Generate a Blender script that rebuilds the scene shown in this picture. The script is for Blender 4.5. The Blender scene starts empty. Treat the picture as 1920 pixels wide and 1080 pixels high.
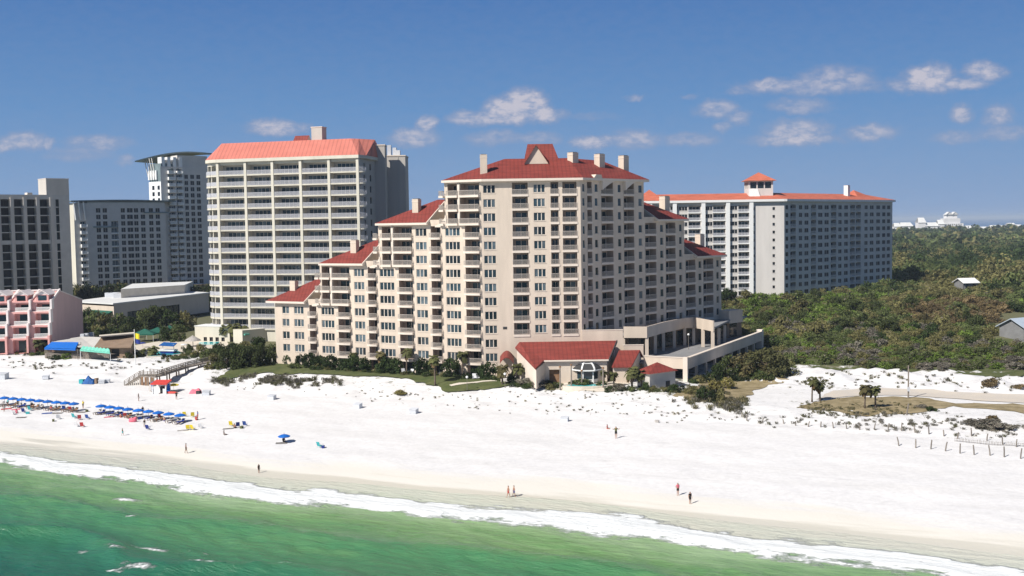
import bpy, math, random
import numpy as np
from mathutils import Vector, Matrix, geometry

SC = bpy.context.scene
C = SC.collection
RNG = random.Random(11)
NR = np.random.RandomState(5)
rad = math.radians

# ------------------------------------------------------------------ camera
FPX, CAM_H = 2000.0, 38.5
ROLL, PITCH = rad(0.85), math.atan(119.0 / 2000.0)
_R0 = Vector((1, 0, 0))
_U0 = Vector((0, math.sin(PITCH), math.cos(PITCH)))
FWD = Vector((0, math.cos(PITCH), -math.sin(PITCH)))
CR = math.cos(ROLL) * _R0 - math.sin(ROLL) * _U0
CU = math.sin(ROLL) * _R0 + math.cos(ROLL) * _U0
cam_data = bpy.data.cameras.new('camera')
cam_data.sensor_width = 36.0
cam_data.lens = 36.0 * FPX / 1920.0
cam_data.clip_start, cam_data.clip_end = 1.0, 90000.0
cam = bpy.data.objects.new('camera', cam_data)
C.objects.link(cam)
cam.matrix_world = Matrix(((CR.x, CU.x, -FWD.x, 0), (CR.y, CU.y, -FWD.y, 0), (CR.z, CU.z, -FWD.z, CAM_H), (0, 0, 0, 1)))
SC.camera = cam


def ray(px, py):
    d = FWD * FPX + CR * (px - 960.0) + CU * (540.0 - py)
    return d / d.y


def atY(px, py, Y):
    d = ray(px, py)
    return Vector((d.x * Y, Y, CAM_H + d.z * Y))


def atZ(px, py, z):
    d = ray(px, py)
    return atY(px, py, (z - CAM_H) / d.z)


def project(p):
    v = Vector(p) - Vector((0, 0, CAM_H))
    k = FPX / v.dot(FWD)
    return 960 + v.dot(CR) * k, 540 - v.dot(CU) * k


# ------------------------------------------------------------------ sun, sky, exposure
SUN_EL = rad(43)
SUN_H = Vector((-0.76, -0.65, 0)).normalized()          # horizontal direction towards the sun
SUN_DIR = SUN_H * math.cos(SUN_EL) + Vector((0, 0, math.sin(SUN_EL)))
sl = bpy.data.lights.new('sun', 'SUN')
sl.energy = 5.0
sl.angle = rad(0.5)
sl.color = (1.0, 0.95, 0.88)
so = bpy.data.objects.new('sun', sl)
so.location = (-200, -150, 300)
so.rotation_euler = SUN_DIR.to_track_quat('Z', 'Y').to_euler()
C.objects.link(so)

SC.view_settings.view_transform = 'Standard'
SC.view_settings.look = 'None'
SC.view_settings.exposure = 0.27
SC.view_settings.gamma = 1.0
SC.view_settings.use_curve_mapping = False

SC.cycles.diffuse_bounces = 2

world = bpy.data.worlds.new('World')
SC.world = world
world.use_nodes = True
wt = world.node_tree
wt.nodes.clear()


def nd(t, kind, **kw):
    n = t.nodes.new(kind)
    for k, v in kw.items():
        if k in ('ins',):
            for a, b in v.items():
                n.inputs[a].default_value = b
        else:
            setattr(n, k, v)
    return n


def build_sky():
    t = wt
    L = t.links.new
    out = nd(t, 'ShaderNodeOutputWorld')
    bg = nd(t, 'ShaderNodeBackground')
    bg.inputs['Strength'].default_value = 0.05
    sky = nd(t, 'ShaderNodeTexSky', sky_type='NISHITA', sun_disc=False)
    sky.sun_elevation = SUN_EL
    sky.sun_rotation = math.atan2(SUN_H.x, SUN_H.y)
    sky.altitude = 0
    sky.air_density = 0.75
    sky.dust_density = 0.25
    sky.ozone_density = 2.2
    tc = nd(t, 'ShaderNodeTexCoord')
    sep = nd(t, 'ShaderNodeSeparateXYZ')
    L(tc.outputs['Generated'], sep.inputs[0])
    ym = nd(t, 'ShaderNodeMath', operation='MAXIMUM', ins={1: 0.02})
    L(sep.outputs['Y'], ym.inputs[0])
    dx = nd(t, 'ShaderNodeMath', operation='DIVIDE')
    dz = nd(t, 'ShaderNodeMath', operation='DIVIDE')
    L(sep.outputs['X'], dx.inputs[0]); L(ym.outputs[0], dx.inputs[1])
    L(sep.outputs['Z'], dz.inputs[0]); L(ym.outputs[0], dz.inputs[1])
    P = nd(t, 'ShaderNodeCombineXYZ')
    L(dx.outputs[0], P.inputs[0]); L(dz.outputs[0], P.inputs[1])
    # billow distortion
    nz = nd(t, 'ShaderNodeTexNoise', ins={'Scale': 55.0, 'Detail': 5.0, 'Roughness': 0.6})
    L(P.outputs[0], nz.inputs['Vector'])
    sub = nd(t, 'ShaderNodeVectorMath', operation='SUBTRACT', ins={1: (0.5, 0.5, 0.5)})
    L(nz.outputs['Color'], sub.inputs[0])
    scl = nd(t, 'ShaderNodeVectorMath', operation='MULTIPLY', ins={1: (0.021, 0.013, 0)})
    L(sub.outputs[0], scl.inputs[0])
    PD = nd(t, 'ShaderNodeVectorMath', operation='ADD')
    L(P.outputs[0], PD.inputs[0]); L(scl.outputs[0], PD.inputs[1])
    # clouds as patches of the sky: (px, py, half width, half height, weight) read off by direction
    clouds = [(985, 192, 42, 24, 1.0), (948, 204, 40, 22, 1.0), (1020, 214, 40, 15, .85), (880, 222, 45, 13, .75), (955, 220, 90, 13, .8),
              (800, 232, 22, 14, .62), (775, 258, 45, 16, .55), (930, 258, 60, 14, .4), (1010, 258, 50, 12, .36), (512, 240, 52, 15, .6), (560, 236, 25, 10, .4),
              (45, 264, 42, 18, .68), (18, 272, 40, 12, .5), (92, 268, 14, 11, .5), (185, 268, 62, 13, .45), (150, 288, 70, 14, .3), (235, 300, 20, 10, .35),
              (1740, 145, 46, 24, 1.0), (1735, 158, 75, 16, .72), (1845, 135, 42, 17, .62), (1800, 158, 55, 11, .6), (1570, 148, 70, 24, .66), (1440, 160, 45, 13, .72), (1525, 162, 140, 16, .5), (1385, 170, 25, 8, .4),
              (1495, 248, 62, 24, .74), (1490, 262, 85, 12, .6), (1635, 248, 52, 15, .66), (1500, 198, 60, 15, .42), (1345, 205, 40, 17, .5), (1380, 220, 24, 16, .45), (1355, 240, 20, 9, .4),
              (1112, 266, 40, 13, .62), (1190, 262, 50, 18, .5), (1290, 262, 60, 14, .38), (1803, 214, 22, 17, .72), (1872, 218, 30, 20, .5), (1790, 258, 50, 12, .36), (1880, 250, 60, 14, .38), (1190, 183, 20, 7, .42), (1290, 180, 16, 6, .28), (1110, 218, 60, 8, .2)]
    last = None
    for px, py, w, h, wgt in clouds:
        d = ray(px, py)
        s = nd(t, 'ShaderNodeVectorMath', operation='SUBTRACT', ins={1: (d.x, d.z, 0)})
        L(PD.outputs[0], s.inputs[0])
        m = nd(t, 'ShaderNodeVectorMath', operation='MULTIPLY', ins={1: (FPX / w / 1.5, FPX / h / 1.6, 0)})
        L(s.outputs[0], m.inputs[0])
        ln = nd(t, 'ShaderNodeVectorMath', operation='LENGTH')
        L(m.outputs[0], ln.inputs[0])
        mr = nd(t, 'ShaderNodeMapRange', interpolation_type='SMOOTHSTEP', ins={1: 1.0, 2: 0.25, 3: 0.0, 4: wgt if wgt > .65 else wgt * 1.3})
        L(ln.outputs['Value'], mr.inputs[0])
        if last is None:
            last = mr.outputs[0]
        else:
            mx = nd(t, 'ShaderNodeMath', operation='SMOOTH_MAX', ins={2: 0.12})
            L(last, mx.inputs[0]); L(mr.outputs[0], mx.inputs[1])
            last = mx.outputs[0]
    fine = nd(t, 'ShaderNodeTexNoise', ins={'Scale': 75.0, 'Detail': 7.0, 'Roughness': 0.62})
    st = nd(t, 'ShaderNodeVectorMath', operation='MULTIPLY', ins={1: (1.0, 1.9, 1)})
    L(P.outputs[0], st.inputs[0]); L(st.outputs[0], fine.inputs['Vector'])
    f2 = nd(t, 'ShaderNodeMapRange', ins={1: 0.3, 2: 0.6, 3: 0.5, 4: 1.2})
    L(fine.outputs['Fac'], f2.inputs[0])
    op = nd(t, 'ShaderNodeMath', operation='MULTIPLY', use_clamp=True)
    L(last, op.inputs[0]); L(f2.outputs[0], op.inputs[1])
    front = nd(t, 'ShaderNodeMath', operation='GREATER_THAN', ins={1: 0.05})
    L(sep.outputs['Y'], front.inputs[0])
    op2 = nd(t, 'ShaderNodeMath', operation='MULTIPLY')
    L(op.outputs[0], op2.inputs[0]); L(front.outputs[0], op2.inputs[1])
    op3 = nd(t, 'ShaderNodeMath', operation='MULTIPLY', ins={1: 0.76})
    L(op2.outputs[0], op3.inputs[0])
    ccol = nd(t, 'ShaderNodeMix', data_type='RGBA')
    ccol.inputs[6].default_value = (6.9, 6.5, 7.7, 1)
    ccol.inputs[7].default_value = (11.0, 10.1, 10.7, 1)
    cm = nd(t, 'ShaderNodeMapRange', ins={1: 0.35, 2: 0.95, 3: 0.0, 4: 1.0})
    L(op.outputs[0], cm.inputs[0]); L(cm.outputs[0], ccol.inputs[0])
    # clear spring air: deep blue down to a paler blue horizon (over the Nishita sky, low in the north)
    el = nd(t, 'ShaderNodeMapRange', ins={1: -0.02, 2: 0.45, 3: 0.0, 4: 1.0})
    L(sep.outputs['Z'], el.inputs[0])
    gr = nd(t, 'ShaderNodeValToRGB')
    ge = gr.color_ramp.elements
    ge[0].position = 0.0; ge[0].color = (*SKY_RAMP[0], 1)
    ge[1].position = 1.0; ge[1].color = (*SKY_RAMP[4], 1)
    for p_, c_ in ((0.15, SKY_RAMP[1]), (0.27, SKY_RAMP[2]), (0.47, SKY_RAMP[3])):
        q_ = ge.new(p_); q_.color = (*c_, 1)
    L(el.outputs[0], gr.inputs[0])
    gs = nd(t, 'ShaderNodeVectorMath', operation='SCALE', ins={'Scale': SKY_GAIN})
    L(gr.outputs[0], gs.inputs[0])
    hs = nd(t, 'ShaderNodeMix', data_type='RGBA')
    hf = nd(t, 'ShaderNodeMapRange', interpolation_type='SMOOTHSTEP', ins={1: 0.3, 2: 0.7, 3: 1.0, 4: 0.0})
    L(sep.outputs['Z'], hf.inputs[0])
    L(hf.outputs[0], hs.inputs[0]); L(sky.outputs[0], hs.inputs[6]); L(gs.outputs[0], hs.inputs[7])
    mix = nd(t, 'ShaderNodeMix', data_type='RGBA')
    L(op3.outputs[0], mix.inputs[0]); L(hs.outputs[2], mix.inputs[6]); L(ccol.outputs[2], mix.inputs[7])
    L(mix.outputs[2], bg.inputs['Color'])
    L(bg.outputs[0], out.inputs['Surface'])


SKY_RAMP = ((.29, .41, .63), (.205, .355, .605), (.132, .298, .58), (.070, .205, .495), (.045, .14, .38))
SKY_GAIN = 16.0
build_sky()

# ------------------------------------------------------------------ materials


def mat(name, color, rough=0.8, var=0.12, scale=0.4, vscale=None, spec=0.3, bump=0.0, bscale=4.0, rnd=0.0, color2=None, metallic=0.0, ribs=0.0):
    """Principled material with noise variation in world space; rnd: per-object value variation."""
    m = bpy.data.materials.new(name)
    m.use_nodes = True
    t = m.node_tree
    L = t.links.new
    b = t.nodes['Principled BSDF']
    b.inputs['Roughness'].default_value = rough
    b.inputs['Specular IOR Level'].default_value = spec
    b.inputs['Metallic'].default_value = metallic
    geo = nd(t, 'ShaderNodeNewGeometry')
    mp = nd(t, 'ShaderNodeVectorMath', operation='MULTIPLY', ins={1: (scale, scale, vscale if vscale is not None else scale)})
    L(geo.outputs['Position'], mp.inputs[0])
    nz = nd(t, 'ShaderNodeTexNoise', ins={'Scale': 1.0, 'Detail': 5.0, 'Roughness': 0.6})
    L(mp.outputs[0], nz.inputs['Vector'])
    mr = nd(t, 'ShaderNodeMapRange', ins={1: 0.3, 2: 0.7, 3: 0.0, 4: 1.0})
    L(nz.outputs['Fac'], mr.inputs[0])
    mx = nd(t, 'ShaderNodeMix', data_type='RGBA')
    c2 = color2 or tuple(c * (1 + var) for c in color)
    c1 = color if color2 else tuple(c * (1 - var) for c in color)
    mx.inputs[6].default_value = (*c1, 1)
    mx.inputs[7].default_value = (*[min(c, 1) for c in c2], 1)
    L(mr.outputs[0], mx.inputs[0])
    colout = mx.outputs[2]
    if ribs:
        wv = nd(t, 'ShaderNodeTexWave', wave_type='BANDS', bands_direction='X', wave_profile='SIN', ins={'Scale': ribs, 'Distortion': 0.0})
        L(geo.outputs['Position'], wv.inputs['Vector'])
        wr = nd(t, 'ShaderNodeMapRange', ins={1: 0.0, 2: 0.3, 3: 0.80, 4: 1.04}); L(wv.outputs['Fac'], wr.inputs[0])
        wm = nd(t, 'ShaderNodeMix', data_type='RGBA', blend_type='MULTIPLY'); wm.inputs[0].default_value = 1.0
        L(colout, wm.inputs[6]); L(wr.outputs[0], wm.inputs[7]); colout = wm.outputs[2]
    if rnd:
        oi = nd(t, 'ShaderNodeObjectInfo')
        r2 = nd(t, 'ShaderNodeMapRange', ins={1: 0.0, 2: 1.0, 3: 1 - rnd, 4: 1 + rnd})
        L(oi.outputs['Random'], r2.inputs[0])
        hv = nd(t, 'ShaderNodeHueSaturation')
        L(colout, hv.inputs['Color']); L(r2.outputs[0], hv.inputs['Value'])
        colout = hv.outputs[0]
    L(colout, b.inputs['Base Color'])
    if bump:
        n2 = nd(t, 'ShaderNodeTexNoise', ins={'Scale': bscale, 'Detail': 4.0})
        L(geo.outputs['Position'], n2.inputs['Vector'])
        bp = nd(t, 'ShaderNodeBump', ins={'Strength': 1.0, 'Distance': bump})
        L(n2.outputs['Fac'], bp.inputs['Height'])
        L(bp.outputs[0], b.inputs['Normal'])
    return m


M = {}
M['wall'] = mat('cream_stucco', (0.615, 0.52, 0.425), 0.85, 0.11, 0.35, 0.06, bump=0.02, bscale=6)
M['trim'] = mat('white_trim', (0.70, 0.61, 0.52), 0.7, 0.05, 0.5)
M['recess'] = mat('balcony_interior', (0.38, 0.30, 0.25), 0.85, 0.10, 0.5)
M['rail'] = mat('rail_paint', (0.50, 0.45, 0.40), 0.6, 0.06, 1.0)
M['glass'] = mat('window_glass', (0.018, 0.035, 0.045), 0.12, 0.5, 0.8, spec=0.5, rnd=0.7)
M['darkglass'] = mat('dark_window_glass', (0.012, 0.016, 0.022), 0.35, 0.4, 0.8, spec=0.25, rnd=0.6)
M['curtain'] = mat('curtained_glass', (0.075, 0.10, 0.115), 0.2, 0.35, 0.9, spec=0.5, rnd=0.5)
M['roof'] = mat('red_roof_tile', (0.215, 0.042, 0.032), 0.7, 0.22, 0.3, 3.0, bump=0.03, bscale=5, ribs=0.36)
M['salmon'] = mat('salmon_metal_roof', (0.56, 0.185, 0.14), 0.6, 0.09, 0.3, ribs=0.26)
M['orange'] = mat('orange_tile_roof', (0.48, 0.135, 0.08), 0.75, 0.2, 0.3, 2.0, bump=0.03)
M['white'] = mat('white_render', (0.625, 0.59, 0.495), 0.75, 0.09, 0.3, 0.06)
M['whiterail'] = mat('white_railing', (0.58, 0.585, 0.62), 0.5, 0.05, 1.0)
M['paint'] = mat('white_paint', (0.8, 0.8, 0.78), 0.5, 0.03, 1.0)
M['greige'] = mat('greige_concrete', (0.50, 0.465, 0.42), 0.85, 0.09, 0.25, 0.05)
M['grey'] = mat('grey_concrete', (0.48, 0.46, 0.43), 0.85, 0.1, 0.3)
M['dark'] = mat('dark_parts_and_shade', (0.05, 0.05, 0.05), 0.9, 0.2, 0.5)  # near-black parts, and shade put into colour in deep openings
M['beige'] = mat('beige_panel', (0.58, 0.51, 0.44), 0.85, 0.08, 0.25, 0.06)
M['condo_white'] = mat('condo_render', (0.655, 0.62, 0.58), 0.8, 0.08, 0.3, 0.05)
M['brownwall'] = mat('brown_wall', (0.27, 0.19, 0.13), 0.85, 0.15, 0.5)
M['wood'] = mat('weathered_wood', (0.22, 0.19, 0.16), 0.9, 0.25, 1.5, rnd=0.15)
M['brownwood'] = mat('brown_wood', (0.24, 0.14, 0.08), 0.85, 0.25, 1.5)
M['post'] = mat('fence_post_wood', (0.20, 0.175, 0.15), 0.9, 0.25, 2.0, rnd=0.25)
M['pink'] = mat('pink_stucco', (0.70, 0.37, 0.34), 0.85, 0.1, 0.4)
M['palepink'] = mat('pale_pink_stucco', (0.68, 0.48, 0.47), 0.85, 0.06, 0.4, 0.08)
M['pinktrim'] = mat('pale_pink_trim', (0.82, 0.75, 0.72), 0.75, 0.05, 0.5)
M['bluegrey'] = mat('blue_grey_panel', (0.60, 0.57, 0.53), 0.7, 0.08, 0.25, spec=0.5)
M['teal_panel'] = mat('teal_grey_roof', (0.17, 0.22, 0.23), 0.5, 0.15, 0.3, spec=0.5)
M['attic'] = mat('attic_cladding', (0.36, 0.395, 0.39), 0.6, 0.08, 0.3)
M['paleroof'] = mat('pale_membrane_roof', (0.66, 0.66, 0.64), 0.8, 0.08, 0.2)
M['blue'] = mat('blue_canvas', (0.008, 0.13, 0.50), 0.7, 0.1, 2.0, rnd=0.1)
M['tarp'] = mat('blue_tarp', (0.01, 0.09, 0.30), 0.6, 0.3, 2.0)
M['teal'] = mat('teal_canvas', (0.16, 0.52, 0.40), 0.7, 0.1, 1.5)
M['green_canvas'] = mat('green_canvas', (0.012, 0.10, 0.07), 0.7, 0.15, 1.5)
M['pool'] = mat('pool_water', (0.08, 0.52, 0.55), 0.08, 0.12, 0.6, spec=0.5, bump=0.02, bscale=2)
M['yellow'] = mat('yellow_fabric', (0.80, 0.62, 0.03), 0.7, 0.08, 2.0)
M['red'] = mat('red_paint', (0.60, 0.06, 0.045), 0.6, 0.15, 1.5)
M['navy'] = mat('navy_fabric', (0.02, 0.04, 0.22), 0.7, 0.15, 2.0)
M['plastic'] = mat('grey_plastic', (0.55, 0.57, 0.60), 0.6, 0.08, 1.0, rnd=0.1)
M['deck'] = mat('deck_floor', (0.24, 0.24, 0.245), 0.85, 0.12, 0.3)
M['paving'] = mat('pale_paving', (0.62, 0.56, 0.47), 0.85, 0.1, 0.6)
M['road'] = mat('sandy_road', (0.60, 0.53, 0.44), 0.95, 0.1, 0.25, color2=(0.52, 0.48, 0.43))
M['lawn'] = mat('lawn_grass', (0.055, 0.076, 0.022), 0.95, 0.3, 0.35, color2=(0.115, 0.122, 0.045), bump=0.08, bscale=3)
M['drygrass'] = mat('dry_grass', (0.17, 0.135, 0.065), 0.95, 0.3, 0.45, color2=(0.37, 0.30, 0.18), bump=0.08, bscale=3)
M['bark'] = mat('palm_bark', (0.13, 0.10, 0.075), 0.95, 0.3, 3.0)
M['towel'] = mat('grey_fabric', (0.30, 0.28, 0.26), 0.8, 0.3, 1.0, rnd=0.5)
M['hair'] = mat('dark_hair', (0.03, 0.02, 0.015), 0.7, 0.2, 8.0)
for k, c in dict(skin=(0.42, 0.22, 0.14), tan=(0.30, 0.15, 0.09), black=(0.012, 0.012, 0.014), olive=(0.12, 0.13, 0.05), aqua=(0.05, 0.38, 0.40), redcloth=(0.5, 0.05, 0.05), whitecloth=(0.7, 0.7, 0.7), bluecloth=(0.03, 0.08, 0.3), pinkcloth=(0.72, 0.16, 0.22)).items():
    M[k] = mat(k + '_tone', c, 0.7, 0.08, 3.0)


def leaf_mat(name, rnd):
    m = bpy.data.materials.new(name)
    m.use_nodes = True
    t = m.node_tree
    L = t.links.new
    b = t.nodes['Principled BSDF']
    b.inputs['Roughness'].default_value = 0.75
    b.inputs['Specular IOR Level'].default_value = 0.15
    at = nd(t, 'ShaderNodeAttribute', attribute_name='col')
    oi = nd(t, 'ShaderNodeObjectInfo')
    r2 = nd(t, 'ShaderNodeMapRange', ins={1: 0.0, 2: 1.0, 3: 1 - rnd, 4: 1 + rnd})
    L(oi.outputs['Random'], r2.inputs[0])
    hv = nd(t, 'ShaderNodeHueSaturation')
    L(at.outputs['Color'], hv.inputs['Color']); L(r2.outputs[0], hv.inputs['Value'])
    L(hv.outputs[0], b.inputs['Base Color'])
    tr = nd(t, 'ShaderNodeBsdfTranslucent')
    L(hv.outputs[0], tr.inputs['Color'])
    ms = nd(t, 'ShaderNodeMixShader', ins={0: 0.3})
    L(b.outputs[0], ms.inputs[1]); L(tr.outputs[0], ms.inputs[2]); L(ms.outputs[0], t.nodes['Material Output'].inputs['Surface'])
    return m


M['leaf'] = leaf_mat('leaves', 0.22)

# ------------------------------------------------------------------ objects, things, parts


def tag(o, label=None, cat=None, group=None, kind=None):
    if label: o['label'] = label
    if cat: o['category'] = cat
    if group: o['group'] = group
    if kind: o['kind'] = kind
    return o


def thing(name, label, cat, loc=(0, 0, 0), rz=0.0, group=None):
    o = bpy.data.objects.new(name, None)
    o.empty_display_size = 0.5
    o.location = loc
    o.rotation_euler = (0, 0, rz)
    C.objects.link(o)
    return tag(o, label, cat, group)


def put(name, me, parent=None, loc=(0, 0, 0), rz=0.0, scale=None):
    """Link an object that shares mesh data; loc/rz are relative to the parent."""
    o = bpy.data.objects.new(name, me)
    o.location = loc
    o.rotation_euler = (0, 0, rz)
    if scale: o.scale = scale
    C.objects.link(o)
    if parent is not None: o.parent = parent
    return o


def copy_tree(o, parent=None):
    c = o.copy()
    C.objects.link(c)
    if parent is not None: c.parent = parent
    for ch in list(o.children):
        copy_tree(ch, c)
    return c


class Frame:
    """A vertical plane: u runs left to right as seen from outside, d outward, z up."""
    def __init__(s, p0, p1):
        s.o = Vector((p0[0], p0[1]))
        v = Vector((p1[0] - p0[0], p1[1] - p0[1]))
        s.len = v.length
        s.u = v / s.len
        s.n = Vector((s.u.y, -s.u.x))
        s.rz = math.atan2(s.u.y, s.u.x)

    def P(s, u, d, z):
        p = s.o + s.u * u + s.n * d
        return Vector((p.x, p.y, z))

    def hit(s, px, py, d=0.0):
        """(u, z) where the line of sight meets the plane at offset d"""
        r = ray(px, py)
        o = s.o + s.n * d
        # Y*(r.x,1) = o + u*dir
        det = r.x * (-s.u.y) + s.u.x
        Y = (o.x * (-s.u.y) + s.u.x * o.y) / det
        q = Vector((r.x * Y, Y)) - o
        return q.dot(s.u), CAM_H + r.z * Y

    def side(s, u, depth):
        """frame of the wall running back from u (right-hand end)"""
        a = s.P(u, 0, 0); b = s.P(u, -depth, 0)
        return Frame(a, b)


WF = Frame((0, 0), (1, 0))     # u = x, d = -y


class MB:
    def __init__(s):
        s.v, s.f, s.m, s.mats = [], [], [], []

    def mi(s, m):
        if isinstance(m, str): m = M[m]
        if m not in s.mats: s.mats.append(m)
        return s.mats.index(m)

    def face(s, pts, m):
        k = len(s.v)
        s.v.extend([tuple(p) for p in pts])
        s.f.append(tuple(range(k, k + len(pts))))
        s.m.append(s.mi(m))

    def hexa(s, p, m, skip=()):
        """8 points: bottom 0-3 (ccw from above), top 4-7"""
        k = len(s.v)
        s.v.extend([tuple(q) for q in p])
        i = s.mi(m)
        for j, q in enumerate(((3, 2, 1, 0), (4, 5, 6, 7), (0, 1, 5, 4), (1, 2, 6, 5), (2, 3, 7, 6), (3, 0, 4, 7))):
            if j in skip: continue
            s.f.append(tuple(k + a for a in q)); s.m.append(i)

    def box(s, F, u0, u1, d0, d1, z0, z1, m, skip=()):
        """d0 = back, d1 = front"""
        b = [F.P(u0, d1, z0), F.P(u1, d1, z0), F.P(u1, d0, z0), F.P(u0, d0, z0)]
        s.hexa(b + [Vector((q.x, q.y, z1)) for q in b], m, skip)

    def bx(s, x0, x1, y0, y1, z0, z1, m, skip=()):
        s.box(WF, x0, x1, -y1, -y0, z0, z1, m, skip)

    def beam(s, a, b, w, h, m):
        a, b = Vector(a), Vector(b)
        t = (b - a).normalized()
        up = Vector((0, 0, 1)) if abs(t.z) < 0.95 else Vector((1, 0, 0))
        r = t.cross(up).normalized() * (w / 2)
        q = r.cross(t).normalized() * (h / 2)
        s.hexa([a - r - q, a + r - q, b + r - q, b - r - q, a - r + q, a + r + q, b + r + q, b - r + q], m)

    def tube(s, pts, rs, m, n=8, cap=True):
        pts = [Vector(p) for p in pts]
        k = len(s.v)
        i = s.mi(m)
        for a, p in enumerate(pts):
            t = (pts[min(a + 1, len(pts) - 1)] - pts[max(a - 1, 0)]).normalized()
            ref = Vector((1, 0, 0)) if abs(t.x) < 0.8 else Vector((0, 1, 0))
            e1 = t.cross(ref).normalized(); e2 = t.cross(e1)
            for j in range(n):
                an = 2 * math.pi * j / n
                s.v.append(tuple(p + (e1 * math.cos(an) + e2 * math.sin(an)) * rs[a]))
        for a in range(len(pts) - 1):
            for j in range(n):
                j2 = (j + 1) % n
                s.f.append((k + a * n + j, k + a * n + j2, k + (a + 1) * n + j2, k + (a + 1) * n + j)); s.m.append(i)
        if cap:
            s.f.append(tuple(k + j for j in reversed(range(n)))); s.m.append(i)
            e = k + (len(pts) - 1) * n
            s.f.append(tuple(e + j for j in range(n))); s.m.append(i)

    def prism(s, poly, z0, z1, m, mtop=None):
        """poly: list of (x,y) ccw"""
        n = len(poly)
        k = len(s.v)
        for x, y in poly: s.v.append((x, y, z0))
        for x, y in poly: s.v.append((x, y, z1))
        i = s.mi(m); it = s.mi(mtop or m)
        for j in range(n):
            j2 = (j + 1) % n
            s.f.append((k + j, k + j2, k + n + j2, k + n + j)); s.m.append(i)
        s.f.append(tuple(k + j for j in reversed(range(n)))); s.m.append(i)
        s.f.append(tuple(k + n + j for j in range(n))); s.m.append(it)

    def slab(s, pts, th, m):
        """polygon sheet with thickness downwards"""
        pts = [Vector(p) for p in pts]
        n = len(pts)
        k = len(s.v)
        for p in pts: s.v.append(tuple(p))
        for p in pts: s.v.append((p.x, p.y, p.z - th))
        i = s.mi(m)
        s.f.append(tuple(k + j for j in range(n))); s.m.append(i)
        s.f.append(tuple(k + n + j for j in reversed(range(n)))); s.m.append(i)
        for j in range(n):
            j2 = (j + 1) % n
            s.f.append((k + j, k + n + j, k + n + j2, k + j2)); s.m.append(i)

    def add(s, o, rz=0.0, loc=(0, 0, 0)):
        c, q = math.cos(rz), math.sin(rz)
        k = len(s.v)
        s.v.extend((c * x - q * y + loc[0], q * x + c * y + loc[1], z + loc[2]) for x, y, z in o.v)
        mm = [s.mi(m) for m in o.mats]
        s.f.extend(tuple(k + a for a in f) for f in o.f)
        s.m.extend(mm[a] for a in o.m)

    def mesh(s, name, off=(0, 0, 0), smooth=False):
        me = bpy.data.meshes.new(name)
        me.from_pydata([(x - off[0], y - off[1], z - off[2]) for x, y, z in s.v], [], s.f)
        for m in s.mats: me.materials.append(m)
        me.polygons.foreach_set('material_index', s.m)
        if smooth: me.polygons.foreach_set('use_smooth', [True] * len(s.f))
        me.update()
        return me

    def build(s, name, parent=None, smooth=False, base=None):
        """one object; world coordinates unless the parent is an unrotated Empty (then made relative)"""
        if parent is None:
            if base is None:
                a = np.array(s.v)
                base = ((a[:, 0].min() + a[:, 0].max()) / 2, (a[:, 1].min() + a[:, 1].max()) / 2, a[:, 2].min())
            o = put(name, s.mesh(name, base, smooth), None, base)
        else:
            o = put(name, s.mesh(name, parent.location if parent.parent is None else (0, 0, 0), smooth), parent)
        return o


class Pool:
    """Repeated parts of one building: up to 100 as objects (with a sub-part), the rest as one 'stuff' part."""
    def __init__(s, name, parent, subname=None, rest='more'):
        s.name, s.parent, s.sub, s.rest = name, parent, subname, rest
        s.items = []

    def add(s, mb, loc, rz, sub=None):
        s.items.append((mb, Vector(loc), rz, sub))

    def finish(s, cap=100):
        cache = {}
        def me(mb, nm):
            if id(mb) not in cache: cache[id(mb)] = mb.mesh(nm)
            return cache[id(mb)]
        base = Vector(s.parent.location)
        for mb, loc, rz, sub in s.items[:cap]:
            o = put(s.name, me(mb, s.name), s.parent, loc - base, rz)
            if sub: put(s.sub, me(sub, s.sub), o)
        if len(s.items) > cap:
            g = MB()
            for mb, loc, rz, sub in s.items[cap:]:
                g.add(mb, rz, loc)
                if sub: g.add(sub, rz, loc)
            o = g.build(s.rest, s.parent)
            o['kind'] = 'stuff'


_cache = {}


def window_mb(w, h, n, frame='trim', glass=('glass', 'curtain'), mull=0.16, var=0, sill=True):
    w, h = round(w, 1), round(h, 2)
    key = ('w', w, h, n, frame, glass, mull, var, sill)
    if key in _cache: return _cache[key]
    g = MB()
    y = 0.16
    pw = w / n
    rr = random.Random(str(key))
    for i in range(n):
        a, b = i * pw, (i + 1) * pw
        gm = glass[0] if rr.random() < 0.72 else glass[1]
        g.face([(a + mull / 2, y, 0.05), (b - mull / 2, y, 0.05), (b - mull / 2, y, h - 0.05), (a + mull / 2, y, h - 0.05)], gm)
        g.bx(a, a + mull / 2, y - 0.06, y + 0.04, 0, h, frame)
        g.bx(b - mull / 2, b, y - 0.06, y + 0.04, 0, h, frame)
    g.bx(0, w, y - 0.06, y + 0.04, 0, 0.06, frame)
    g.bx(0, w, y - 0.06, y + 0.04, h - 0.06, h, frame)
    if sill: g.bx(-0.08, w + 0.08, -0.09, 0.15, -0.1, 0.003, frame)
    _cache[key] = g
    return g


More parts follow.
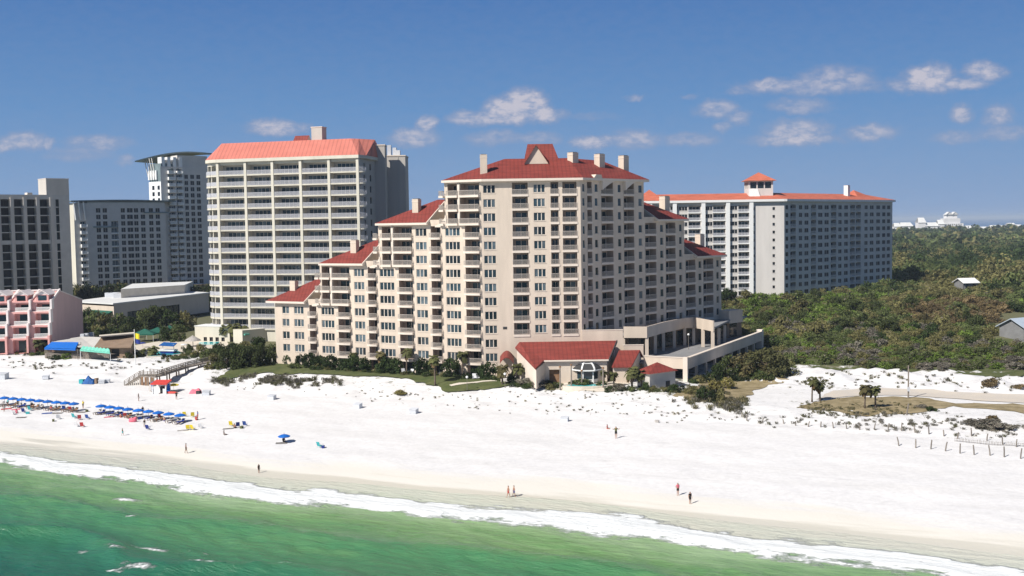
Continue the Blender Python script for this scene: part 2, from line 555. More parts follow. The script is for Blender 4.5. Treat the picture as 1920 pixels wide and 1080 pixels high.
def balcony_mb(w, h, depth, proj, wall='recess', slab='trim', glassfrac=0.7, th=0.45, glass='glass', var=0, doorh=2.15, back=True, furn=True):
    w = round(w, 1)
    key = ('b', w, h, depth, proj, wall, slab, glassfrac, th, glass, var, back)
    if key in _cache: return _cache[key]
    g = MB()
    rr = random.Random(str(key))
    if back:
        y = depth
        gl = w * glassfrac
        a = (w - gl) * (0.75 if var % 2 else 0.6)
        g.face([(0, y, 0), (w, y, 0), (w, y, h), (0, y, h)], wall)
        n = max(2, int(gl / 1.1))
        pw = gl / n
        for i in range(n):
            gm = glass if rr.random() < 0.75 or glass == 'darkglass' else 'curtain'
            g.face([(a + i * pw + .05, y - .03, .05), (a + (i + 1) * pw - .05, y - .03, .05), (a + (i + 1) * pw - .05, y - .03, doorh), (a + i * pw + .05, y - .03, doorh)], gm)
            g.bx(a + (i + 1) * pw - .05, a + (i + 1) * pw + .05, y - .06, y - .004, .03, doorh, slab)
    if proj > 0:
        g.bx(-0.12, w + 0.12, -proj, 0.003, -th, 0.006, slab); g.bx(0.003, w - 0.003, -0.02, depth, -0.03, 0.012, wall)
    _cache[key] = g
    return g


def rail_mb(w, proj, m='rail', hh=1.05, bar=0.045, step=0.16, solid=0.0, curved=0.0):
    w = round(w, 1)
    key = ('r', w, proj, m, hh, bar, step, solid, curved)
    if key in _cache: return _cache[key]
    g = MB()
    y = -proj + 0.06
    x0, x1 = -0.06, w + 0.06
    def yy(x):
        if not curved: return y
        k = (x - x0) / (x1 - x0) * 2 - 1
        return y - curved * (1 - k * k)
    n = 8 if curved else 1
    for i in range(n):
        a, b = x0 + (x1 - x0) * i / n, x0 + (x1 - x0) * (i + 1) / n
        g.beam((a, yy(a), hh), (b, yy(b), hh), .07, .07, m)
        g.beam((a, yy(a), .1), (b, yy(b), .1), .05, .06, m)
        if curved:
            g.hexa([(a, yy(a) - .05, -.42), (b, yy(b) - .05, -.42), (b, y, -.42), (a, y, -.42), (a, yy(a) - .05, 0), (b, yy(b) - .05, 0), (b, y, 0), (a, y, 0)], 'trim')
    k = int((x1 - x0) / step)
    for i in range(k + 1):
        x = x0 + (x1 - x0) * i / k
        g.bx(x - bar / 2, x + bar / 2, yy(x) - .015, yy(x) + .015, .1, hh, m, skip=(0, 1))
    if proj > 0.3:
        for x in (x0, x1):
            g.beam((x, y, hh), (x, 0, hh), .06, .06, m)
            if solid: g.bx(x - .06, x + .06, y, 0, -.3, hh, m)
            for j in range(1, int(proj / step)):
                g.bx(x - .015, x + .015, y + j * step - bar / 2, y + j * step + bar / 2, .05, hh, m, skip=(0, 1))
    _cache[key] = g
    return g


def wall_open(g, F, u0, u1, z0, z1, ops, m, d=0.0, reveal='wall'):
    """a wall face with real openings: ops = (u0,u1,z0,z1,depth); makes faces and reveals"""
    us = sorted({u0, u1, *[min(max(o[0], u0), u1) for o in ops], *[min(max(o[1], u0), u1) for o in ops]})
    zs = sorted({z0, z1, *[min(max(o[2], z0), z1) for o in ops], *[min(max(o[3], z0), z1) for o in ops]})
    for i in range(len(us) - 1):
        a, b = us[i], us[i + 1]
        if b - a < 1e-5: continue
        uc = (a + b) / 2
        col = [o for o in ops if o[0] < uc < o[1]]
        run = None
        for j in range(len(zs) - 1):
            zc = (zs[j] + zs[j + 1]) / 2
            hole = any(o[2] < zc < o[3] for o in col)
            if not hole and run is None: run = zs[j]
            if hole and run is not None:
                g.face([F.P(a, d, run), F.P(b, d, run), F.P(b, d, zs[j]), F.P(a, d, zs[j])], m); run = None
        if run is not None:
            g.face([F.P(a, d, run), F.P(b, d, run), F.P(b, d, z1), F.P(a, d, z1)], m)
    for o in ops:
        a, b, p, q, dep = o[:5]
        rm = o[5] if len(o) > 5 else reveal
        g.face([F.P(a, d, p), F.P(a, d - dep, p), F.P(a, d - dep, q), F.P(a, d, q)], rm)
        g.face([F.P(b, d - dep, p), F.P(b, d, p), F.P(b, d, q), F.P(b, d - dep, q)], rm)
        g.face([F.P(a, d, p), F.P(b, d, p), F.P(b, d - dep, p), F.P(a, d - dep, p)], rm)
        g.face([F.P(a, d, q), F.P(a, d - dep, q), F.P(b, d - dep, q), F.P(b, d, q)], rm)


def np_mesh(name, v, f, col=None, m=None):
    me = bpy.data.meshes.new(name)
    v = np.asarray(v, np.float32); f = np.asarray(f, np.int32)
    n, k = f.shape
    me.vertices.add(len(v)); me.loops.add(n * k); me.polygons.add(n)
    me.vertices.foreach_set('co', v.ravel())
    me.loops.foreach_set('vertex_index', f.ravel())
    me.polygons.foreach_set('loop_start', np.arange(0, n * k, k, dtype=np.int32))
    me.update(calc_edges=True)
    if col is not None:
        at = me.attributes.new('col', 'FLOAT_COLOR', 'POINT')
        c4 = np.ones((len(v), 4), np.float32); c4[:, :3] = col
        at.data.foreach_set('color', c4.ravel())
    if m is not None: me.materials.append(m)
    return me
# ------------------------------------------------------------------ terrain
_ph = np.random.RandomState(3)
_W = {}


def sn(x, y, s, seed, k=7):
    """smooth noise about -1..1 with feature size s"""
    if seed not in _W:
        r = np.random.RandomState(seed)
        a = r.uniform(0, 2 * np.pi, k); f = r.uniform(0.6, 1.6, k); p = r.uniform(0, 2 * np.pi, k)
        _W[seed] = (np.cos(a) * f, np.sin(a) * f, p)
    cx, cy, p = _W[seed]
    q = 2 * np.pi / s
    o = 0
    for i in range(k): o = o + np.sin((x * cx[i] + y * cy[i]) * q + p[i])
    return o / (k ** 0.5) / 1.3


def sstep(a, b, x):
    t = np.clip((x - a) / (b - a), 0, 1)
    return t * t * (3 - 2 * t)


def shore(x):
    return 148.0 - 0.458 * x + 1.6 * np.sin(x * 0.071 + 1.0) + 0.7 * np.sin(x * 0.19)


def T(x, y):
    x = np.asarray(x, float); y = np.asarray(y, float)
    t = y - shore(np.clip(x, -260, 200))
    zl = np.interp(t, [-400, -60, 0, 5, 14, 40, 57, 75, 110, 200, 400, 2200, 2700, 6000], [-9, -2.6, 0, .45, 1.0, 2.3, 3.1, 5.4, 5.5, 6.2, 7.5, 8, -3, -9])
    zr = np.interp(t, [-400, -60, 0, 5, 14, 40, 56, 70, 96, 110, 150, 320, 2200, 2700, 6000], [-9, -2.6, 0, .45, 1.0, 2.1, 2.9, 4.0, 4.3, 5.6, 5.8, 8, 8, -3, -9])
    mr = sstep(30, 50, x)
    z = zl * (1 - mr) + zr * mr
    h1 = sn(x, y, 9, 21) * .5 + sn(x, y, 4, 22) * .28 + sn(x, y, 2.1, 23) * .12
    ml = sstep(52, 60, t) * (1 - sstep(67, 77, t)) * (1 - mr)
    mrr = mr * (sstep(50, 60, t) * (1 - sstep(70, 78, t)) * .8 + sstep(97, 103, t) * (1 - sstep(118, 130, t)) * 1.5)
    z = z + h1 * (ml * 0.55 + mrr * .62)
    z = z + sstep(2, 12, t) * (1 - sstep(50, 60, t)) * (sn(x, y, 14, 31) * .10 + sn(x, y, 5, 32) * .05)
    z = z + mr * sstep(125, 190, t) * sn(x, y, 55, 33) * 1.1
    # the far left is a natural dune in front of the pink houses
    return z


def Tz(x, y): return float(T(x, y))


_YS = np.concatenate([np.arange(60, 320, 1.5), np.geomspace(320, 4000, 160)])


def ground(px, py):
    """point of the terrain seen at a pixel"""
    r = ray(px, py)
    ys = _YS
    for _ in range(3):
        hit = (CAM_H + r.z * ys) < T(r.x * ys, ys)
        i = int(np.argmax(hit)) if hit.any() else len(ys) - 1
        ys = np.linspace(ys[max(i - 1, 0)], ys[i], 24)
    Y = float(ys[-1]) if not hit.any() else float(ys[min(12, 23)])
    return Vector((r.x * Y, Y, Tz(r.x * Y, Y)))


def gxy(x, y): return Vector((x, y, Tz(x, y)))


def grid_object(name, xs, ys, zf, m, attrs=()):
    X, Y = np.meshgrid(xs, ys)
    Z = zf(X, Y)
    nx, ny = len(xs), len(ys)
    v = np.stack([X.ravel(), Y.ravel(), Z.ravel()], 1)
    i = np.arange((ny - 1) * nx).reshape(ny - 1, nx)[:, :-1].ravel()
    f = np.stack([i, i + 1, i + nx + 1, i + nx], 1)
    me = np_mesh(name, v, f, None, m)
    for an, fn in attrs:
        a = me.attributes.new(an, 'FLOAT', 'POINT')
        a.data.foreach_set('value', np.asarray(fn(X, Y, Z), np.float32).ravel())
    me.polygons.foreach_set('use_smooth', [True] * len(f))
    return tag(put(name, me), kind='structure')


def sand_material():
    m = bpy.data.materials.new('beach_sand')
    m.use_nodes = True
    t = m.node_tree
    L = t.links.new
    b = t.nodes['Principled BSDF']
    b.inputs['Specular IOR Level'].default_value = 0.25
    geo = nd(t, 'ShaderNodeNewGeometry')
    wet = nd(t, 'ShaderNodeAttribute', attribute_name='wet')
    veg = nd(t, 'ShaderNodeAttribute', attribute_name='veg')
    # long faint streaks along the shore (old tide lines, tyre and foot tracks)
    rot = nd(t, 'ShaderNodeVectorRotate', rotation_type='Z_AXIS', ins={'Angle': math.atan(0.458)})
    L(geo.outputs['Position'], rot.inputs['Vector'])
    st = nd(t, 'ShaderNodeVectorMath', operation='MULTIPLY', ins={1: (0.03, 0.28, 0.1)})
    L(rot.outputs[0], st.inputs[0])
    n1 = nd(t, 'ShaderNodeTexNoise', ins={'Scale': 1.0, 'Detail': 6.0, 'Roughness': 0.62})
    L(st.outputs[0], n1.inputs['Vector'])
    n2 = nd(t, 'ShaderNodeTexNoise', ins={'Scale': 1.3, 'Detail': 6.0, 'Roughness': 0.7})
    L(geo.outputs['Position'], n2.inputs['Vector'])
    dry = nd(t, 'ShaderNodeMix', data_type='RGBA')
    dry.inputs[6].default_value = (0.695, 0.683, 0.673, 1); dry.inputs[7].default_value = (0.745, 0.735, 0.73, 1)
    r1 = nd(t, 'ShaderNodeMapRange', ins={1: 0.33, 2: 0.6, 3: 0.0, 4: 1.0}); L(n1.outputs['Fac'], r1.inputs[0]); L(r1.outputs[0], dry.inputs[0])
    d2 = nd(t, 'ShaderNodeMix', data_type='RGBA', blend_type='MULTIPLY')
    r2 = nd(t, 'ShaderNodeMapRange', ins={1: 0.35, 2: 0.6, 3: 0.9, 4: 1.0}); L(n2.outputs['Fac'], r2.inputs[0])
    d2.inputs[0].default_value = 1.0
    L(dry.outputs[2], d2.inputs[6]); L(r2.outputs[0], d2.inputs[7])
    # faint wavering lines left by feet, tyres and the last high tides
    ln = nd(t, 'ShaderNodeTexNoise', ins={'Scale': 1.0, 'Detail': 3.0, 'Roughness': 0.5})
    s4 = nd(t, 'ShaderNodeVectorMath', operation='MULTIPLY', ins={1: (0.014, 0.13, 0.0)}); L(rot.outputs[0], s4.inputs[0]); L(s4.outputs[0], ln.inputs['Vector'])
    l1 = nd(t, 'ShaderNodeMath', operation='PINGPONG', ins={1: 0.045}); L(ln.outputs['Fac'], l1.inputs[0])
    l2 = nd(t, 'ShaderNodeMapRange', interpolation_type='SMOOTHSTEP', ins={1: 0.0, 2: 0.006, 3: 0.93, 4: 1.0}); L(l1.outputs[0], l2.inputs[0])
    d3 = nd(t, 'ShaderNodeMix', data_type='RGBA', blend_type='MULTIPLY'); d3.inputs[0].default_value = 1.0
    L(d2.outputs[2], d3.inputs[6]); L(l2.outputs[0], d3.inputs[7])
    d2 = d3
    # wet, tan sand next to the water
    wn = nd(t, 'ShaderNodeMath', operation='ADD')
    wsub = nd(t, 'ShaderNodeMapRange', ins={1: 0.3, 2: 0.7, 3: -0.28, 4: 0.28}); L(n1.outputs['Fac'], wsub.inputs[0])
    L(wet.outputs['Fac'], wn.inputs[0]); L(wsub.outputs[0], wn.inputs[1])
    damp = nd(t, 'ShaderNodeMapRange', interpolation_type='SMOOTHSTEP', ins={1: 0.22, 2: 0.62, 3: 0.0, 4: 1.0}); L(wn.outputs[0], damp.inputs[0])
    wmix = nd(t, 'ShaderNodeMix', data_type='RGBA'); wmix.inputs[7].default_value = (0.705, 0.675, 0.61, 1)
    L(damp.outputs[0], wmix.inputs[0]); L(d2.outputs[2], wmix.inputs[6])
    w2 = nd(t, 'ShaderNodeMapRange', interpolation_type='SMOOTHSTEP', ins={1: 0.75, 2: 1.0, 3: 0.0, 4: 1.0}); L(wn.outputs[0], w2.inputs[0])
    wm2 = nd(t, 'ShaderNodeMix', data_type='RGBA'); wm2.inputs[7].default_value = (0.60, 0.57, 0.485, 1)
    L(w2.outputs[0], wm2.inputs[0]); L(wmix.outputs[2], wm2.inputs[6])
    # litter, sprigs and soil in the dunes and inland
    n3 = nd(t, 'ShaderNodeTexNoise', ins={'Scale': 0.55, 'Detail': 8.0, 'Roughness': 0.72})
    L(geo.outputs['Position'], n3.inputs['Vector'])
    va = nd(t, 'ShaderNodeMath', operation='ADD'); L(veg.outputs['Fac'], va.inputs[0]); L(n3.outputs['Fac'], va.inputs[1])
    vr = nd(t, 'ShaderNodeMapRange', interpolation_type='SMOOTHSTEP', ins={1: 0.86, 2: 1.02, 3: 0.0, 4: 1.0}); L(va.outputs[0], vr.inputs[0])
    soil = nd(t, 'ShaderNodeMix', data_type='RGBA')
    soil.inputs[6].default_value = (0.16, 0.14, 0.09, 1); soil.inputs[7].default_value = (0.10, 0.115, 0.045, 1)
    L(n2.outputs['Fac'], soil.inputs[0])
    vm = nd(t, 'ShaderNodeMix', data_type='RGBA')
    L(vr.outputs[0], vm.inputs[0]); L(wm2.outputs[2], vm.inputs[6]); L(soil.outputs[2], vm.inputs[7])
    L(vm.outputs[2], b.inputs['Base Color'])
    rr = nd(t, 'ShaderNodeMapRange', ins={1: 0.0, 2: 1.0, 3: 0.9, 4: 0.32}); L(w2.outputs[0], rr.inputs[0]); L(rr.outputs[0], b.inputs['Roughness'])
    bp = nd(t, 'ShaderNodeBump', ins={'Strength': 0.7, 'Distance': 0.07})
    L(n2.outputs['Fac'], bp.inputs['Height']); L(bp.outputs[0], b.inputs['Normal'])
    return m


def f_wet(X, Y, Z):
    t = Y - shore(np.clip(X, -260, 200))
    return np.interp(t, [-30, 0, 3, 7, 12, 18], [1.2, 1.1, .85, .5, .15, 0])


def f_veg(X, Y, Z):
    t = Y - shore(np.clip(X, -260, 200))
    mr = sstep(30, 48, X)
    left = np.interp(t, [0, 54, 60, 72, 84, 96, 130], [-1, -1, .26, .34, .40, .55, .9])
    left = left - .12 * sstep(-70, -110, X) * (t < 95)
    right = np.interp(t, [0, 38, 52, 60, 76, 97, 100, 116, 124, 150], [-1, -1, .24, .28, .30, .30, .22, .27, .6, .9])
    return left * (1 - mr) + right * mr


def ax(*seg):
    o = []
    for a, b, s in seg:
        o.extend(np.arange(a, b, s))
    o.append(seg[-1][1])
    return np.array(o)


XS = ax((-9000, -1500, 1500), (-1500, -300, 150), (-300, -160, 10), (-160, 130, 0.9), (130, 300, 10), (300, 1500, 100), (1500, 9000, 1500))
YS = ax((20, 90, 10), (90, 120, 2), (120, 300, 0.9), (300, 480, 6), (480, 2800, 60))
grid_object('ground', XS, YS, T, sand_material(), (('wet', f_wet), ('veg', f_veg)))

# ------------------------------------------------------------------ sea


def f_off(X, Y, Z):
    return shore(np.clip(X, -260, 200)) - Y + 1.3 * sn(X, Y, 26, 41) + .7 * sn(X, Y, 9, 42) + .3 * sn(X, Y, 4, 43)


def sea_z(X, Y):
    off = shore(np.clip(X, -260, 200)) - Y
    k = sstep(2, 30, off) * (1 - sstep(300, 900, np.abs(Y)))
    w = .16 * sn(X * .5, Y + .458 * X, 9, 51) + .09 * sn(X * .7, Y + .458 * X, 4, 52) + .04 * sn(X, Y, 1.8, 53)
    # the breaking line near the shore and a low swell behind it
    br = .45 * np.exp(-((f_off(X, Y, 0) - 11.5) / 2.2) ** 2) * (.7 + .3 * sn(X, Y, 12, 54))
    sw = 1.0 * np.exp(-((off - 45 - 3 * sn(X, Y, 40, 56)) / 2.5) ** 2) + .65 * np.exp(-((off - 29 - 2.5 * sn(X, Y, 40, 55)) / 2.5) ** 2)
    return w * k + br + sw * k


def f_cap(X, Y, Z):
    """foam crests on the swell"""
    o = np.zeros_like(X)
    for px, py, a, b in ((285, 1029, 3.0, .45), (215, 1035, 1.3, .5), (520, 1061, 2.0, .4), (240, 972, 1.0, .3), (235, 935, 2.6, .6), (370, 1050, .8, .5), (352, 1031, .5, .3), (385, 1036, .6, .4), (260, 1065, 2.4, .5), (155, 1034, .7, .4), (395, 1062, .8, .6), (215, 1068, 1.2, .4)):
        p = atZ(px, py, 0.2)
        u = (X - p.x) * .909 - (Y - p.y) * .416
        w = (X - p.x) * .416 + (Y - p.y) * .909
        o = np.maximum(o, 1.08 - np.sqrt((u / a) ** 2 + (w / b) ** 2) * .55)
    return np.clip(o, 0, 1)


def sea_material():
    m = bpy.data.materials.new('sea_water')
    m.use_nodes = True
    t = m.node_tree
    L = t.links.new
    b = t.nodes['Principled BSDF']
    b.inputs['Specular IOR Level'].default_value = 0.32
    geo = nd(t, 'ShaderNodeNewGeometry')
    off = nd(t, 'ShaderNodeAttribute', attribute_name='off')
    cap = nd(t, 'ShaderNodeAttribute', attribute_name='cap')
    rot = nd(t, 'ShaderNodeVectorRotate', rotation_type='Z_AXIS', ins={'Angle': math.atan(0.458)})
    L(geo.outputs['Position'], rot.inputs['Vector'])

    def noise(sx, sy, det=6.0, r=.65):
        s = nd(t, 'ShaderNodeVectorMath', operation='MULTIPLY', ins={1: (sx, sy, 0.3)})
        L(rot.outputs[0], s.inputs[0])
        n = nd(t, 'ShaderNodeTexNoise', ins={'Scale': 1.0, 'Detail': det, 'Roughness': r})
        L(s.outputs[0], n.inputs['Vector'])
        return n.outputs['Fac']
    big = noise(.018, .09, 4, .55)
    mid = noise(.12, .5)
    fin = noise(.6, 1.1, 8, .7)
    # water colour by distance from the shore, patchy
    o2 = nd(t, 'ShaderNodeMath', operation='MULTIPLY_ADD', ins={1: 26.0})
    bsub = nd(t, 'ShaderNodeMath', operation='SUBTRACT', ins={1: 0.5}); L(big, bsub.inputs[0])
    L(bsub.outputs[0], o2.inputs[0]); L(off.outputs['Fac'], o2.inputs[2])
    o3 = nd(t, 'ShaderNodeMath', operation='MULTIPLY_ADD', ins={1: 12.0})
    msub = nd(t, 'ShaderNodeMath', operation='SUBTRACT', ins={1: 0.5}); L(mid, msub.inputs[0])
    L(msub.outputs[0], o3.inputs[0]); L(o2.outputs[0], o3.inputs[2])
    nrm = nd(t, 'ShaderNodeMapRange', ins={1: 0.0, 2: 60.0, 3: 0.0, 4: 1.0}); L(o3.outputs[0], nrm.inputs[0])
    cr = nd(t, 'ShaderNodeValToRGB')
    e = cr.color_ramp.elements
    e[0].position = 0.0; e[0].color = (.63, .62, .52, 1)
    e[1].position = 1.0; e[1].color = (.014, .105, .062, 1)
    for p, c in ((.10, (.60, .63, .52)), (.21, (.31, .45, .235)), (.36, (.150, .295, .110)), (.55, (.066, .215, .090)), (.78, (.031, .152, .080))):
        k = e.new(p); k.color = (*c, 1)
    L(nrm.outputs[0], cr.inputs[0])
    # foam: main band, lacework in the swash, crests
    fo = nd(t, 'ShaderNodeMath', operation='MULTIPLY_ADD', ins={1: 7.0})
    L(msub.outputs[0], fo.inputs[0]); L(off.outputs['Fac'], fo.inputs[2])
    a1 = nd(t, 'ShaderNodeMapRange', interpolation_type='SMOOTHSTEP', ins={1: 4.4, 2: 7.2, 3: 0.0, 4: 1.0}); L(fo.outputs[0], a1.inputs[0])
    a2 = nd(t, 'ShaderNodeMapRange', interpolation_type='SMOOTHSTEP', ins={1: 12.0, 2: 17.0, 3: 1.0, 4: 0.0}); L(fo.outputs[0], a2.inputs[0])
    band = nd(t, 'ShaderNodeMath', operation='MULTIPLY'); L(a1.outputs[0], band.inputs[0]); L(a2.outputs[0], band.inputs[1])
    sw = nd(t, 'ShaderNodeMapRange', interpolation_type='SMOOTHSTEP', ins={1: 1.2, 2: 6.0, 3: 0.0, 4: 0.34}); L(off.outputs['Fac'], sw.inputs[0])
    swb = nd(t, 'ShaderNodeMath', operation='MULTIPLY'); L(sw.outputs[0], swb.inputs[0]); L(a2.outputs[0], swb.inputs[1])
    mx = nd(t, 'ShaderNodeMath', operation='MAXIMUM'); L(band.outputs[0], mx.inputs[0]); L(swb.outputs[0], mx.inputs[1])
    mx2 = nd(t, 'ShaderNodeMath', operation='MAXIMUM'); L(mx.outputs[0], mx2.inputs[0]); L(cap.outputs['Fac'], mx2.inputs[1])
    br = nd(t, 'ShaderNodeMapRange', ins={1: 0.28, 2: 0.72, 3: -0.36, 4: 0.36}); L(fin, br.inputs[0])
    fs = nd(t, 'ShaderNodeMath', operation='ADD'); L(mx2.outputs[0], fs.inputs[0]); L(br.outputs[0], fs.inputs[1])
    foam = nd(t, 'ShaderNodeMapRange', interpolation_type='SMOOTHSTEP', ins={1: 0.36, 2: 0.84, 3: 0.0, 4: 1.0}); L(fs.outputs[0], foam.inputs[0])
    mix = nd(t, 'ShaderNodeMix', data_type='RGBA'); mix.inputs[7].default_value = (.82, .84, .83, 1)
    L(foam.outputs[0], mix.inputs[0]); L(cr.outputs[0], mix.inputs[6])
    L(mix.outputs[2], b.inputs['Base Color'])
    rg = nd(t, 'ShaderNodeMapRange', ins={1: 0.0, 2: 1.0, 3: 0.22, 4: 0.8}); L(foam.outputs[0], rg.inputs[0]); L(rg.outputs[0], b.inputs['Roughness'])
    rip = noise(.28, 1.0, 7, .66)
    ad = nd(t, 'ShaderNodeMath', operation='ADD'); L(rip, ad.inputs[0]); L(foam.outputs[0], ad.inputs[1])
    bp = nd(t, 'ShaderNodeBump', ins={'Strength': 1.0, 'Distance': 0.42})
    L(ad.outputs[0], bp.inputs['Height']); L(bp.outputs[0], b.inputs['Normal'])
    return m


SXS = ax((-9000, -200, 800), (-200, -110, 6), (-110, 80, 0.6), (80, 200, 6), (200, 9000, 800))
SYS = ax((-3000, 40, 300), (40, 90, 5), (90, 205, 0.6), (205, 260, 12))
grid_object('sea', SXS, SYS, lambda X, Y: sea_z(X, Y) * (Y > -50), sea_material(), (('off', f_off), ('cap', f_cap)))

mbay = mat('bay_water', (0.035, 0.10, 0.21), 0.25, 0.2, 0.002, spec=0.5)
grid_object('bay_water', np.linspace(-20000, 20000, 8), np.linspace(2300, 40000, 8), lambda X, Y: X * 0 + 0.3, mbay)

# ------------------------------------------------------------------ sheets laid on the ground


def patch(name, poly, m, dz=0.07, step=1.0, label=None, cat=None, kind='structure', wob=0.0):
    """a thin sheet that follows the terrain inside a polygon of (x, y)"""
    P = [Vector((p[0], p[1])) for p in poly]
    b = []
    for i, p in enumerate(P):
        q = P[(i + 1) % len(P)]
        n = max(1, int((q - p).length / step))
        for k in range(n):
            w = p.lerp(q, k / n)
            if wob: w = w + Vector((float(sn(w.x, w.y, 7, 61)), float(sn(w.x, w.y, 7, 62)))) * wob + Vector((float(sn(w.x, w.y, 2.2, 63)), float(sn(w.x, w.y, 2.2, 64)))) * wob * .45
            b.append(w)
    a = np.array([(p.x, p.y) for p in b])
    pts = list(b)
    xs = np.arange(a[:, 0].min(), a[:, 0].max(), step); ys = np.arange(a[:, 1].min(), a[:, 1].max(), step)
    X, Y = np.meshgrid(xs, ys); X = X.ravel(); Y = Y.ravel()
    ins = np.zeros(len(X), bool)
    j = len(a) - 1
    for i in range(len(a)):
        xi, yi = a[i]; xj, yj = a[j]
        c = ((yi > Y) != (yj > Y)) & (X < (xj - xi) * (Y - yi) / ((yj - yi) if yj != yi else 1e-9) + xi)
        ins ^= c; j = i
    pts += [Vector((x, y)) for x, y in zip(X[ins], Y[ins])]
    n = len(b)
    v, e, f, *_ = geometry.delaunay_2d_cdt(pts, [], [list(range(n))], 1, 1e-4)
    va = np.array([(p.x, p.y) for p in v])
    z = T(va[:, 0], va[:, 1]) + dz
    me = bpy.data.meshes.new(name)
    me.from_pydata([(x, y, q) for (x, y), q in zip(va, z)], [], [tuple(q) for q in f])
    me.materials.append(M[m] if isinstance(m, str) else m)
    me.polygons.foreach_set('use_smooth', [True] * len(me.polygons))
    me.update()
    # faces up
    if len(me.polygons) and sum(p.normal.z for p in me.polygons) < 0: me.flip_normals()
    return tag(put(name, me), label, cat, None, kind)


def pxy(*pts): return [tuple(ground(a, b)[:2]) for a, b in pts]
# ------------------------------------------------------------------ the stepped cream hotel
FH = 3.05            # storey height


def hip_roof(g, F, u0, u1, dfront, dback, ze, zr, hipl, hipr, m, over=0.0):
    """roof over u0..u1 with a ridge midway in depth; hipl/hipr = how far the ridge ends sit in from the ends (0 = gable)"""
    dm = (dfront + dback) / 2
    a, b, c, d = F.P(u0, dfront, ze), F.P(u1, dfront, ze), F.P(u1, dback, ze), F.P(u0, dback, ze)
    r0, r1 = F.P(u0 + hipl, dm, zr), F.P(u1 - hipr, dm, zr)
    g.face([a, b, r1, r0], m); g.face([c, d, r0, r1], m)
    g.face([d, a, r0], m if hipl else 'wall'); g.face([b, c, r1], m if hipr else 'wall')


def chimney_mb(w, dpt, h, m='wall', cap='trim'):
    g = MB()
    g.bx(-w / 2, w / 2, -dpt / 2, dpt / 2, 0, h, m)
    g.bx(-w / 2 - .06, w / 2 + .06, -dpt / 2 - .06, dpt / 2 + .06, h - .55, h - .42, cap)
    g.bx(-w / 2 - .04, w / 2 + .04, -dpt / 2 - .04, dpt / 2 + .04, h, h + .1, cap)
    g.bx(-w / 2 + .2, w / 2 - .2, -dpt / 2 + .15, dpt / 2 - .15, h + .1, h + .22, 'dark')
    return g


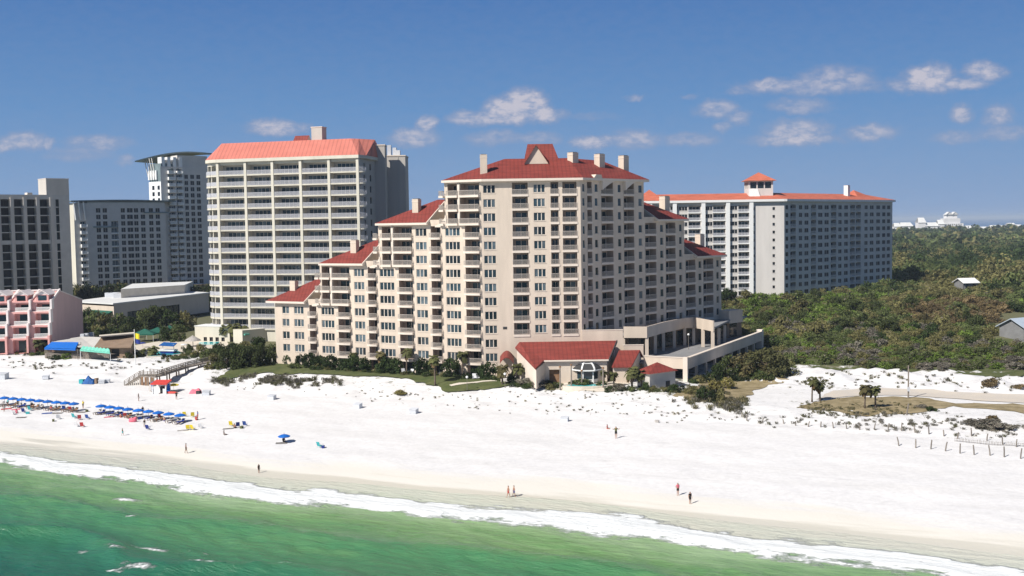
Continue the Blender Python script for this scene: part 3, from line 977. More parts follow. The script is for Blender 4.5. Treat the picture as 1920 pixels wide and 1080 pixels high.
def build_hotel():
    YT = 231.5
    J = atY(903.5, 540, YT)
    Cn = atY(1090.3, 540, YT)
    dl = Vector((-.887, .461)).normalized()
    # left end of the wing
    Fl0 = Frame((J.x + dl.x * 80, J.y + dl.y * 80), (J.x, J.y))
    ul, _ = Fl0.hit(517, 620)
    p0 = Fl0.P(ul, 0, 0)
    FL = Frame((p0.x, p0.y), (J.x, J.y))
    FT = Frame((J.x, YT), (Cn.x, YT))
    dr = Vector((.70, .714)).normalized()
    Fr0 = Frame((Cn.x, Cn.y), (Cn.x + dr.x * 80, Cn.y + dr.y * 80))
    ur, _ = Fr0.hit(1352.5, 560)
    p1 = Fr0.P(ur, 0, 0)
    FR = Frame((Cn.x, Cn.y), (p1.x, p1.y))
    zb = 5.0
    mid = (FT.P(FT.len / 2, 0, 0))
    root = thing('hotel', 'cream stepped hotel block with red tiled roofs and three descending terraces behind the lawn', 'hotel', (mid.x, mid.y, zb))
    Z = lambda k: 8.4 + FH * k
    EAVE = lambda n: Z(n) - 0.05          # top of n storeys
    win = Pool('window', root, rest='windows')
    bal = Pool('balcony', root, 'railing', rest='balconies')
    U = lambda F, px, py: F.hit(px, py)[0]
    walls = MB()

    # ---- steps of a wing: (u0, u1, number of storeys)
    def wing(F, steps, cols, ground_gap):
        for u0, u1, n in steps:
            ops = []
            top = EAVE(n)
            for c in cols:
                kind, a, b, k0, k1, npn = c
                if not (u0 - .01 <= (a + b) / 2 <= u1): continue
                a2, b2 = max(a, u0 + .05), min(b, u1 - .05)
                for k in range(k0, k1 + 1):
                    if k >= n: continue
                    z = Z(k)
                    if kind == 'w':
                        ops.append((a2, b2, z + .35, z + 2.1, .3))
                        win.add(window_mb(b2 - a2, 1.75, npn, var=k % 3), F.P(a2, 0, z + .35), F.rz)
                    else:
                        pj = {'b': .75, 's': .12, 'c': .75}[kind]
                        ops.append((a2, b2, z, z + 2.55, 1.9, 'recess'))
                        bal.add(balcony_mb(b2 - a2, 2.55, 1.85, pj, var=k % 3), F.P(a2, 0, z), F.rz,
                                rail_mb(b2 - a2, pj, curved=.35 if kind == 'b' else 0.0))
            # ground-floor patios
            for c in cols:
                kind, a, b, k0, k1, npn = c
                if k0 == 0 and kind == 'b' and u0 <= (a + b) / 2 <= u1:
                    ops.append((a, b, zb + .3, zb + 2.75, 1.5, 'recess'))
                    g = MB(); g.face([F.P(a, -1.49, zb + .3), F.P(b, -1.49, zb + .3), F.P(b, -1.49, zb + 2.75), F.P(a, -1.49, zb + 2.75)], 'glass')
                    g.build('patio_door', root)
            wall_open(walls, F, u0, u1, zb, top, ops, 'wall')
    # ---- left wing columns (pixel columns read near the middle of the facade)
    L = lambda a, b, py=580: (U(FL, a, py), U(FL, b, py))
    b32 = U(FL, 601, 560); b21 = U(FL, 711, 520); b1t = U(FL, 835, 470)
    colsL = [('w', *L(529, 542), 0, 3, 2), ('w', *L(551, 569), 0, 3, 3), ('b', *L(580, 593), 0, 3, 0), ('w', *L(602.5, 626.5), 0, 3, 4),
             ('b', *L(634, 657.5), 0, 3, 0), ('w', *L(665, 684), 0, 6, 3), ('b', *L(691, 707, 580), 0, 6, 0), ('w', *L(714, 741, 620), 0, 6, 4),
             ('b', *L(750, 776, 620), 0, 6, 0), ('w', *L(782.6, 803, 620), 0, 9, 3), ('b', *L(811, 829.5, 620), 0, 9, 0), ('w', *L(837.5, 865.5, 620), 0, 9, 4),
             ('b', *L(875, 902.5, 620), 0, 9, 0),
             ('c', *L(603, 619, 510), 4, 6, 0), ('c', *L(624, 655, 510), 4, 6, 0),
             ('c', *L(716, 733.8, 445), 7, 9, 0), ('c', *L(739, 772.4, 445), 7, 9, 0),
             ('c', *L(839, 858, 350), 10, 12, 0), ('c', *L(863, 898.5, 350), 10, 12, 0)]
    wing(FL, [(0, b32, 4), (b32, b21, 7), (b21, b1t, 10), (b1t, FL.len, 13)], colsL, True)
    # ---- tower front
    Tt = lambda a, b, py=616: (U(FT, a, py), U(FT, b, py))
    colsT = [('w', *Tt(910, 932), 0, 12, 3), ('s', *Tt(964, 993), 2, 12, 0), ('w', *Tt(1003.6, 1025), 2, 12, 3), ('s', *Tt(1035.5, 1050), 2, 12, 0), ('s', *Tt(1057.6, 1084), 2, 12, 0)]
    wing(FT, [(0, FT.len, 13)], colsT, False)
    # ---- right wing
    Rr = lambda a, b, py=555: (U(FR, a, py), U(FR, b, py))
    br1 = U(FR, 1207.5, 430); br2 = U(FR, 1283, 480)
    colsR = [('w', *Rr(1094, 1098.5), 2, 12, 1), ('s', *Rr(1103, 1111.5), 2, 12, 0), ('w', *Rr(1117, 1123), 2, 12, 1), ('s', *Rr(1129, 1151), 2, 12, 0),
             ('w', *Rr(1160, 1166), 2, 12, 1), ('s', *Rr(1171, 1190), 2, 12, 0), ('w', *Rr(1198.5, 1205.5), 2, 12, 1), ('s', *Rr(1210.5, 1231), 2, 9, 0),
             ('w', *Rr(1238.5, 1244.5), 2, 9, 1), ('s', *Rr(1249, 1267), 2, 9, 0), ('w', *Rr(1274, 1279.5), 2, 9, 1), ('s', *Rr(1286, 1304), 2, 6, 0),
             ('w', *Rr(1310, 1315.5), 2, 6, 1), ('s', *Rr(1319, 1337.5), 2, 6, 0), ('w', *Rr(1343.5, 1348.5), 2, 6, 1)]
    wing(FR, [(0, br1, 13), (br1, br2, 10), (br2, FR.len, 7)], colsR, False)
    # end walls and backs
    DP = 16.0
    for F, steps in ((FL, [(0, b32, 4), (b32, b21, 7), (b21, b1t, 10), (b1t, FL.len - 4, 13)]), (FR, [(4, br1, 13), (br1, br2, 10), (br2, FR.len, 7)])):
        zprev = zb
        for i, (a, b, n) in enumerate(steps):
            t = EAVE(n)
            walls.face([F.P(b, -DP, zb), F.P(a, -DP, zb), F.P(a, -DP, t), F.P(b, -DP, t)], 'wall')
        if F is FL:
            for a, z0, z1 in ((0, zb, EAVE(4)), (b32, EAVE(4), EAVE(7)), (b21, EAVE(7), EAVE(10)), (b1t, EAVE(10), EAVE(13))):
                walls.face([F.P(a, -DP, z0), F.P(a, -2, z0), F.P(a, -2, z1), F.P(a, -DP, z1)], 'wall')
                if z0 == zb: walls.face([F.P(a, -2, z0), F.P(a, 0, z0), F.P(a, 0, z1), F.P(a, -2, z1)], 'wall')
        else:
            for a, z0, z1 in ((br1, EAVE(10), EAVE(13)), (br2, EAVE(7), EAVE(10)), (FR.len, zb, EAVE(7))):
                walls.face([F.P(a, 0, z0), F.P(a, -DP, z0), F.P(a, -DP, z1), F.P(a, 0, z1)], 'wall')
    walls.build('wall', root)
    # blank vent on the tower
    g = MB(); u, z = FT.hit(947, 615); g.box(FT, u - .45, u + .45, -.05, .04, z - .28, z + .28, 'dark'); g.build('vent', root)
    # corner balconies' open ends with slender columns: small curved slabs at the left ends of the stacks
    for ub, k0 in ((b32, 4), (b21, 7), (b1t, 10)):
        for k in range(k0, k0 + 3):
            g = MB()
            g.box(FL, ub - 1.1, ub, -3.2, .75, Z(k) - .45, Z(k), 'trim')
            o = g.build('end_balcony', root)
            r = MB()
            for a, b in (((ub - 1.05, .7), (ub, .7)), ((ub - 1.05, -3.1), (ub - 1.05, .7))):
                p, q = FL.P(a[0], a[1], 0), FL.P(b[0], b[1], 0)
                n = max(3, int((q - p).length / .16))
                r.beam((p.x, p.y, Z(k) + 1.05), (q.x, q.y, Z(k) + 1.05), .07, .07, 'rail')
                for i in range(n + 1):
                    w = p.lerp(q, i / n); r.tube([(w.x, w.y, Z(k)), (w.x, w.y, Z(k) + 1.05)], [.028, .028], 'rail', 4, False)
            rr_ = put('railing', r.mesh('railing', root.location), o)
        # sloping curved screen walls under the stack end
        g = MB()
        for k in (k0 - 1,):
            pts = []
            z0 = EAVE(k0) if False else Z(k0) - .45
            for i in range(9):
                t = i / 8
                pts.append((ub + .1 - 2.6 + 2.9 * t, z0 - .0 + (0.1 + 2.2 * (t ** 2))))
            for (ua, za), (uc, zc) in zip(pts[:-1], pts[1:]):
                g.hexa([FL.P(ua, .15, z0 - .3), FL.P(uc, .15, z0 - .3), FL.P(uc, -.1, z0 - .3), FL.P(ua, -.1, z0 - .3), FL.P(ua, .15, za), FL.P(uc, .15, zc), FL.P(uc, -.1, zc), FL.P(ua, -.1, za)], 'trim')
        g.build('parapet', root)
    # slender columns between paired stack balconies
    for pxc, py, k0, k1 in ((621.5, 510, 4, 7), (736.3, 445, 7, 10), (860.5, 350, 10, 13)):
        g = MB()
        u = U(FL, pxc, py)
        g.box(FL, u - .28, u + .28, -.3, .35, Z(k0) - .45, EAVE(k1) - .4, 'trim')
        g.build('column', root)

    # ---- roofs over the steps
    def step_roof(F, n, ua, ub, wallu, left):
        ze = EAVE(n)
        g = MB()
        if left: hip_roof(g, F, ua, ub, 1.0, -17.0, ze + .36, ze + 5.6, (ub - ua) * .82, 0.0, 'roof')
        else: hip_roof(g, F, ua, ub, 1.0, -17.0, ze + .36, ze + 5.6, 0.0, (ub - ua) * .82, 'roof')
        g.box(F, ua, ub, -17.0, 1.0, ze - .12, ze + .355, 'trim')
        o = g.build('roof', root)
        # raking white board on the open side
        q = MB()
        uo, s = (ub, 1) if left else (ua, -1)
        dm = -8.0
        for dA, zA, dB, zB in ((1.15, ze + .15, dm, ze + 5.65), (dm, ze + 5.65, -17, ze + .15)):
            q.beam(F.P(uo + s * .12, dA, zA), F.P(uo + s * .12, dB, zB), .22, .5, 'trim')
        q.build('rake_board', root)
        # flat terrace beside it, with parapet
        q = MB()
        a, b = (ub, wallu) if left else (wallu, ua)
        q.box(F, a, b, -DP, -.02, ze - .3, ze + .02, 'paving')
        q.box(F, a, b, -.25, -.004, ze + .02, ze + .95, 'wall')
        q.build('terrace', root)
        return ze
    ze = step_roof(FL, 4, U(FL, 503, 565), U(FL, 575, 566), b32, True)
    ze = step_roof(FL, 7, U(FL, 601.5, 494), U(FL, 684, 493), b21, True)
    ze = step_roof(FL, 10, U(FL, 707.5, 420), U(FL, 804, 420), b1t, True)
    step_roof(FR, 10, U(FR, 1227, 408), U(FR, 1286, 408), br1, False)
    step_roof(FR, 7, U(FR, 1301, 478), U(FR, 1357, 478), br2, False)

    # ---- tower roof
    ze = EAVE(13)
    g = MB()
    uL = U(FL, 831, 340)
    A = FL.P(uL, .9, ze + .36)
    B = Vector((J.x + .3, J.y - 1.0, ze + .36))
    Cc = Vector((Cn.x + .5, Cn.y - 1.0, ze + .36))
    uR = br1 + 1.0
    D = FR.P(uR, .9, ze + .36)
    D2 = FR.P(uR, -17, ze + .36)
    A2 = FL.P(uL, -17, ze + .36)
    zr = ze + 5.3
    R1 = atY(946, 299, 242); R1.z = zr
    R2 = atY(1064, 296, 242); R2.z = zr
    R3 = FR.P(uR - 6.5, -8, zr - .3)
    Bk = Vector(((R1.x + R2.x) / 2, 252, ze + .36))
    g.face([A, B, R1], 'roof'); g.face([B, Cc, R2, R1], 'roof'); g.face([Cc, D, R3, R2], 'roof'); g.face([D, D2, R3], 'roof')
    g.face([A2, A, R1], 'roof'); g.face([Bk, A2, R1], 'roof'); g.face([R2, Bk, R1], 'roof'); g.face([D2, Bk, R2, R3], 'roof')
    ro = g.build('roof', root)
    g = MB()
    g.prism([(p.x, p.y) for p in (A, B, Cc, D, D2, Bk, A2)], ze - .15, ze + .355, 'trim')
    g.build('eave', root)
    # cross gable on the ridge: white triangular front, red slopes
    g = MB()
    ga, gb, gt = atY(983, 297, 238.5), atY(1028, 297, 238.5), atY(1005, 272.5, 238.5)
    ga.z = gb.z = zr - 1.4
    ta, tb, tt = ga + Vector((-.5, 9, 0)), gb + Vector((.9, 9, 0)), gt + Vector((.3, 9, 0))
    g.face([ga, gb, gt], 'wall')
    ov = Vector((0, -.5, 0))
    for p, q, r, s_ in ((ga, gt, tt, ta), (gt, gb, tb, tt)):
        g.slab([p + ov, q + ov, r, s_][::-1] if False else [p + ov + Vector((0, 0, .15)), s_ + Vector((0, 0, .15)), r + Vector((0, 0, .15)), q + ov + Vector((0, 0, .15))], .16, 'roof')
    g.face([tb, ta, tt], 'wall')
    g.build('gable', root)
    # the tall red hipped block behind the gable
    g = MB()
    x0, x1 = atY(985, 285, 244).x, atY(1040, 285, 244).x
    z0, z1 = zr - 1.5, atY(1010, 270.5, 244).z
    g.hexa([(x0 - .6, 240.5, z0), (x1 + 1.2, 240.5, z0), (x1 + 1.2, 249, z0), (x0 - .6, 249, z0), (x0 + .5, 243.2, z1), (x1 - .5, 243.2, z1), (x1 - .5, 246.2, z1), (x0 + .5, 246.2, z1)], 'roof')
    g.build('roof_lantern', root)
    # white wedges added under the right eave, standing for sunlit undersides
    for a, b in ((1125, 1151), (1168, 1190)):
        g = MB()
        u0, u1 = U(FR, a, 335), U(FR, b, 335)
        n = 7
        for i in range(n):
            t0, t1 = i / n, (i + 1) / n
            zl = lambda t: ze - .16 - 2.0 * (1 - t) ** 1.5
            q = lambda t, d, z: FR.P(u0 + (u1 - u0) * t, d, z)
            g.hexa([q(t0, .8, zl(t0)), q(t1, .8, zl(t1)), q(t1, .004, zl(t1)), q(t0, .004, zl(t0)), q(t0, .8, ze - .155), q(t1, .8, ze - .155), q(t1, .004, ze - .155), q(t0, .004, ze - .155)], 'trim')
        g.build('sunlit_wedge', root)
    # raised shaded parapet on the corner of the right wing
    g = MB()
    u0, u1 = U(FR, 1092.5, 330), U(FR, 1124, 330)
    g.hexa([FR.P(u0 + 2.0, 1.0, ze - .2), FR.P(u1, 1.0, ze - .2), FR.P(u1, -.35, ze - .2), FR.P(u0 + 2.0, -.35, ze - .2), FR.P(u0 + 3.4, 1.0, ze + 1.15), FR.P(u1 - .5, 1.0, ze + 1.15), FR.P(u1 - .5, -.35, ze + 1.15), FR.P(u0 + 3.4, -.35, ze + 1.15)], 'wall')
    g.build('parapet', root)
    # ---- chimneys: (centre px, base py, top py, frame, depth on the roof, width)
    for px, pb, pt, F, d, w in ((906.5, 321, 291, FT, -3.2, 1.55), (1074, 306, 287, FR, -7.2, 1.9), (1124, 316, 290, FR, -5.2, 1.9), (1169, 320, 293, FR, -4.6, 1.9),
                                (781, 403, 374, FL, -3.6, 1.6), (665, 477, 451, FL, -3.6, 1.6), (551, 556, 527, FL, -3.6, 1.6), (1246, 396, 369, FR, -4.4, 2.0), (1312, 464, 440, FR, -4.4, 1.9)):
        u, z = F.hit(px, pb, d)
        u, zt = F.hit(px, pt, d)
        if F is FT and False: pass
        put('chimney', chimney_mb(w, w * .85, zt - z + 1.2).mesh('chimney'), root, F.P(u, d, z - 1.2) - Vector(root.location), F.rz)
    for p in (win, bal): p.finish()
    return root, FL, FT, FR, J, Cn


HOTEL, FL, FT, FR, HJ, HC = build_hotel()
# ------------------------------------------------------------------ deck, clubhouse and pavilions at the hotel's foot
def quadroof(g, pts, th, m):
    g.slab(pts, th, m)


def build_deck():
    zt, zf, zg = 10.0, 8.8, 5.0
    root = thing('parking_deck', 'shaded parking deck with pale parapet and columns along the right side of the cream hotel', 'parking deck', (45, 245, zg))
    a = Vector((24.3, 231.4)); b = atZ(1207, 668, zt).xy; c = atZ(1290, 672, zt).xy; d = atZ(1428, 622, zt).xy
    e = Vector((d.x - 9, d.y + 6))
    inner = [FR.P(58, -.5, 0).xy, FR.P(9, .05, 0).xy]
    g = MB()
    g.prism([tuple(p) for p in (a, b, c, d, e, *inner)], zf - .5, zf, 'deck')
    g.build('floor', root)
    # outer parapet with a pale coping
    for p, q in ((b, c), (c, d)):
        F = Frame(p, q)
        g = MB()
        g.box(F, 0, F.len, -.3, .02, zf - 1.1, zt, 'wall')
        g.box(F, -.02, F.len + .1, -.75, .12, zt, zt + .12, 'trim')
        g.build('parapet', root)
    F = Frame(c, d)
    g = MB()
    g.box(F, -.7, 0.0, -.9, .1, zg, zt + .3, 'trim'); g.build('column', root)
    g = MB()
    g.box(F, F.len, F.len + 1.6, -1.4, .1, zg, zt + .5, 'trim'); g.build('end_pier', root)
    n = 9
    for i in range(1, n):
        g = MB(); u = F.len * i / n
        g.box(F, u - .3, u + .3, -.6, -.1, zg, zf - 1.1, 'wall'); g.build('column', root)
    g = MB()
    g.box(F, .2, F.len, -5.2, -5, zg, zf - .5, 'dark'); g.build('garage_shade', root)  # dark sheet standing for the shade inside the open garage
    # front walls stepping down from the tower
    F2 = Frame((HC.x - .02, 231.3), atY(1168, 640, 231.3).xy)
    g = MB(); zw = 15.2
    g.box(F2, 0.0, F2.len, -.5, .0, zg, zw, 'wall'); g.box(F2, -.0, F2.len + .06, -.56, .06, zw, zw + .14, 'trim'); g.build('front_wall', root)
    p = F2.P(F2.len, 0, 0).xy
    F3 = Frame((p.x, 230.6), atY(1206.5, 655, 230.6).xy)
    g = MB(); zw = 11.9
    g.box(F3, 0.0, F3.len, -.5, .0, zg, zw, 'wall'); g.box(F3, -.0, F3.len + .06, -.56, .06, zw, zw + .14, 'trim'); g.build('front_wall', root)
    # upper terrace with its zigzag parapet, on columns
    zp, zq = 15.5, 13.0
    tp = [F2.P(F2.len - .3, -.2, 0).xy] + [atZ(x, y, zp).xy for x, y in ((1169, 612.5), (1213, 612.5), (1244, 604), (1284, 596), (1301, 595), (1337, 601.5))]
    tp2 = [atZ(1369.6, 586.5, zp).xy, atZ(1391, 584, zp).xy]
    tp = tp[1:]
    back = [FR.P(FR.len + 12, .05, 0).xy, FR.P(6, .05, 0).xy]
    g = MB(); g.prism([tuple(p) for p in (*tp, *tp2, *back)], zq + .4, zq + .8, 'deck'); g.build('terrace_floor', root)
    allp = tp + tp2
    for p, q in zip(tp[:-1], tp[1:]):
        F = Frame(p, q); g = MB(); g.box(F, 0, F.len, -.3, .02, zq, zp, 'wall'); g.build('terrace_parapet', root)
    F = Frame(tp2[0], tp2[1]); g = MB(); g.box(F, -.6, F.len + .4, -3.5, .02, zq - .2, zp + .5, 'wall'); g.build('terrace_parapet', root)
    for p, q, k in ((tp[0], tp[1], 1), (tp[1], tp[2], 2), (tp[2], tp[3], 2), (tp[3], tp[4], 1), (tp[4], tp[5], 2), (tp[5], tp2[0], 3)):
        for i in range(k):
            w = p.lerp(q, i / k)
            g = MB(); g.bx(w.x - .35, w.x + .35, w.y + .2, w.y + .9, zf, zq, 'wall'); g.build('column', root)
    # glazed wall under the terrace
    Fi = Frame(FR.P(5, .9, 0), FR.P(FR.len + 8, .9, 0))
    g = MB(); g.box(Fi, 0, Fi.len, -.1, 0, zf, zq + .4, 'brownwall')
    for i in range(12): g.box(Fi, 1 + i * 4.6, 4.4 + i * 4.6, .004, .03, zf + .2, zq - .6, 'glass')
    g.build('glazing', root)
    return root


build_deck()


def globe_lamp(loc, h, label, group='white globe lamps'):
    t = thing('globe_lamp', label, 'lamp', loc, 0, group)
    g = MB(); g.tube([(0, 0, 0), (0, 0, .25), (0, 0, .26), (0, 0, h)], [.11, .1, .05, .045], 'post', 8)
    g.v and put('post', g.mesh('post'), t)
    g = MB()
    pts, rs = [], []
    for i in range(9):
        a = math.pi * i / 8
        pts.append((0, 0, h + .27 - .27 * math.cos(a))); rs.append(max(.02, .27 * math.sin(a)))
    g.tube(pts, rs, 'paint', 12)
    put('globe', g.mesh('globe', smooth=True), t)
    return t


F_d = atZ(1291, 655, 8.8)
globe_lamp((F_d.x, F_d.y, 8.8), 3.2, 'white globe lamp on the shaded parking deck behind its pale parapet')


def build_clubhouse():
    zg = 5.0
    root = thing('clubhouse', 'low cream clubhouse with a broad red roof in front of the hotel tower', 'clubhouse', (10, 223, zg))
    W = lambda px, py, Y: atY(px, py, Y)
    rl, rr = W(974, 638.5, 228), W(1156, 641.5, 228)
    er, el, lf, ll = W(1141, 674, 219.6), W(1019, 672, 219.6), W(1004, 690.5, 215), W(966, 651, 229)
    er2 = W(1143, 683, 219.2)
    g = MB()
    zr = (rl.z + rr.z) / 2; ze = er.z
    rl.z = rr.z = zr; el.z = er.z = ze
    g.slab([el, er, rr, rl], .3, 'roof')
    g.slab([lf, el + Vector((0, 0, .02)), rl + Vector((0, 0, .02)), ll], .3, 'roof')
    g.slab([rl, rr, rr + Vector((0, 2.9, -1.2)), rl + Vector((0, 2.9, -1.2))], .3, 'roof')
    g.build('roof', root)
    # walls: front, left gable, right gable
    g = MB()
    F = Frame((el.x + .4, el.y + .55), (er.x - .3, er.y + .55))
    u0, _ = F.hit(1030, 705); u1, _ = F.hit(1050, 705)
    wall_open(g, F, 0, F.len, zg, ze - .32, [(u0, u1, zg + .1, zg + 3.3, .8, 'brownwall')], 'wall')
    g.face([F.P(u0, -.75, zg), F.P(u1, -.75, zg), F.P(u1, -.75, zg + 3.3), F.P(u0, -.75, zg + 3.3)], 'brownwood')
    # left gable, facing left
    fa = Vector((lf.x + .15, lf.y + .5)); fb = Vector((ll.x + .35, ll.y - .2))
    g.face([(fb.x, fb.y, zg), (fa.x, fa.y, zg), (fa.x, fa.y, lf.z - .35), (fb.x, fb.y, ll.z - .35)], 'trim')
    g.face([(fa.x, fa.y, zg), (F.P(0, 0, 0).x, F.P(0, 0, 0).y, zg), (F.P(0, 0, 0).x, F.P(0, 0, 0).y, ze - .35), (fa.x, fa.y, lf.z - .35)], 'wall')
    q = F.P(F.len, 0, 0)
    g.face([(q.x, q.y, zg), (rr.x - .3, 230.4, zg), (rr.x - .3, 230.4, zr - 1.5), (rr.x - .3, 228, zr - .35), (q.x, q.y, ze - .35)], 'wall')
    g.build('wall', root)
    g = MB(); g.beam(er + Vector((.12, -.1, -.1)), rr + Vector((.12, 0, -.1)), .2, .5, 'dark'); g.build('shaded_edge', root)  # dark beam standing for the shaded gable end
    g = MB(); g.beam(el + Vector((.1, -.1, -.12)), er + Vector((0, -.1, -.12)), .16, .3, 'trim'); g.build('fascia', root)
    # second, smaller wing to the right
    a, b = W(1166, 656, 226), W(1200, 657, 226)
    c, d = W(1184, 687, 218.6), W(1147, 687.5, 218.6)
    a.z = b.z = (a.z + b.z) / 2; c.z = d.z = (c.z + d.z) / 2
    a.x = d.x + 2.2
    g = MB(); g.slab([d, c, b, a], .25, 'roof'); g.slab([a, b, b + Vector((1.2, 4.0, -1.9)), a + Vector((1.2, 4, -1.9))], .25, 'roof'); g.build('roof', root)
    g = MB()
    g.face([(d.x + .3, d.y + .6, zg), (c.x - .3, c.y + .6, zg), (c.x - .3, c.y + .6, c.z - .05), (d.x + .3, d.y + .6, c.z - .05)], 'wall')
    g.face([(c.x - .3, c.y + .6, zg), (b.x + .7, 230, zg), (b.x + .7, 230, b.z - 2.1), (b.x - .2, b.y, b.z - .27), (c.x - .3, c.y + .6, c.z - .05)], 'wall')
    g.build('wall', root)
    return root


build_clubhouse()


def build_pavilion():
    zg = 4.6
    ap = atY(1232, 679, 215); ap.z = max(ap.z, 9.0)
    l, r, f = atY(1189, 697, 213), atY(1272, 693, 214), atY(1216, 703.5, 209)
    ze = (l.z + r.z + f.z) / 3
    bk = Vector((ap.x + (ap.x - f.x) * .8, ap.y + 5.5, ze))
    for p in (l, r, f): p.z = ze
    root = thing('pavilion', 'small square pavilion with a red pyramid roof right of the clubhouse', 'pavilion', (ap.x, ap.y, zg))
    g = MB()
    ring = [l, f, r, bk]
    for i in range(4): g.face([ring[i], ring[(i + 1) % 4], ap], 'roof')
    g.face([p - Vector((0, 0, .02)) for p in reversed(ring)], 'trim')
    g.build('roof', root)
    c = (l + f + r + bk) / 4
    g = MB(); g.prism([tuple((c + (p - c) * .86).xy) for p in ring], zg - .8, ze - .03, 'greige'); g.build('wall', root)
    g = MB(); F = Frame((c + (f - c) * .86).xy, (c + (r - c) * .86).xy)
    g.box(F, F.len * .62, F.len * .78, .003, .05, zg, zg + 2.1, 'dark'); g.build('door', root)
    # small arched red canopy at the other end of the clubhouse
    p = atY(946, 684, 224)
    root = thing('canopy', 'small arched red entrance canopy on the tower wall left of the clubhouse', 'canopy', (p.x, 228.5, p.z))
    g = MB()
    n = 8
    x0, x1 = atY(937.5, 682, 226).x, atY(963.5, 684, 226).x
    zc = atY(950, 684, 226).z; zt = atY(950, 667, 226).z
    for i in range(n):
        t0, t1 = i / n, (i + 1) / n
        X = lambda t: x0 + (x1 - x0) * t
        Zz = lambda t: zc + (zt - zc) * math.sin(math.pi * (.12 + .76 * t))
        q = [Vector((X(t0), 223.5, Zz(t0))), Vector((X(t1), 223.5, Zz(t1))), Vector((X(t1), 231.2, Zz(t1) + .5)), Vector((X(t0), 231.2, Zz(t0) + .5))]
        g.slab(q, .14, 'roof')
    g.build('roof', root)
    for x in (x0 + .25, x1 - .25):
        g = MB(); g.tube([(x, 223.9, 5.0), (x, 223.9, zc + .4)], [.12, .12], 'trim', 8); g.build('post', root)


build_pavilion()


def build_gazebo():
    b = ground(1101, 716)
    root = thing('gazebo', 'white octagonal glasshouse with a ribbed dome beside the little pool', 'gazebo', b)
    R_, h = 2.75, 2.8
    gl = MB(); fr = MB(); dome = MB(); gd = MB()
    n = 8
    for i in range(n):
        a0, a1 = 2 * math.pi * (i + .5) / n, 2 * math.pi * (i + 1.5) / n
        p = Vector((R_ * math.cos(a0), R_ * math.sin(a0), 0)); q = Vector((R_ * math.cos(a1), R_ * math.sin(a1), 0))
        gl.face([p + Vector((0, 0, .9)), q + Vector((0, 0, .9)), q + Vector((0, 0, h - .3)), p + Vector((0, 0, h - .3))], 'glass')
        fr.beam(p, p + Vector((0, 0, h)), .26, .26, 'paint')
        fr.slab([p * 1.01 + Vector((0, 0, .9)), q * 1.01 + Vector((0, 0, .9)), q * 1.01, p * 1.01], .0, 'paint') if False else fr.face([p * 1.01, q * 1.01, q * 1.01 + Vector((0, 0, .9)), p * 1.01 + Vector((0, 0, .9))], 'paint')
        fr.beam(p + Vector((0, 0, h - .15)), q + Vector((0, 0, h - .15)), .26, .3, 'paint')
        prev = None
        for k in range(6):
            t = k / 5
            rr, z = (R_ + .75) * math.cos(t * math.pi / 2 * .95), h + 1.75 * math.sin(t * math.pi / 2) ** 1.25
            c0, c1 = Vector((rr * math.cos(a0), rr * math.sin(a0), z)), Vector((rr * math.cos(a1), rr * math.sin(a1), z))
            if prev:
                gd.face([prev[0], prev[1], c1, c0], 'dark')
                dome.beam(prev[0], c0, .3, .24, 'paint')
                if k in (1,): dome.beam(prev[0], prev[1], .24, .24, 'paint')
                if k in (3, 5): dome.beam(c0, c1, .18, .2, 'paint')
            prev = (c0, c1)
    put('glazing', gl.mesh('glazing'), root); put('frame', fr.mesh('frame'), root)
    put('dome_rib', dome.mesh('dome_rib'), root); put('dome_glass', gd.mesh('dome_glass'), root)
    # pool with pale surround
    pb = ground(1100, 727)
    pl = thing('swimming_pool', 'small turquoise pool in front of the white glasshouse', 'pool', (pb.x, pb.y, pb.z))
    gx, hy = 4.0, 1.5
    g = MB(); g.prism([(pb.x + gx * math.cos(a) * 1.25, pb.y + .6 + hy * math.sin(a) * 1.7) for a in np.linspace(0, 2 * np.pi, 28, endpoint=False)], pb.z - .7, pb.z + .45, 'paving'); g.build('surround', pl)
    g = MB(); g.prism([(pb.x + gx * math.cos(a), pb.y + .6 + hy * math.sin(a)) for a in np.linspace(0, 2 * np.pi, 28, endpoint=False)], pb.z + .4, pb.z + .47, 'pool'); g.build('water', pl)
    for px, py, h in ((1050.5, 731, 4.6), (1071.5, 731, 5.0), (1091, 727, 3.4), (1131, 727, 3.9)):
        p = ground(px, py)
        g = MB(); g.tube([(0, 0, 0), (0, 0, h * .5), (0, 0, h)], [.17, .15, .13], 'wood', 8); g.tube([(0, 0, h), (0, 0, h + .3)], [.26, .2], 'brownwood', 8)
        o = put('timber_post', g.mesh('timber_post'), None, p)
        tag(o, {1050.5: 'leftmost tall timber post standing left of the turquoise pool', 1071.5: 'tall timber post at the left edge of the turquoise pool', 1091: 'short timber post in front of the glasshouse and pool', 1131: 'timber post at the right end of the turquoise pool'}[px], 'post', 'timber posts round the little pool')


build_gazebo()


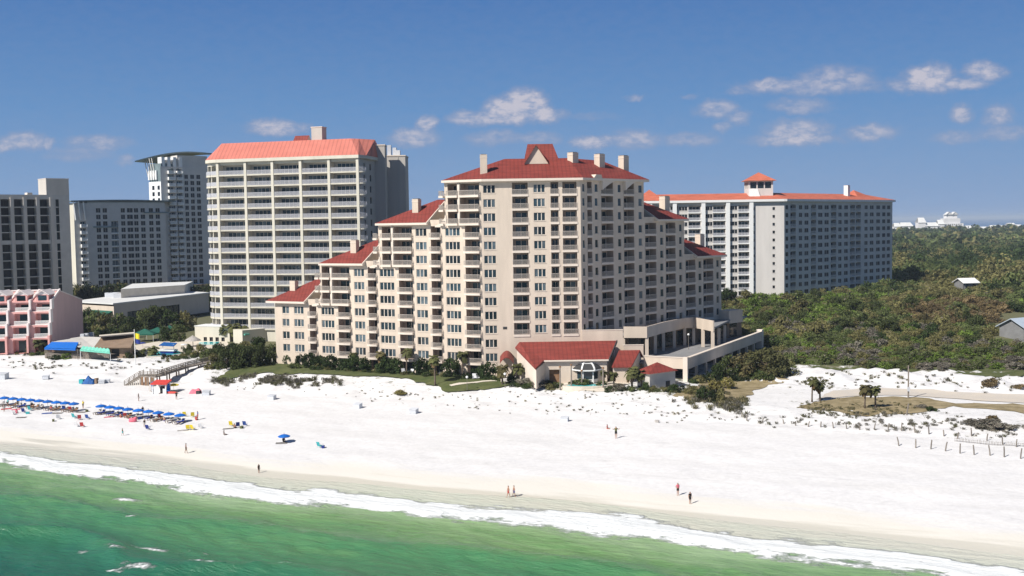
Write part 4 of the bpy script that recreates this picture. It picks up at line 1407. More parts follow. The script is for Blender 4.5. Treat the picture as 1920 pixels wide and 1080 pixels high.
# ------------------------------------------------------------------ tall salmon-roofed tower
def build_salmon():
    zb = 5.6
    fh = 3.2
    D = 301.0
    pr = atY(673, 540, D)
    pl = atY(412, 540, 313)
    F = Frame((pl.x, pl.y), (pr.x, pr.y))
    ze = F.hit(673, 294)[1]
    root = thing('apartment_tower', 'tall white balconied apartment tower with a salmon pink mansard roof', 'apartment building', (pr.x - 20, pr.y + 5, zb))
    bal = Pool('balcony', root, 'railing', rest='balconies')
    us = [F.hit(x, 470)[0] for x in (414, 465.5, 516, 568.5, 621.5, 675)]
    walls = MB(); pil = MB()
    N = 15
    Zk = lambda k: ze - .75 - fh * (k + 1)
    ops = []
    for i in range(5):
        a, b = us[i] + .45, us[i + 1] - .45
        for k in range(N):
            ops.append((a, b, Zk(k), Zk(k) + fh - .4, 2.0, 'white'))
            bal.add(balcony_mb(b - a, fh - .4, 1.95, .5, 'greige', 'white', .8, th=.38, var=(i * 7 + k) % 5, doorh=2.3), F.P(a, 0, Zk(k)), F.rz,
                    rail_mb(b - a, .5, 'whiterail', 1.1, .07, .16))
    wall_open(walls, F, us[0] - .4, us[5] + .4, zb, ze, ops, 'white', reveal='white')
    # curved left end: five facets turning away, with balconies
    pc = F.P(us[0] - .4, 0, 0).xy
    x_left = F.hit(383, 470)[0]
    prev = pc
    ang0 = F.rz
    L = 2.35
    pts = [pc]
    for i in range(4):
        an = ang0 + math.pi - rad(14 + 21 * i)
        pts.append(pts[-1] + Vector((math.cos(an), math.sin(an))) * L)
    for i in range(4):
        Fi = Frame(pts[i + 1], pts[i])
        if i < 3:
            o2 = []
            for k in range(N):
                o2.append((.15, L - .15, Zk(k), Zk(k) + fh - .55, 1.2, 'white'))
                bal.add(balcony_mb(L - .3, fh - .55, 1.15, .45, 'greige', 'white', .62, th=.5, var=k % 2, doorh=2.2, furn=False), Fi.P(.15, 0, Zk(k)), Fi.rz, rail_mb(L - .3, .45, 'whiterail', 1.1, .12, .16))
            wall_open(walls, Fi, 0, L, zb, ze, o2, 'white', reveal='white')
        else:
            walls.face([Fi.P(0, 0, zb), Fi.P(L, 0, zb), Fi.P(L, 0, ze), Fi.P(0, 0, ze)], 'white')
    # right side, its shade put into a darker wall colour, then core towers
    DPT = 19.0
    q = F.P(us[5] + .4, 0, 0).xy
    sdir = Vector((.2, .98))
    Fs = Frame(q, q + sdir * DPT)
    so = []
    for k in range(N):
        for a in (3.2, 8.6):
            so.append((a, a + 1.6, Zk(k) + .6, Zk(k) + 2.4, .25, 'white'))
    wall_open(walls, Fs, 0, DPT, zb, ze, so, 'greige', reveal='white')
    for o in so: walls.face([Fs.P(o[0], -.2, o[2]), Fs.P(o[1], -.2, o[2]), Fs.P(o[1], -.2, o[3]), Fs.P(o[0], -.2, o[3])], 'glass')
    bk = q + sdir * DPT
    bl = pts[-1] + Vector((2, 17))
    for p, r_ in ((bk, bl), (bl, pts[-1])):
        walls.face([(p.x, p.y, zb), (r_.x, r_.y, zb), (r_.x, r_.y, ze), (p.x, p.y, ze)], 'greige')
    walls.build('wall', root)
    g = MB()
    for u in us: g.box(F, u - .42, u + .42, .02, .62, zb, ze - .2, 'white')
    for i, u in enumerate(us):
        g = MB(); g.box(F, u - .4, u + .4, .004, .62, zb, ze - .2, 'white'); g.build('pillar', root)
    # rounded end balconies at the right corner
    for k in range(N):
        g = MB()
        c = F.P(us[5] + .42, 0, 0)
        P_ = [(c.x + .6 * F.n.x * 0, c.y)]
        arc = []
        for j in range(7):
            a = ang0 - math.pi / 2 + (math.pi / 2 + rad(52)) * j / 6
            arc.append((c.x + 1.75 * math.cos(a), c.y + .2 + 1.2 * math.sin(a) + .55))
        g.prism([(c.x, c.y + .9)] + arc, Zk(k) - .38, Zk(k), 'white')
        o = g.build('end_balcony', root)
        r = MB()
        for (xa, ya), (xb, yb) in zip(arc[:-1], arc[1:]):
            r.beam((xa, ya, Zk(k) + 1.1), (xb, yb, Zk(k) + 1.1), .07, .07, 'whiterail')
            for j in range(3):
                t = j / 3; r.tube([(xa + (xb - xa) * t, ya + (yb - ya) * t, Zk(k)), (xa + (xb - xa) * t, ya + (yb - ya) * t, Zk(k) + 1.1)], [.035, .035], 'whiterail', 4, False)
        put('railing', r.mesh('railing', root.location), o)
    # roof
    eave = [pts[3] + Vector((-.5, -.2)), pts[2] + Vector((-.5, -.6)), pts[1] + Vector((-.2, -1)), F.P(us[0] - .4, 1.0, 0).xy, F.P(us[5] + .6, 1.0, 0).xy, q + sdir * 3 + Vector((1.0, 0)), bk + Vector((1.0, .6)), bl]
    g = MB(); g.prism([tuple(p) for p in eave], ze - .35, ze + .55, 'white'); g.build('eave', root)
    zt = F.hit(650, 260, -7)[1]
    top = [F.P(F.hit(418, 271, -7)[0], -9, 0).xy, F.P(F.hit(414, 271, -7)[0], -8, 0).xy, F.P(F.hit(415, 271, -7)[0], -7.2, 0).xy, F.P(F.hit(417, 271, -7)[0], -7, 0).xy, F.P(F.hit(658, 260, -7)[0], -7, 0).xy, F.P(F.hit(664, 260, -7)[0] + .6, -9, 0).xy, F.P(F.hit(685, 261, -7)[0], -14, 0).xy, F.P(F.hit(425, 271, -7)[0], -15, 0).xy]
    g = MB()
    e3 = [Vector((p.x, p.y, ze + .55)) for p in eave]; t3 = [Vector((p.x, p.y, zt)) for p in top]
    for i in range(8):
        j = (i + 1) % 8
        g.face([e3[i], e3[j], t3[j], t3[i]], 'salmon')
    g.face(t3, 'salmon')
    g.build('roof', root)
    # rooftop block and little gable
    u, _ = F.hit(594, 262, -10); g = MB(); z1 = F.hit(594, 239, -10)[1]
    g.box(F, u - 1.7, u + 1.7, -13, -10, zt - .2, z1, 'greige'); g.box(F, u - 1.85, u + 1.85, -13.1, -9.9, z1, z1 + .25, 'trim'); g.build('chimney', root)
    u, _ = F.hit(566, 262, -10); g = MB()
    z2 = F.hit(566, 254, -10)[1]
    a, b, c = F.P(u - 2.4, -9, zt), F.P(u - 2.4, -12, zt), F.P(u - 2.4, -10.5, z2)
    a2, b2, c2 = F.P(u + 2.2, -9, zt), F.P(u + 2.2, -12, zt), F.P(u + 2.2, -10.5, z2)
    g.face([a, a2, c2, c], 'roof'); g.face([b2, b, c, c2], 'roof'); g.face([b, a, c], 'trim'); g.face([a2, b2, c2], 'trim'); g.build('gable', root)
    # core and lift towers at the rear right
    for x0, x1, yt, Y, dep, m in ((705.5, 724.5, 273, 314, 5, 'greige'), (726, 762.5, 293, 322, 9, 'greige')):
        a, b = atY(x0, 430, Y), atY(x1, 430, Y)
        z1 = atY((x0 + x1) / 2, yt, Y).z
        Fc = Frame((a.x, a.y), (b.x, b.y))
        g = MB(); g.box(Fc, 0, Fc.len, -dep, 0, zb, z1, m)
        if x0 == 726: g.box(Fc, Fc.len * .62, Fc.len * .62 + .12, .003, .1, zb, z1, 'grey')
        g.box(Fc, -.15, Fc.len + .15, -dep - .15, .15, z1, z1 + .35, 'trim')
        if x0 == 726:
            for uu, hh in ((.3, 3.2), (1.9, 2.4), (3.0, 1.6)): g.box(Fc, uu, uu + 1.1, -4, -2, z1 + .35, z1 + .35 + hh, 'plastic')
        g.build('core_tower', root)
    bal.finish()


build_salmon()


# ------------------------------------------------------------------ dark-bayed concrete tower at the left edge
def build_left_tower():
    zb = 7.5
    Y0 = 400.0
    c = atY(104, 440, Y0)            # right end of the bays
    F0 = Frame((c.x - 60 * .75, c.y - 60 * .66), (c.x, c.y))
    ul = F0.len - 34
    root = thing('concrete_tower', 'grey concrete tower with deep dark balcony bays at the left edge', 'apartment building', (c.x - 12, c.y, zb))
    zt = F0.hit(60, 365)[1]
    bays = [F0.hit(x, 440)[0] for x in (-22, -9, 3.5, 21, 28, 45, 52.5, 69.5, 76.5, 94)]
    bal = Pool('balcony', root, rest='balconies')
    g = MB(); ops = []
    fh = 3.07
    z0 = zt - 1.7
    pr = list(zip(bays[0::2], bays[1::2]))
    us = []
    for a, b in pr:
        for k in range(14):
            gap = 1.15 if k >= 5 else 0
            zk = z0 - fh * (k + 1) - gap
            ops.append((a, b, zk + .35, zk + fh, 2.2, 'greige'))
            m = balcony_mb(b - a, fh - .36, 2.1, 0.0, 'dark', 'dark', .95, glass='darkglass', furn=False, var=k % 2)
            r = rail_mb(b - a, -.12, 'grey', 1.0, .05, .2)
            bal.add(m, F0.P(a, 0, zk + .35), F0.rz)
    s0, s1 = F0.hit(106.5, 440)[0], F0.hit(112.5, 440)[0]
    for k in range(14):
        zk = z0 - fh * (k + 1) - (1.15 if k >= 5 else 0)
        ops.append((s0, s1, zk + .35, zk + fh, 1.2, 'dark'))
        m = MB(); m.face([(0, 1.1, 0), (s1 - s0, 1.1, 0), (s1 - s0, 1.1, fh - .36), (0, 1.1, fh - .36)], 'glass')
    ue = F0.hit(132.5, 440)[0]
    wall_open(g, F0, bays[0] - 1, ue, zb, zt, ops, 'grey', reveal='greige')
    for o in ops:
        if abs(o[0] - s0) < 1e-6: g.face([F0.P(o[0], -1.1, o[2]), F0.P(o[1], -1.1, o[2]), F0.P(o[1], -1.1, o[3]), F0.P(o[0], -1.1, o[3])], 'glass')
    DPT = 20
    g.face([F0.P(ue, 0, zb), F0.P(ue, -DPT, zb), F0.P(ue, -DPT, zt), F0.P(ue, 0, zt)], 'grey')
    g.face([F0.P(ue, -DPT, zb), F0.P(bays[0] - 1, -DPT, zb), F0.P(bays[0] - 1, -DPT, zt), F0.P(ue, -DPT, zt)], 'grey')
    g.face([F0.P(bays[0] - 1, -DPT, zb), F0.P(bays[0] - 1, 0, zb), F0.P(bays[0] - 1, 0, zt), F0.P(bays[0] - 1, -DPT, zt)], 'grey')
    g.face([F0.P(bays[0] - 1, 0, zt), F0.P(ue, 0, zt), F0.P(ue, -DPT, zt), F0.P(bays[0] - 1, -DPT, zt)], 'paleroof')
    g.build('wall', root)
    g = MB()
    for a, b in pr:
        m = (b + a) / 2
    for u in [ (pr[i][1] + pr[i + 1][0]) / 2 for i in range(len(pr) - 1)] + [bays[-1] + .9]:
        g = MB(); g.box(F0, u - .6, u + .6, .004, .5, zb, zt - .9, 'greige'); g.build('fin', root)
    for a, b in pr:
        for k in range(14):
            zk = z0 - fh * (k + 1) - (1.15 if k >= 5 else 0)
            if True:
                r = rail_mb(b - a, 0.0, 'grey', .95, .05, .22)
                bal.items.append((r, F0.P(a, -.2, zk + .35), F0.rz, None)) if False else None
    u0, u1 = F0.hit(80.5, 350)[0], ue
    zp = F0.hit(115, 335.5)[1]
    g = MB(); g.box(F0, u1 - 8.2, u1 + .02, -9, .02, zt, zp, 'greige'); g.box(F0, u1 - 8.3, u1 + .12, -9.1, .12, zp, zp + .2, 'trim'); g.build('penthouse', root)
    u, z = F0.hit(56, 363)
    g = MB(); g.box(F0, u - .9, u + .9, -3, .03, zt - .2, zt + .75, 'trim'); g.build('parapet_block', root)
    bal.finish()


build_left_tower()


# ------------------------------------------------------------------ the two blue-grey resort blocks behind
def build_resort():
    zb = 8.0
    c = atY(141, 460, 488)
    F = Frame((c.x, c.y), (c.x + 60 * .77, c.y + 60 * .64))
    ur = F.hit(312, 460)[0]
    zt = F.hit(220, 376)[1]
    root = thing('resort_block', 'long blue grey resort block under a thin dark curved roof left of the white tower', 'apartment building', (c.x + 20, c.y + 8, zb))
    win = Pool('window', root, rest='windows'); bal = Pool('balcony', root, 'railing', rest='balconies')
    g = MB(); ops = []
    fh = 3.05
    cols = [(183, 190), (195.5, 202.5), (229.5, 236), (241, 250.5), (254, 260.5), (282, 288.5), (294.5, 301), (266.5, 273.5)]
    for x0, x1 in cols:
        a, b = F.hit(x0 - .6, 460)[0], F.hit(x1 + .6, 460)[0]
        for k in range(14):
            z = zb + 2.2 + fh * k
            if z > zt - 3.4: continue
            if z > zt - 14: 
                pass
            ops.append((a, b, z, z + 2.1, .25, 'dark'))
            win.add(window_mb(b - a, 2.1, 2, 'bluegrey', ('darkglass', 'darkglass'), .08, sill=False), F.P(a, 0, z), F.rz)
    for x0, x1 in ((152, 163), (210, 223)):
        a, b = F.hit(x0, 460)[0], F.hit(x1, 460)[0]
        for k in range(11):
            z = zb + 2.0 + fh * k
            ops.append((a, b, z, z + 2.4, 1.3, 'bluegrey'))
            bal.add(balcony_mb(b - a, 2.4, 1.25, 1.7 if x0 == 152 else .05, 'bluegrey', 'paint', .8, furn=False), F.P(a, 0, z), F.rz, rail_mb(b - a, 1.7 if x0 == 152 else .05, 'paint' if x0 == 152 else 'teal_panel', 1.0, .2 if x0 == 152 else .08, .26, 1.0))
    wall_open(g, F, 0, ur, zb, zt - 1.2, ops, 'bluegrey', reveal='bluegrey')
    DPT = 18
    g.face([F.P(0, -DPT, zb), F.P(0, 0, zb), F.P(0, 0, zt - 1.2), F.P(0, -DPT, zt - 1.2)], 'white')  # left flank in white, its sunlit look put into the colour
    g.face([F.P(ur, 0, zb), F.P(ur, -DPT, zb), F.P(ur, -DPT, zt - 1.2), F.P(ur, 0, zt - 1.2)], 'bluegrey')
    g.face([F.P(ur, -DPT, zb), F.P(0, -DPT, zb), F.P(0, -DPT, zt - 1.2), F.P(ur, -DPT, zt - 1.2)], 'bluegrey')
    g.build('wall', root)
    g = MB(); g.box(F, 6, ur + .03, -DPT + 1, .03, zt - 1.2, zt - .5, 'attic'); g.build('attic', root)
    # dark lower band and two-storey surround
    g = MB()
    a, b = F.hit(176, 460)[0], F.hit(222, 460)[0]
    g.box(F, a, b, .004, .5, zt - 12.6, zt - 11.9, 'teal_panel'); g.build('ledge', root)
    g = MB(); a, b = F.hit(272, 460)[0], F.hit(320, 460)[0]
    g.box(F, a, min(b, ur + 4), .004, .8, zt - 6.0, zt - 5.4, 'teal_panel'); g.build('ledge', root)
    # thin curved roof plate
    g = MB(); n = 10
    for i in range(n):
        t0, t1 = i / n, (i + 1) / n
        zz = lambda t: zt - .5 + .9 * math.sin(math.pi * (.15 + .7 * t))
        u = lambda t: -1.5 + (ur + 6.5) * t
        g.slab([F.P(u(t0), 1.4, zz(t0)), F.P(u(t1), 1.4, zz(t1)), F.P(u(t1), -DPT - 1, zz(t1)), F.P(u(t0), -DPT - 1, zz(t0))], .45, 'teal_panel')
    g.build('roof', root)
    for i in range(3):
        g = MB(); g.beam(F.P(.6 + i * 2.2, .3, zt - 9), F.P(-.4 + i * 2.2, 1.0, zt - .6), .5, .5, 'paint'); g.build('strut', root)
    # warm coloured podium corner
    g = MB(); a = F.hit(147, 540)[0]; b = F.hit(158, 540)[0]
    g.box(F, a, b, .05, 3.5, zb - 2, zb + 5, 'road'); g.build('podium', root)
    g = MB(); g.box(F, b + .1, ur + 30, .05, 2.5, zb - 2, zb + 3.4, 'brownwall'); g.build('podium', root)
    win.finish(); bal.finish()

    # taller tower to its right
    c = atY(303.5, 400, 520)
    F = Frame((c.x, c.y), (c.x + 60 * .77, c.y + 60 * .64))
    ur = F.hit(392, 400)[0]
    zt = F.hit(350, 313)[1]
    root = thing('resort_tower', 'tall blue grey resort tower with a swooping dark canopy roof behind the white tower', 'apartment building', (c.x + 10, c.y + 8, zb))
    win = Pool('window', root, rest='windows'); bal = Pool('balcony', root, 'railing', rest='balconies')
    g = MB(); ops = []
    for x0, x1 in ((348, 354.5), (359, 366), (370.5, 377.5)):
        a, b = F.hit(x0, 400)[0], F.hit(x1, 400)[0]
        for k in range(19):
            z = zb + 3.5 + fh * k
            if z > zt - 3: continue
            ops.append((a, b, z, z + 2.1, .25, 'dark'))
            win.add(window_mb(b - a, 2.1, 2, 'bluegrey', ('darkglass', 'darkglass'), .08, sill=False), F.P(a, 0, z), F.rz)
    for x0, x1 in ((317, 329), (333, 343)):
        a, b = F.hit(x0, 400)[0], F.hit(x1, 400)[0]
        for k in range(19):
            z = zb + 3.2 + fh * k
            if z > zt - 2.4: continue
            ops.append((a, b, z, z + 2.4, 1.3, 'bluegrey'))
            bal.add(balcony_mb(b - a, 2.4, 1.25, 1.7, 'bluegrey', 'paint', .8, furn=False), F.P(a, 0, z), F.rz, rail_mb(b - a, 1.7, 'paint', 1.0, .2, .26, 1.0))
    wall_open(g, F, 0, ur, zb, zt, ops, 'bluegrey', reveal='bluegrey')
    # left flank, its sunlit look put into white paint, with paired windows
    pl_ = atY(281, 400, 527)
    Fl = Frame((pl_.x, pl_.y), (c.x, c.y))
    zl = Fl.hit(290, 341)[1]
    o2 = []
    for x0, x1 in ((285.5, 290), (295.5, 300)):
        a, b = Fl.hit(x0, 360)[0], Fl.hit(x1, 360)[0]
        for k in range(20):
            z = zl - 4 - fh * k
            if z < zb: break
            o2.append((a, b, z, z + 2.1, .25, 'dark')); win.add(window_mb(b - a, 2.1, 1, 'paint', ('darkglass', 'darkglass'), .08, sill=False), Fl.P(a, 0, z), Fl.rz)
    wall_open(g, Fl, 0, Fl.len, zb, zl, o2, 'paint', reveal='white')
    for Fx in (F, Fl):
        pass
    bl = Vector((pl_.x + 2, pl_.y + 16)); br = F.P(ur, -16, 0)
    for p, q, z1 in ((F.P(ur, 0, 0), br, zt), (br, bl, zl), (bl, Vector((pl_.x, pl_.y, 0)), zl)):
        g.face([(p.x, p.y, zb), (q.x, q.y, zb), (q.x, q.y, z1), (p.x, p.y, z1)], 'bluegrey')
    g.build('wall', root)
    # roof storeys: white crown and grey drum
    g = MB()
    g.box(F, F.hit(333, 300)[0], ur, -12, -.4, zt, zt + 5.6, 'bluegrey'); g.build('attic', root)
    g = MB()
    for i in range(4):
        u = F.hit(303 + i * 11, 300)[0]
        g = MB(); g.box(F, u, u + 1.6, -5, -.2, zt - 1, zt + 4.6, 'paint'); g.build('crown', root)
    g = MB(); g.box(Fl, .5, Fl.len, -8, -.3, zl, zt + 1.5, 'teal_panel'); g.build('setback', root)
    for i in range(4):
        g = MB(); a = Fl.P(.4 + i * 2.0, .1, zl + 1); b = Fl.P(-2.4 + i * 2.2, .6, zt + 4.2)
        g.beam(a, b, .32, .32, 'bluegrey'); g.build('strut', root)
        g = MB(); g.box(Fl, .3 + i * 2.1, 1.5 + i * 2.1, -.2, .5, zl + 1.0, zl + 5.5, 'paint'); g.build('crown', root)
    g = MB(); n = 12
    A0 = atY(258, 302, 524); A1 = atY(395, 294, 545)
    for i in range(n):
        t0, t1 = i / n, (i + 1) / n
        z = lambda t: A0.z + (A1.z - A0.z) * t + 3.2 * math.sin(math.pi * min(1, t * .8)) 
        P_ = lambda t, o: Vector((A0.x + (A1.x - A0.x) * t + o * .35, A0.y + (A1.y - A0.y) * t + o, z(t)))
        g.slab([P_(t0, -2), P_(t1, -2), P_(t1, 15), P_(t0, 15)], .55, 'teal_panel')
    g.build('roof', root)
    win.finish(); bal.finish()


build_resort()


# ------------------------------------------------------------------ orange-roofed block on the right
def build_orange():
    zb = 7.0
    Yc = 415.0
    c = atY(1470.5, 440, Yc); l = atY(1190, 440, Yc + 2)
    F = Frame((l.x, l.y), (c.x, c.y))
    ze = F.hit(1440, 376.5)[1]
    r = atY(1673, 440, 474)
    S = Frame((c.x, c.y), (r.x, r.y))
    root = thing('apartment_block', 'wide white and grey apartment block with an orange hipped roof and square lookout tower', 'apartment building', (c.x, c.y + 10, zb))
    win = Pool('window', root, rest='windows'); bal = Pool('balcony', root, 'railing', rest='balconies')
    g = MB(); ops = []
    fh = 3.05
    Zk = lambda k: ze - 1.0 - fh * (k + 1)
    for a_, b_ in ((1209, 1235), (1257, 1272), (1291, 1313.5), (1337, 1360), (1384.5, 1405.5)):
        a, b = F.hit(a_, 430)[0], F.hit(b_, 430)[0]
        for k in range(12):
            ops.append((a, b, Zk(k), Zk(k) + 2.6, 1.9, 'greige'))
            bal.add(balcony_mb(b - a, 2.6, 1.85, .3, 'bluegrey', 'paint', .85, th=.4, furn=False, var=k % 3), F.P(a, 0, Zk(k)), F.rz, rail_mb(b - a, .3, 'whiterail', 1.0, .1, .2))
    for a_, b_ in ((1273.5, 1289), (1321.5, 1336), (1367.5, 1382.5)):
        a, b = F.hit(a_, 430)[0], F.hit(b_, 430)[0]
        for k in range(12):
            ops.append((a, b, Zk(k) + .7, Zk(k) + 2.3, .4, 'greige')); win.add(window_mb(b - a, 1.6, 3, 'bluegrey', ('darkglass', 'darkglass'), .12), F.P(a, 0, Zk(k) + .7), F.rz)
    for a_, b_ in ((1411.5, 1415), (1448.5, 1453.5)):
        a, b = F.hit(a_, 430)[0], F.hit(b_, 430)[0]
        for k in range(12):
            ops.append((a, b, Zk(k) + .4, Zk(k) + 1.6, .4, 'condo_white')); win.add(window_mb(b - a, 1.2, 1, 'condo_white', ('darkglass', 'darkglass'), .08), F.P(a, 0, Zk(k) + .4), F.rz)
    wall_open(g, F, 0, F.len, zb, ze, ops, 'condo_white', reveal='condo_white')
    # side with shade put into its wall colour, slightly faceted at its far end
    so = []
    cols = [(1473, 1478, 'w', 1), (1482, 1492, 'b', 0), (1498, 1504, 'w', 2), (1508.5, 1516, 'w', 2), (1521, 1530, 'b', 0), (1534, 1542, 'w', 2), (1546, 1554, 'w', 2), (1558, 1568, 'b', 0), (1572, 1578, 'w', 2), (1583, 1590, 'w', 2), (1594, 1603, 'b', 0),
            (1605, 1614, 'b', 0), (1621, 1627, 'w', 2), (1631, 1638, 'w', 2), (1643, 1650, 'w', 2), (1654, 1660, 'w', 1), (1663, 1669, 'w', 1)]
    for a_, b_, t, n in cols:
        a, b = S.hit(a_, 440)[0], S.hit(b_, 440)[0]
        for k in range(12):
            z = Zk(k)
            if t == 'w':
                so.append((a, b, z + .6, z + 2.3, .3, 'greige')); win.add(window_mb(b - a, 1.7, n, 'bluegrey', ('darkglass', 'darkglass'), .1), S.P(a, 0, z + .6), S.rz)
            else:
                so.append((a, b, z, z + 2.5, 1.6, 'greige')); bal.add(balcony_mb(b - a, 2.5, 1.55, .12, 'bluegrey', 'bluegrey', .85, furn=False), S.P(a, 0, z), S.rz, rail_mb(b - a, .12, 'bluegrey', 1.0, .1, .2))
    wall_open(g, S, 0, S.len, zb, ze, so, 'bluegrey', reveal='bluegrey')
    DPT = 18
    b1 = S.P(S.len, -DPT, 0); b0 = F.P(0, -DPT, 0); bm = F.P(F.len - 6, -DPT, 0)
    for p, q in ((S.P(S.len, 0, 0), b1), (b1, bm), (bm, b0), (b0, F.P(0, 0, 0))):
        g.face([(p.x, p.y, zb), (q.x, q.y, zb), (q.x, q.y, ze), (p.x, p.y, ze)], 'bluegrey')
    g.build('wall', root)
    for x in (1265, 1318.5, 1364.5, 1408.2, 1219):
        u = F.hit(x, 430)[0]
        q = MB(); q.box(F, u - .75, u + .75, .004, 1.0, zb, ze - .4, 'paint'); q.build('pillar', root)
    ev = MB()
    ring = [F.P(0, 1.2, 0).xy, F.P(F.len - .4, 1.2, 0).xy, Vector((c.x + .9, c.y - 1.0)), S.P(S.len + 1, 1.0, 0).xy, (b1 + Vector((1, .5, 0))).xy, bm.xy, b0.xy]
    ev.prism([tuple(p) for p in ring], ze - .3, ze + .6, 'paint'); ev.build('eave', root)
    zr = F.hit(1350, 363, -9)[1]
    q = MB()
    R3 = [Vector((p.x, p.y, ze + .6)) for p in ring]
    r0 = F.P(4, -9, zr); r1 = F.P(F.len - 3, -9, zr); r2 = S.P(S.len - 9, -9, zr)
    q.face([R3[0], R3[1], r1, r0], 'orange'); q.face([R3[1], R3[2], r1], 'orange'); q.face([R3[2], R3[3], r2, r1], 'orange'); q.face([R3[3], R3[4], r2], 'orange')
    q.face([R3[4], R3[5], r1, r2], 'orange'); q.face([R3[5], R3[6], r0, r1], 'orange'); q.face([R3[6], R3[0], r0], 'orange')
    q.build('roof', root)
    # second hip further left
    q = MB(); u = F.hit(1218, 365, -4)[0]; zz = F.hit(1218, 355.5, -4)[1]
    a, b, cc, d, e = F.P(u - 6, .6, ze + .8), F.P(u + 5.5, .6, ze + .8), F.P(u + 5.5, -12, ze + .8), F.P(u - 6, -12, ze + .8), F.P(u, -5.5, zz)
    for i, j in ((a, b), (b, cc), (cc, d), (d, a)): q.face([i, j, e], 'orange')
    q.build('roof', root)
    # lookout tower
    u0, u1 = F.hit(1402, 350, -6)[0], F.hit(1448, 350, -6)[0]
    zt = F.hit(1425, 339, -6)[1]
    w = MB(); ops = []
    n = 3
    Ft = Frame(F.P(u0, -4.5, 0), F.P(u1, -4.5, 0))
    dw = Ft.len
    z0, z1 = zt - 3.0, zt - .5
    sides = [Ft, Frame(Ft.P(dw, 0, 0), Ft.P(dw, -9, 0)), Frame(Ft.P(dw, -9, 0), Ft.P(0, -9, 0)), Frame(Ft.P(0, -9, 0), Ft.P(0, 0, 0))]
    for Fx in sides:
        oo = [(.7 + i * (Fx.len - 1.0) / n, .7 + (i + 1) * (Fx.len - 1.0) / n - .4, z0, z1, .3, 'condo_white') for i in range(n)]
        wall_open(w, Fx, 0, Fx.len, ze, zt, oo, 'condo_white', reveal='condo_white')
        for o in oo: w.face([Fx.P(o[0], -.28, o[2]), Fx.P(o[1], -.28, o[2]), Fx.P(o[1], -.28, o[3]), Fx.P(o[0], -.28, o[3])], 'glass')
    w.build('lookout_tower', root)
    q = MB(); zz = F.hit(1427, 323, -9)[1]
    cs = [Ft.P(-1.2, 1.2, zt), Ft.P(dw + 1.2, 1.2, zt), Ft.P(dw + 1.2, -10.2, zt), Ft.P(-1.2, -10.2, zt)]
    ap = Ft.P(dw / 2, -4.5, zz)
    for i in range(4): q.face([cs[i], cs[(i + 1) % 4], ap], 'orange')
    q.face(list(reversed([p - Vector((0, 0, .02)) for p in cs])), 'trim'); q.build('tower_roof', root)
    # white front buttress of the lookout
    q = MB(); a = Ft.P(1, 0.02, ze + .9)
    q.hexa([Ft.P(.2, .9, ze + 1.2), Ft.P(4.6, .9, ze + 1.2), Ft.P(4.6, .01, ze + 1.2), Ft.P(.2, .01, ze + 1.2), Ft.P(.2, .3, zt - 3.2), Ft.P(3.6, .3, zt - 3.2), Ft.P(3.6, .01, zt - 3.2), Ft.P(.2, .01, zt - 3.2)], 'paint'); q.build('buttress', root)
    # chimney and small hip on the right-hand ridge
    u, z = S.hit(1588, 362, -6)
    zt2 = S.hit(1588, 349, -6)[1]
    put('chimney', chimney_mb(1.9, 1.9, zt2 - zr + 2.6, 'paint', 'paint').mesh('chimney'), root, S.P(u, -6, zr - 2.4) - Vector(root.location), S.rz)
    q = MB(); u = S.hit(1605, 362, -9)[0]; zz = S.hit(1603, 356.5, -9)[1]
    a, b, cc, d, e = S.P(u - 7, -4, zr - 1.8), S.P(u + 7, -4, zr - 1.8), S.P(u + 7, -14, zr - 1.8), S.P(u - 7, -14, zr - 1.8), S.P(u - 2, -9, zz)
    for i, j in ((a, b), (b, cc), (cc, d), (d, a)): q.face([i, j, e], 'orange')
    q.build('roof', root)
    win.finish(); bal.finish()
    return F, S


OF, OS = build_orange()


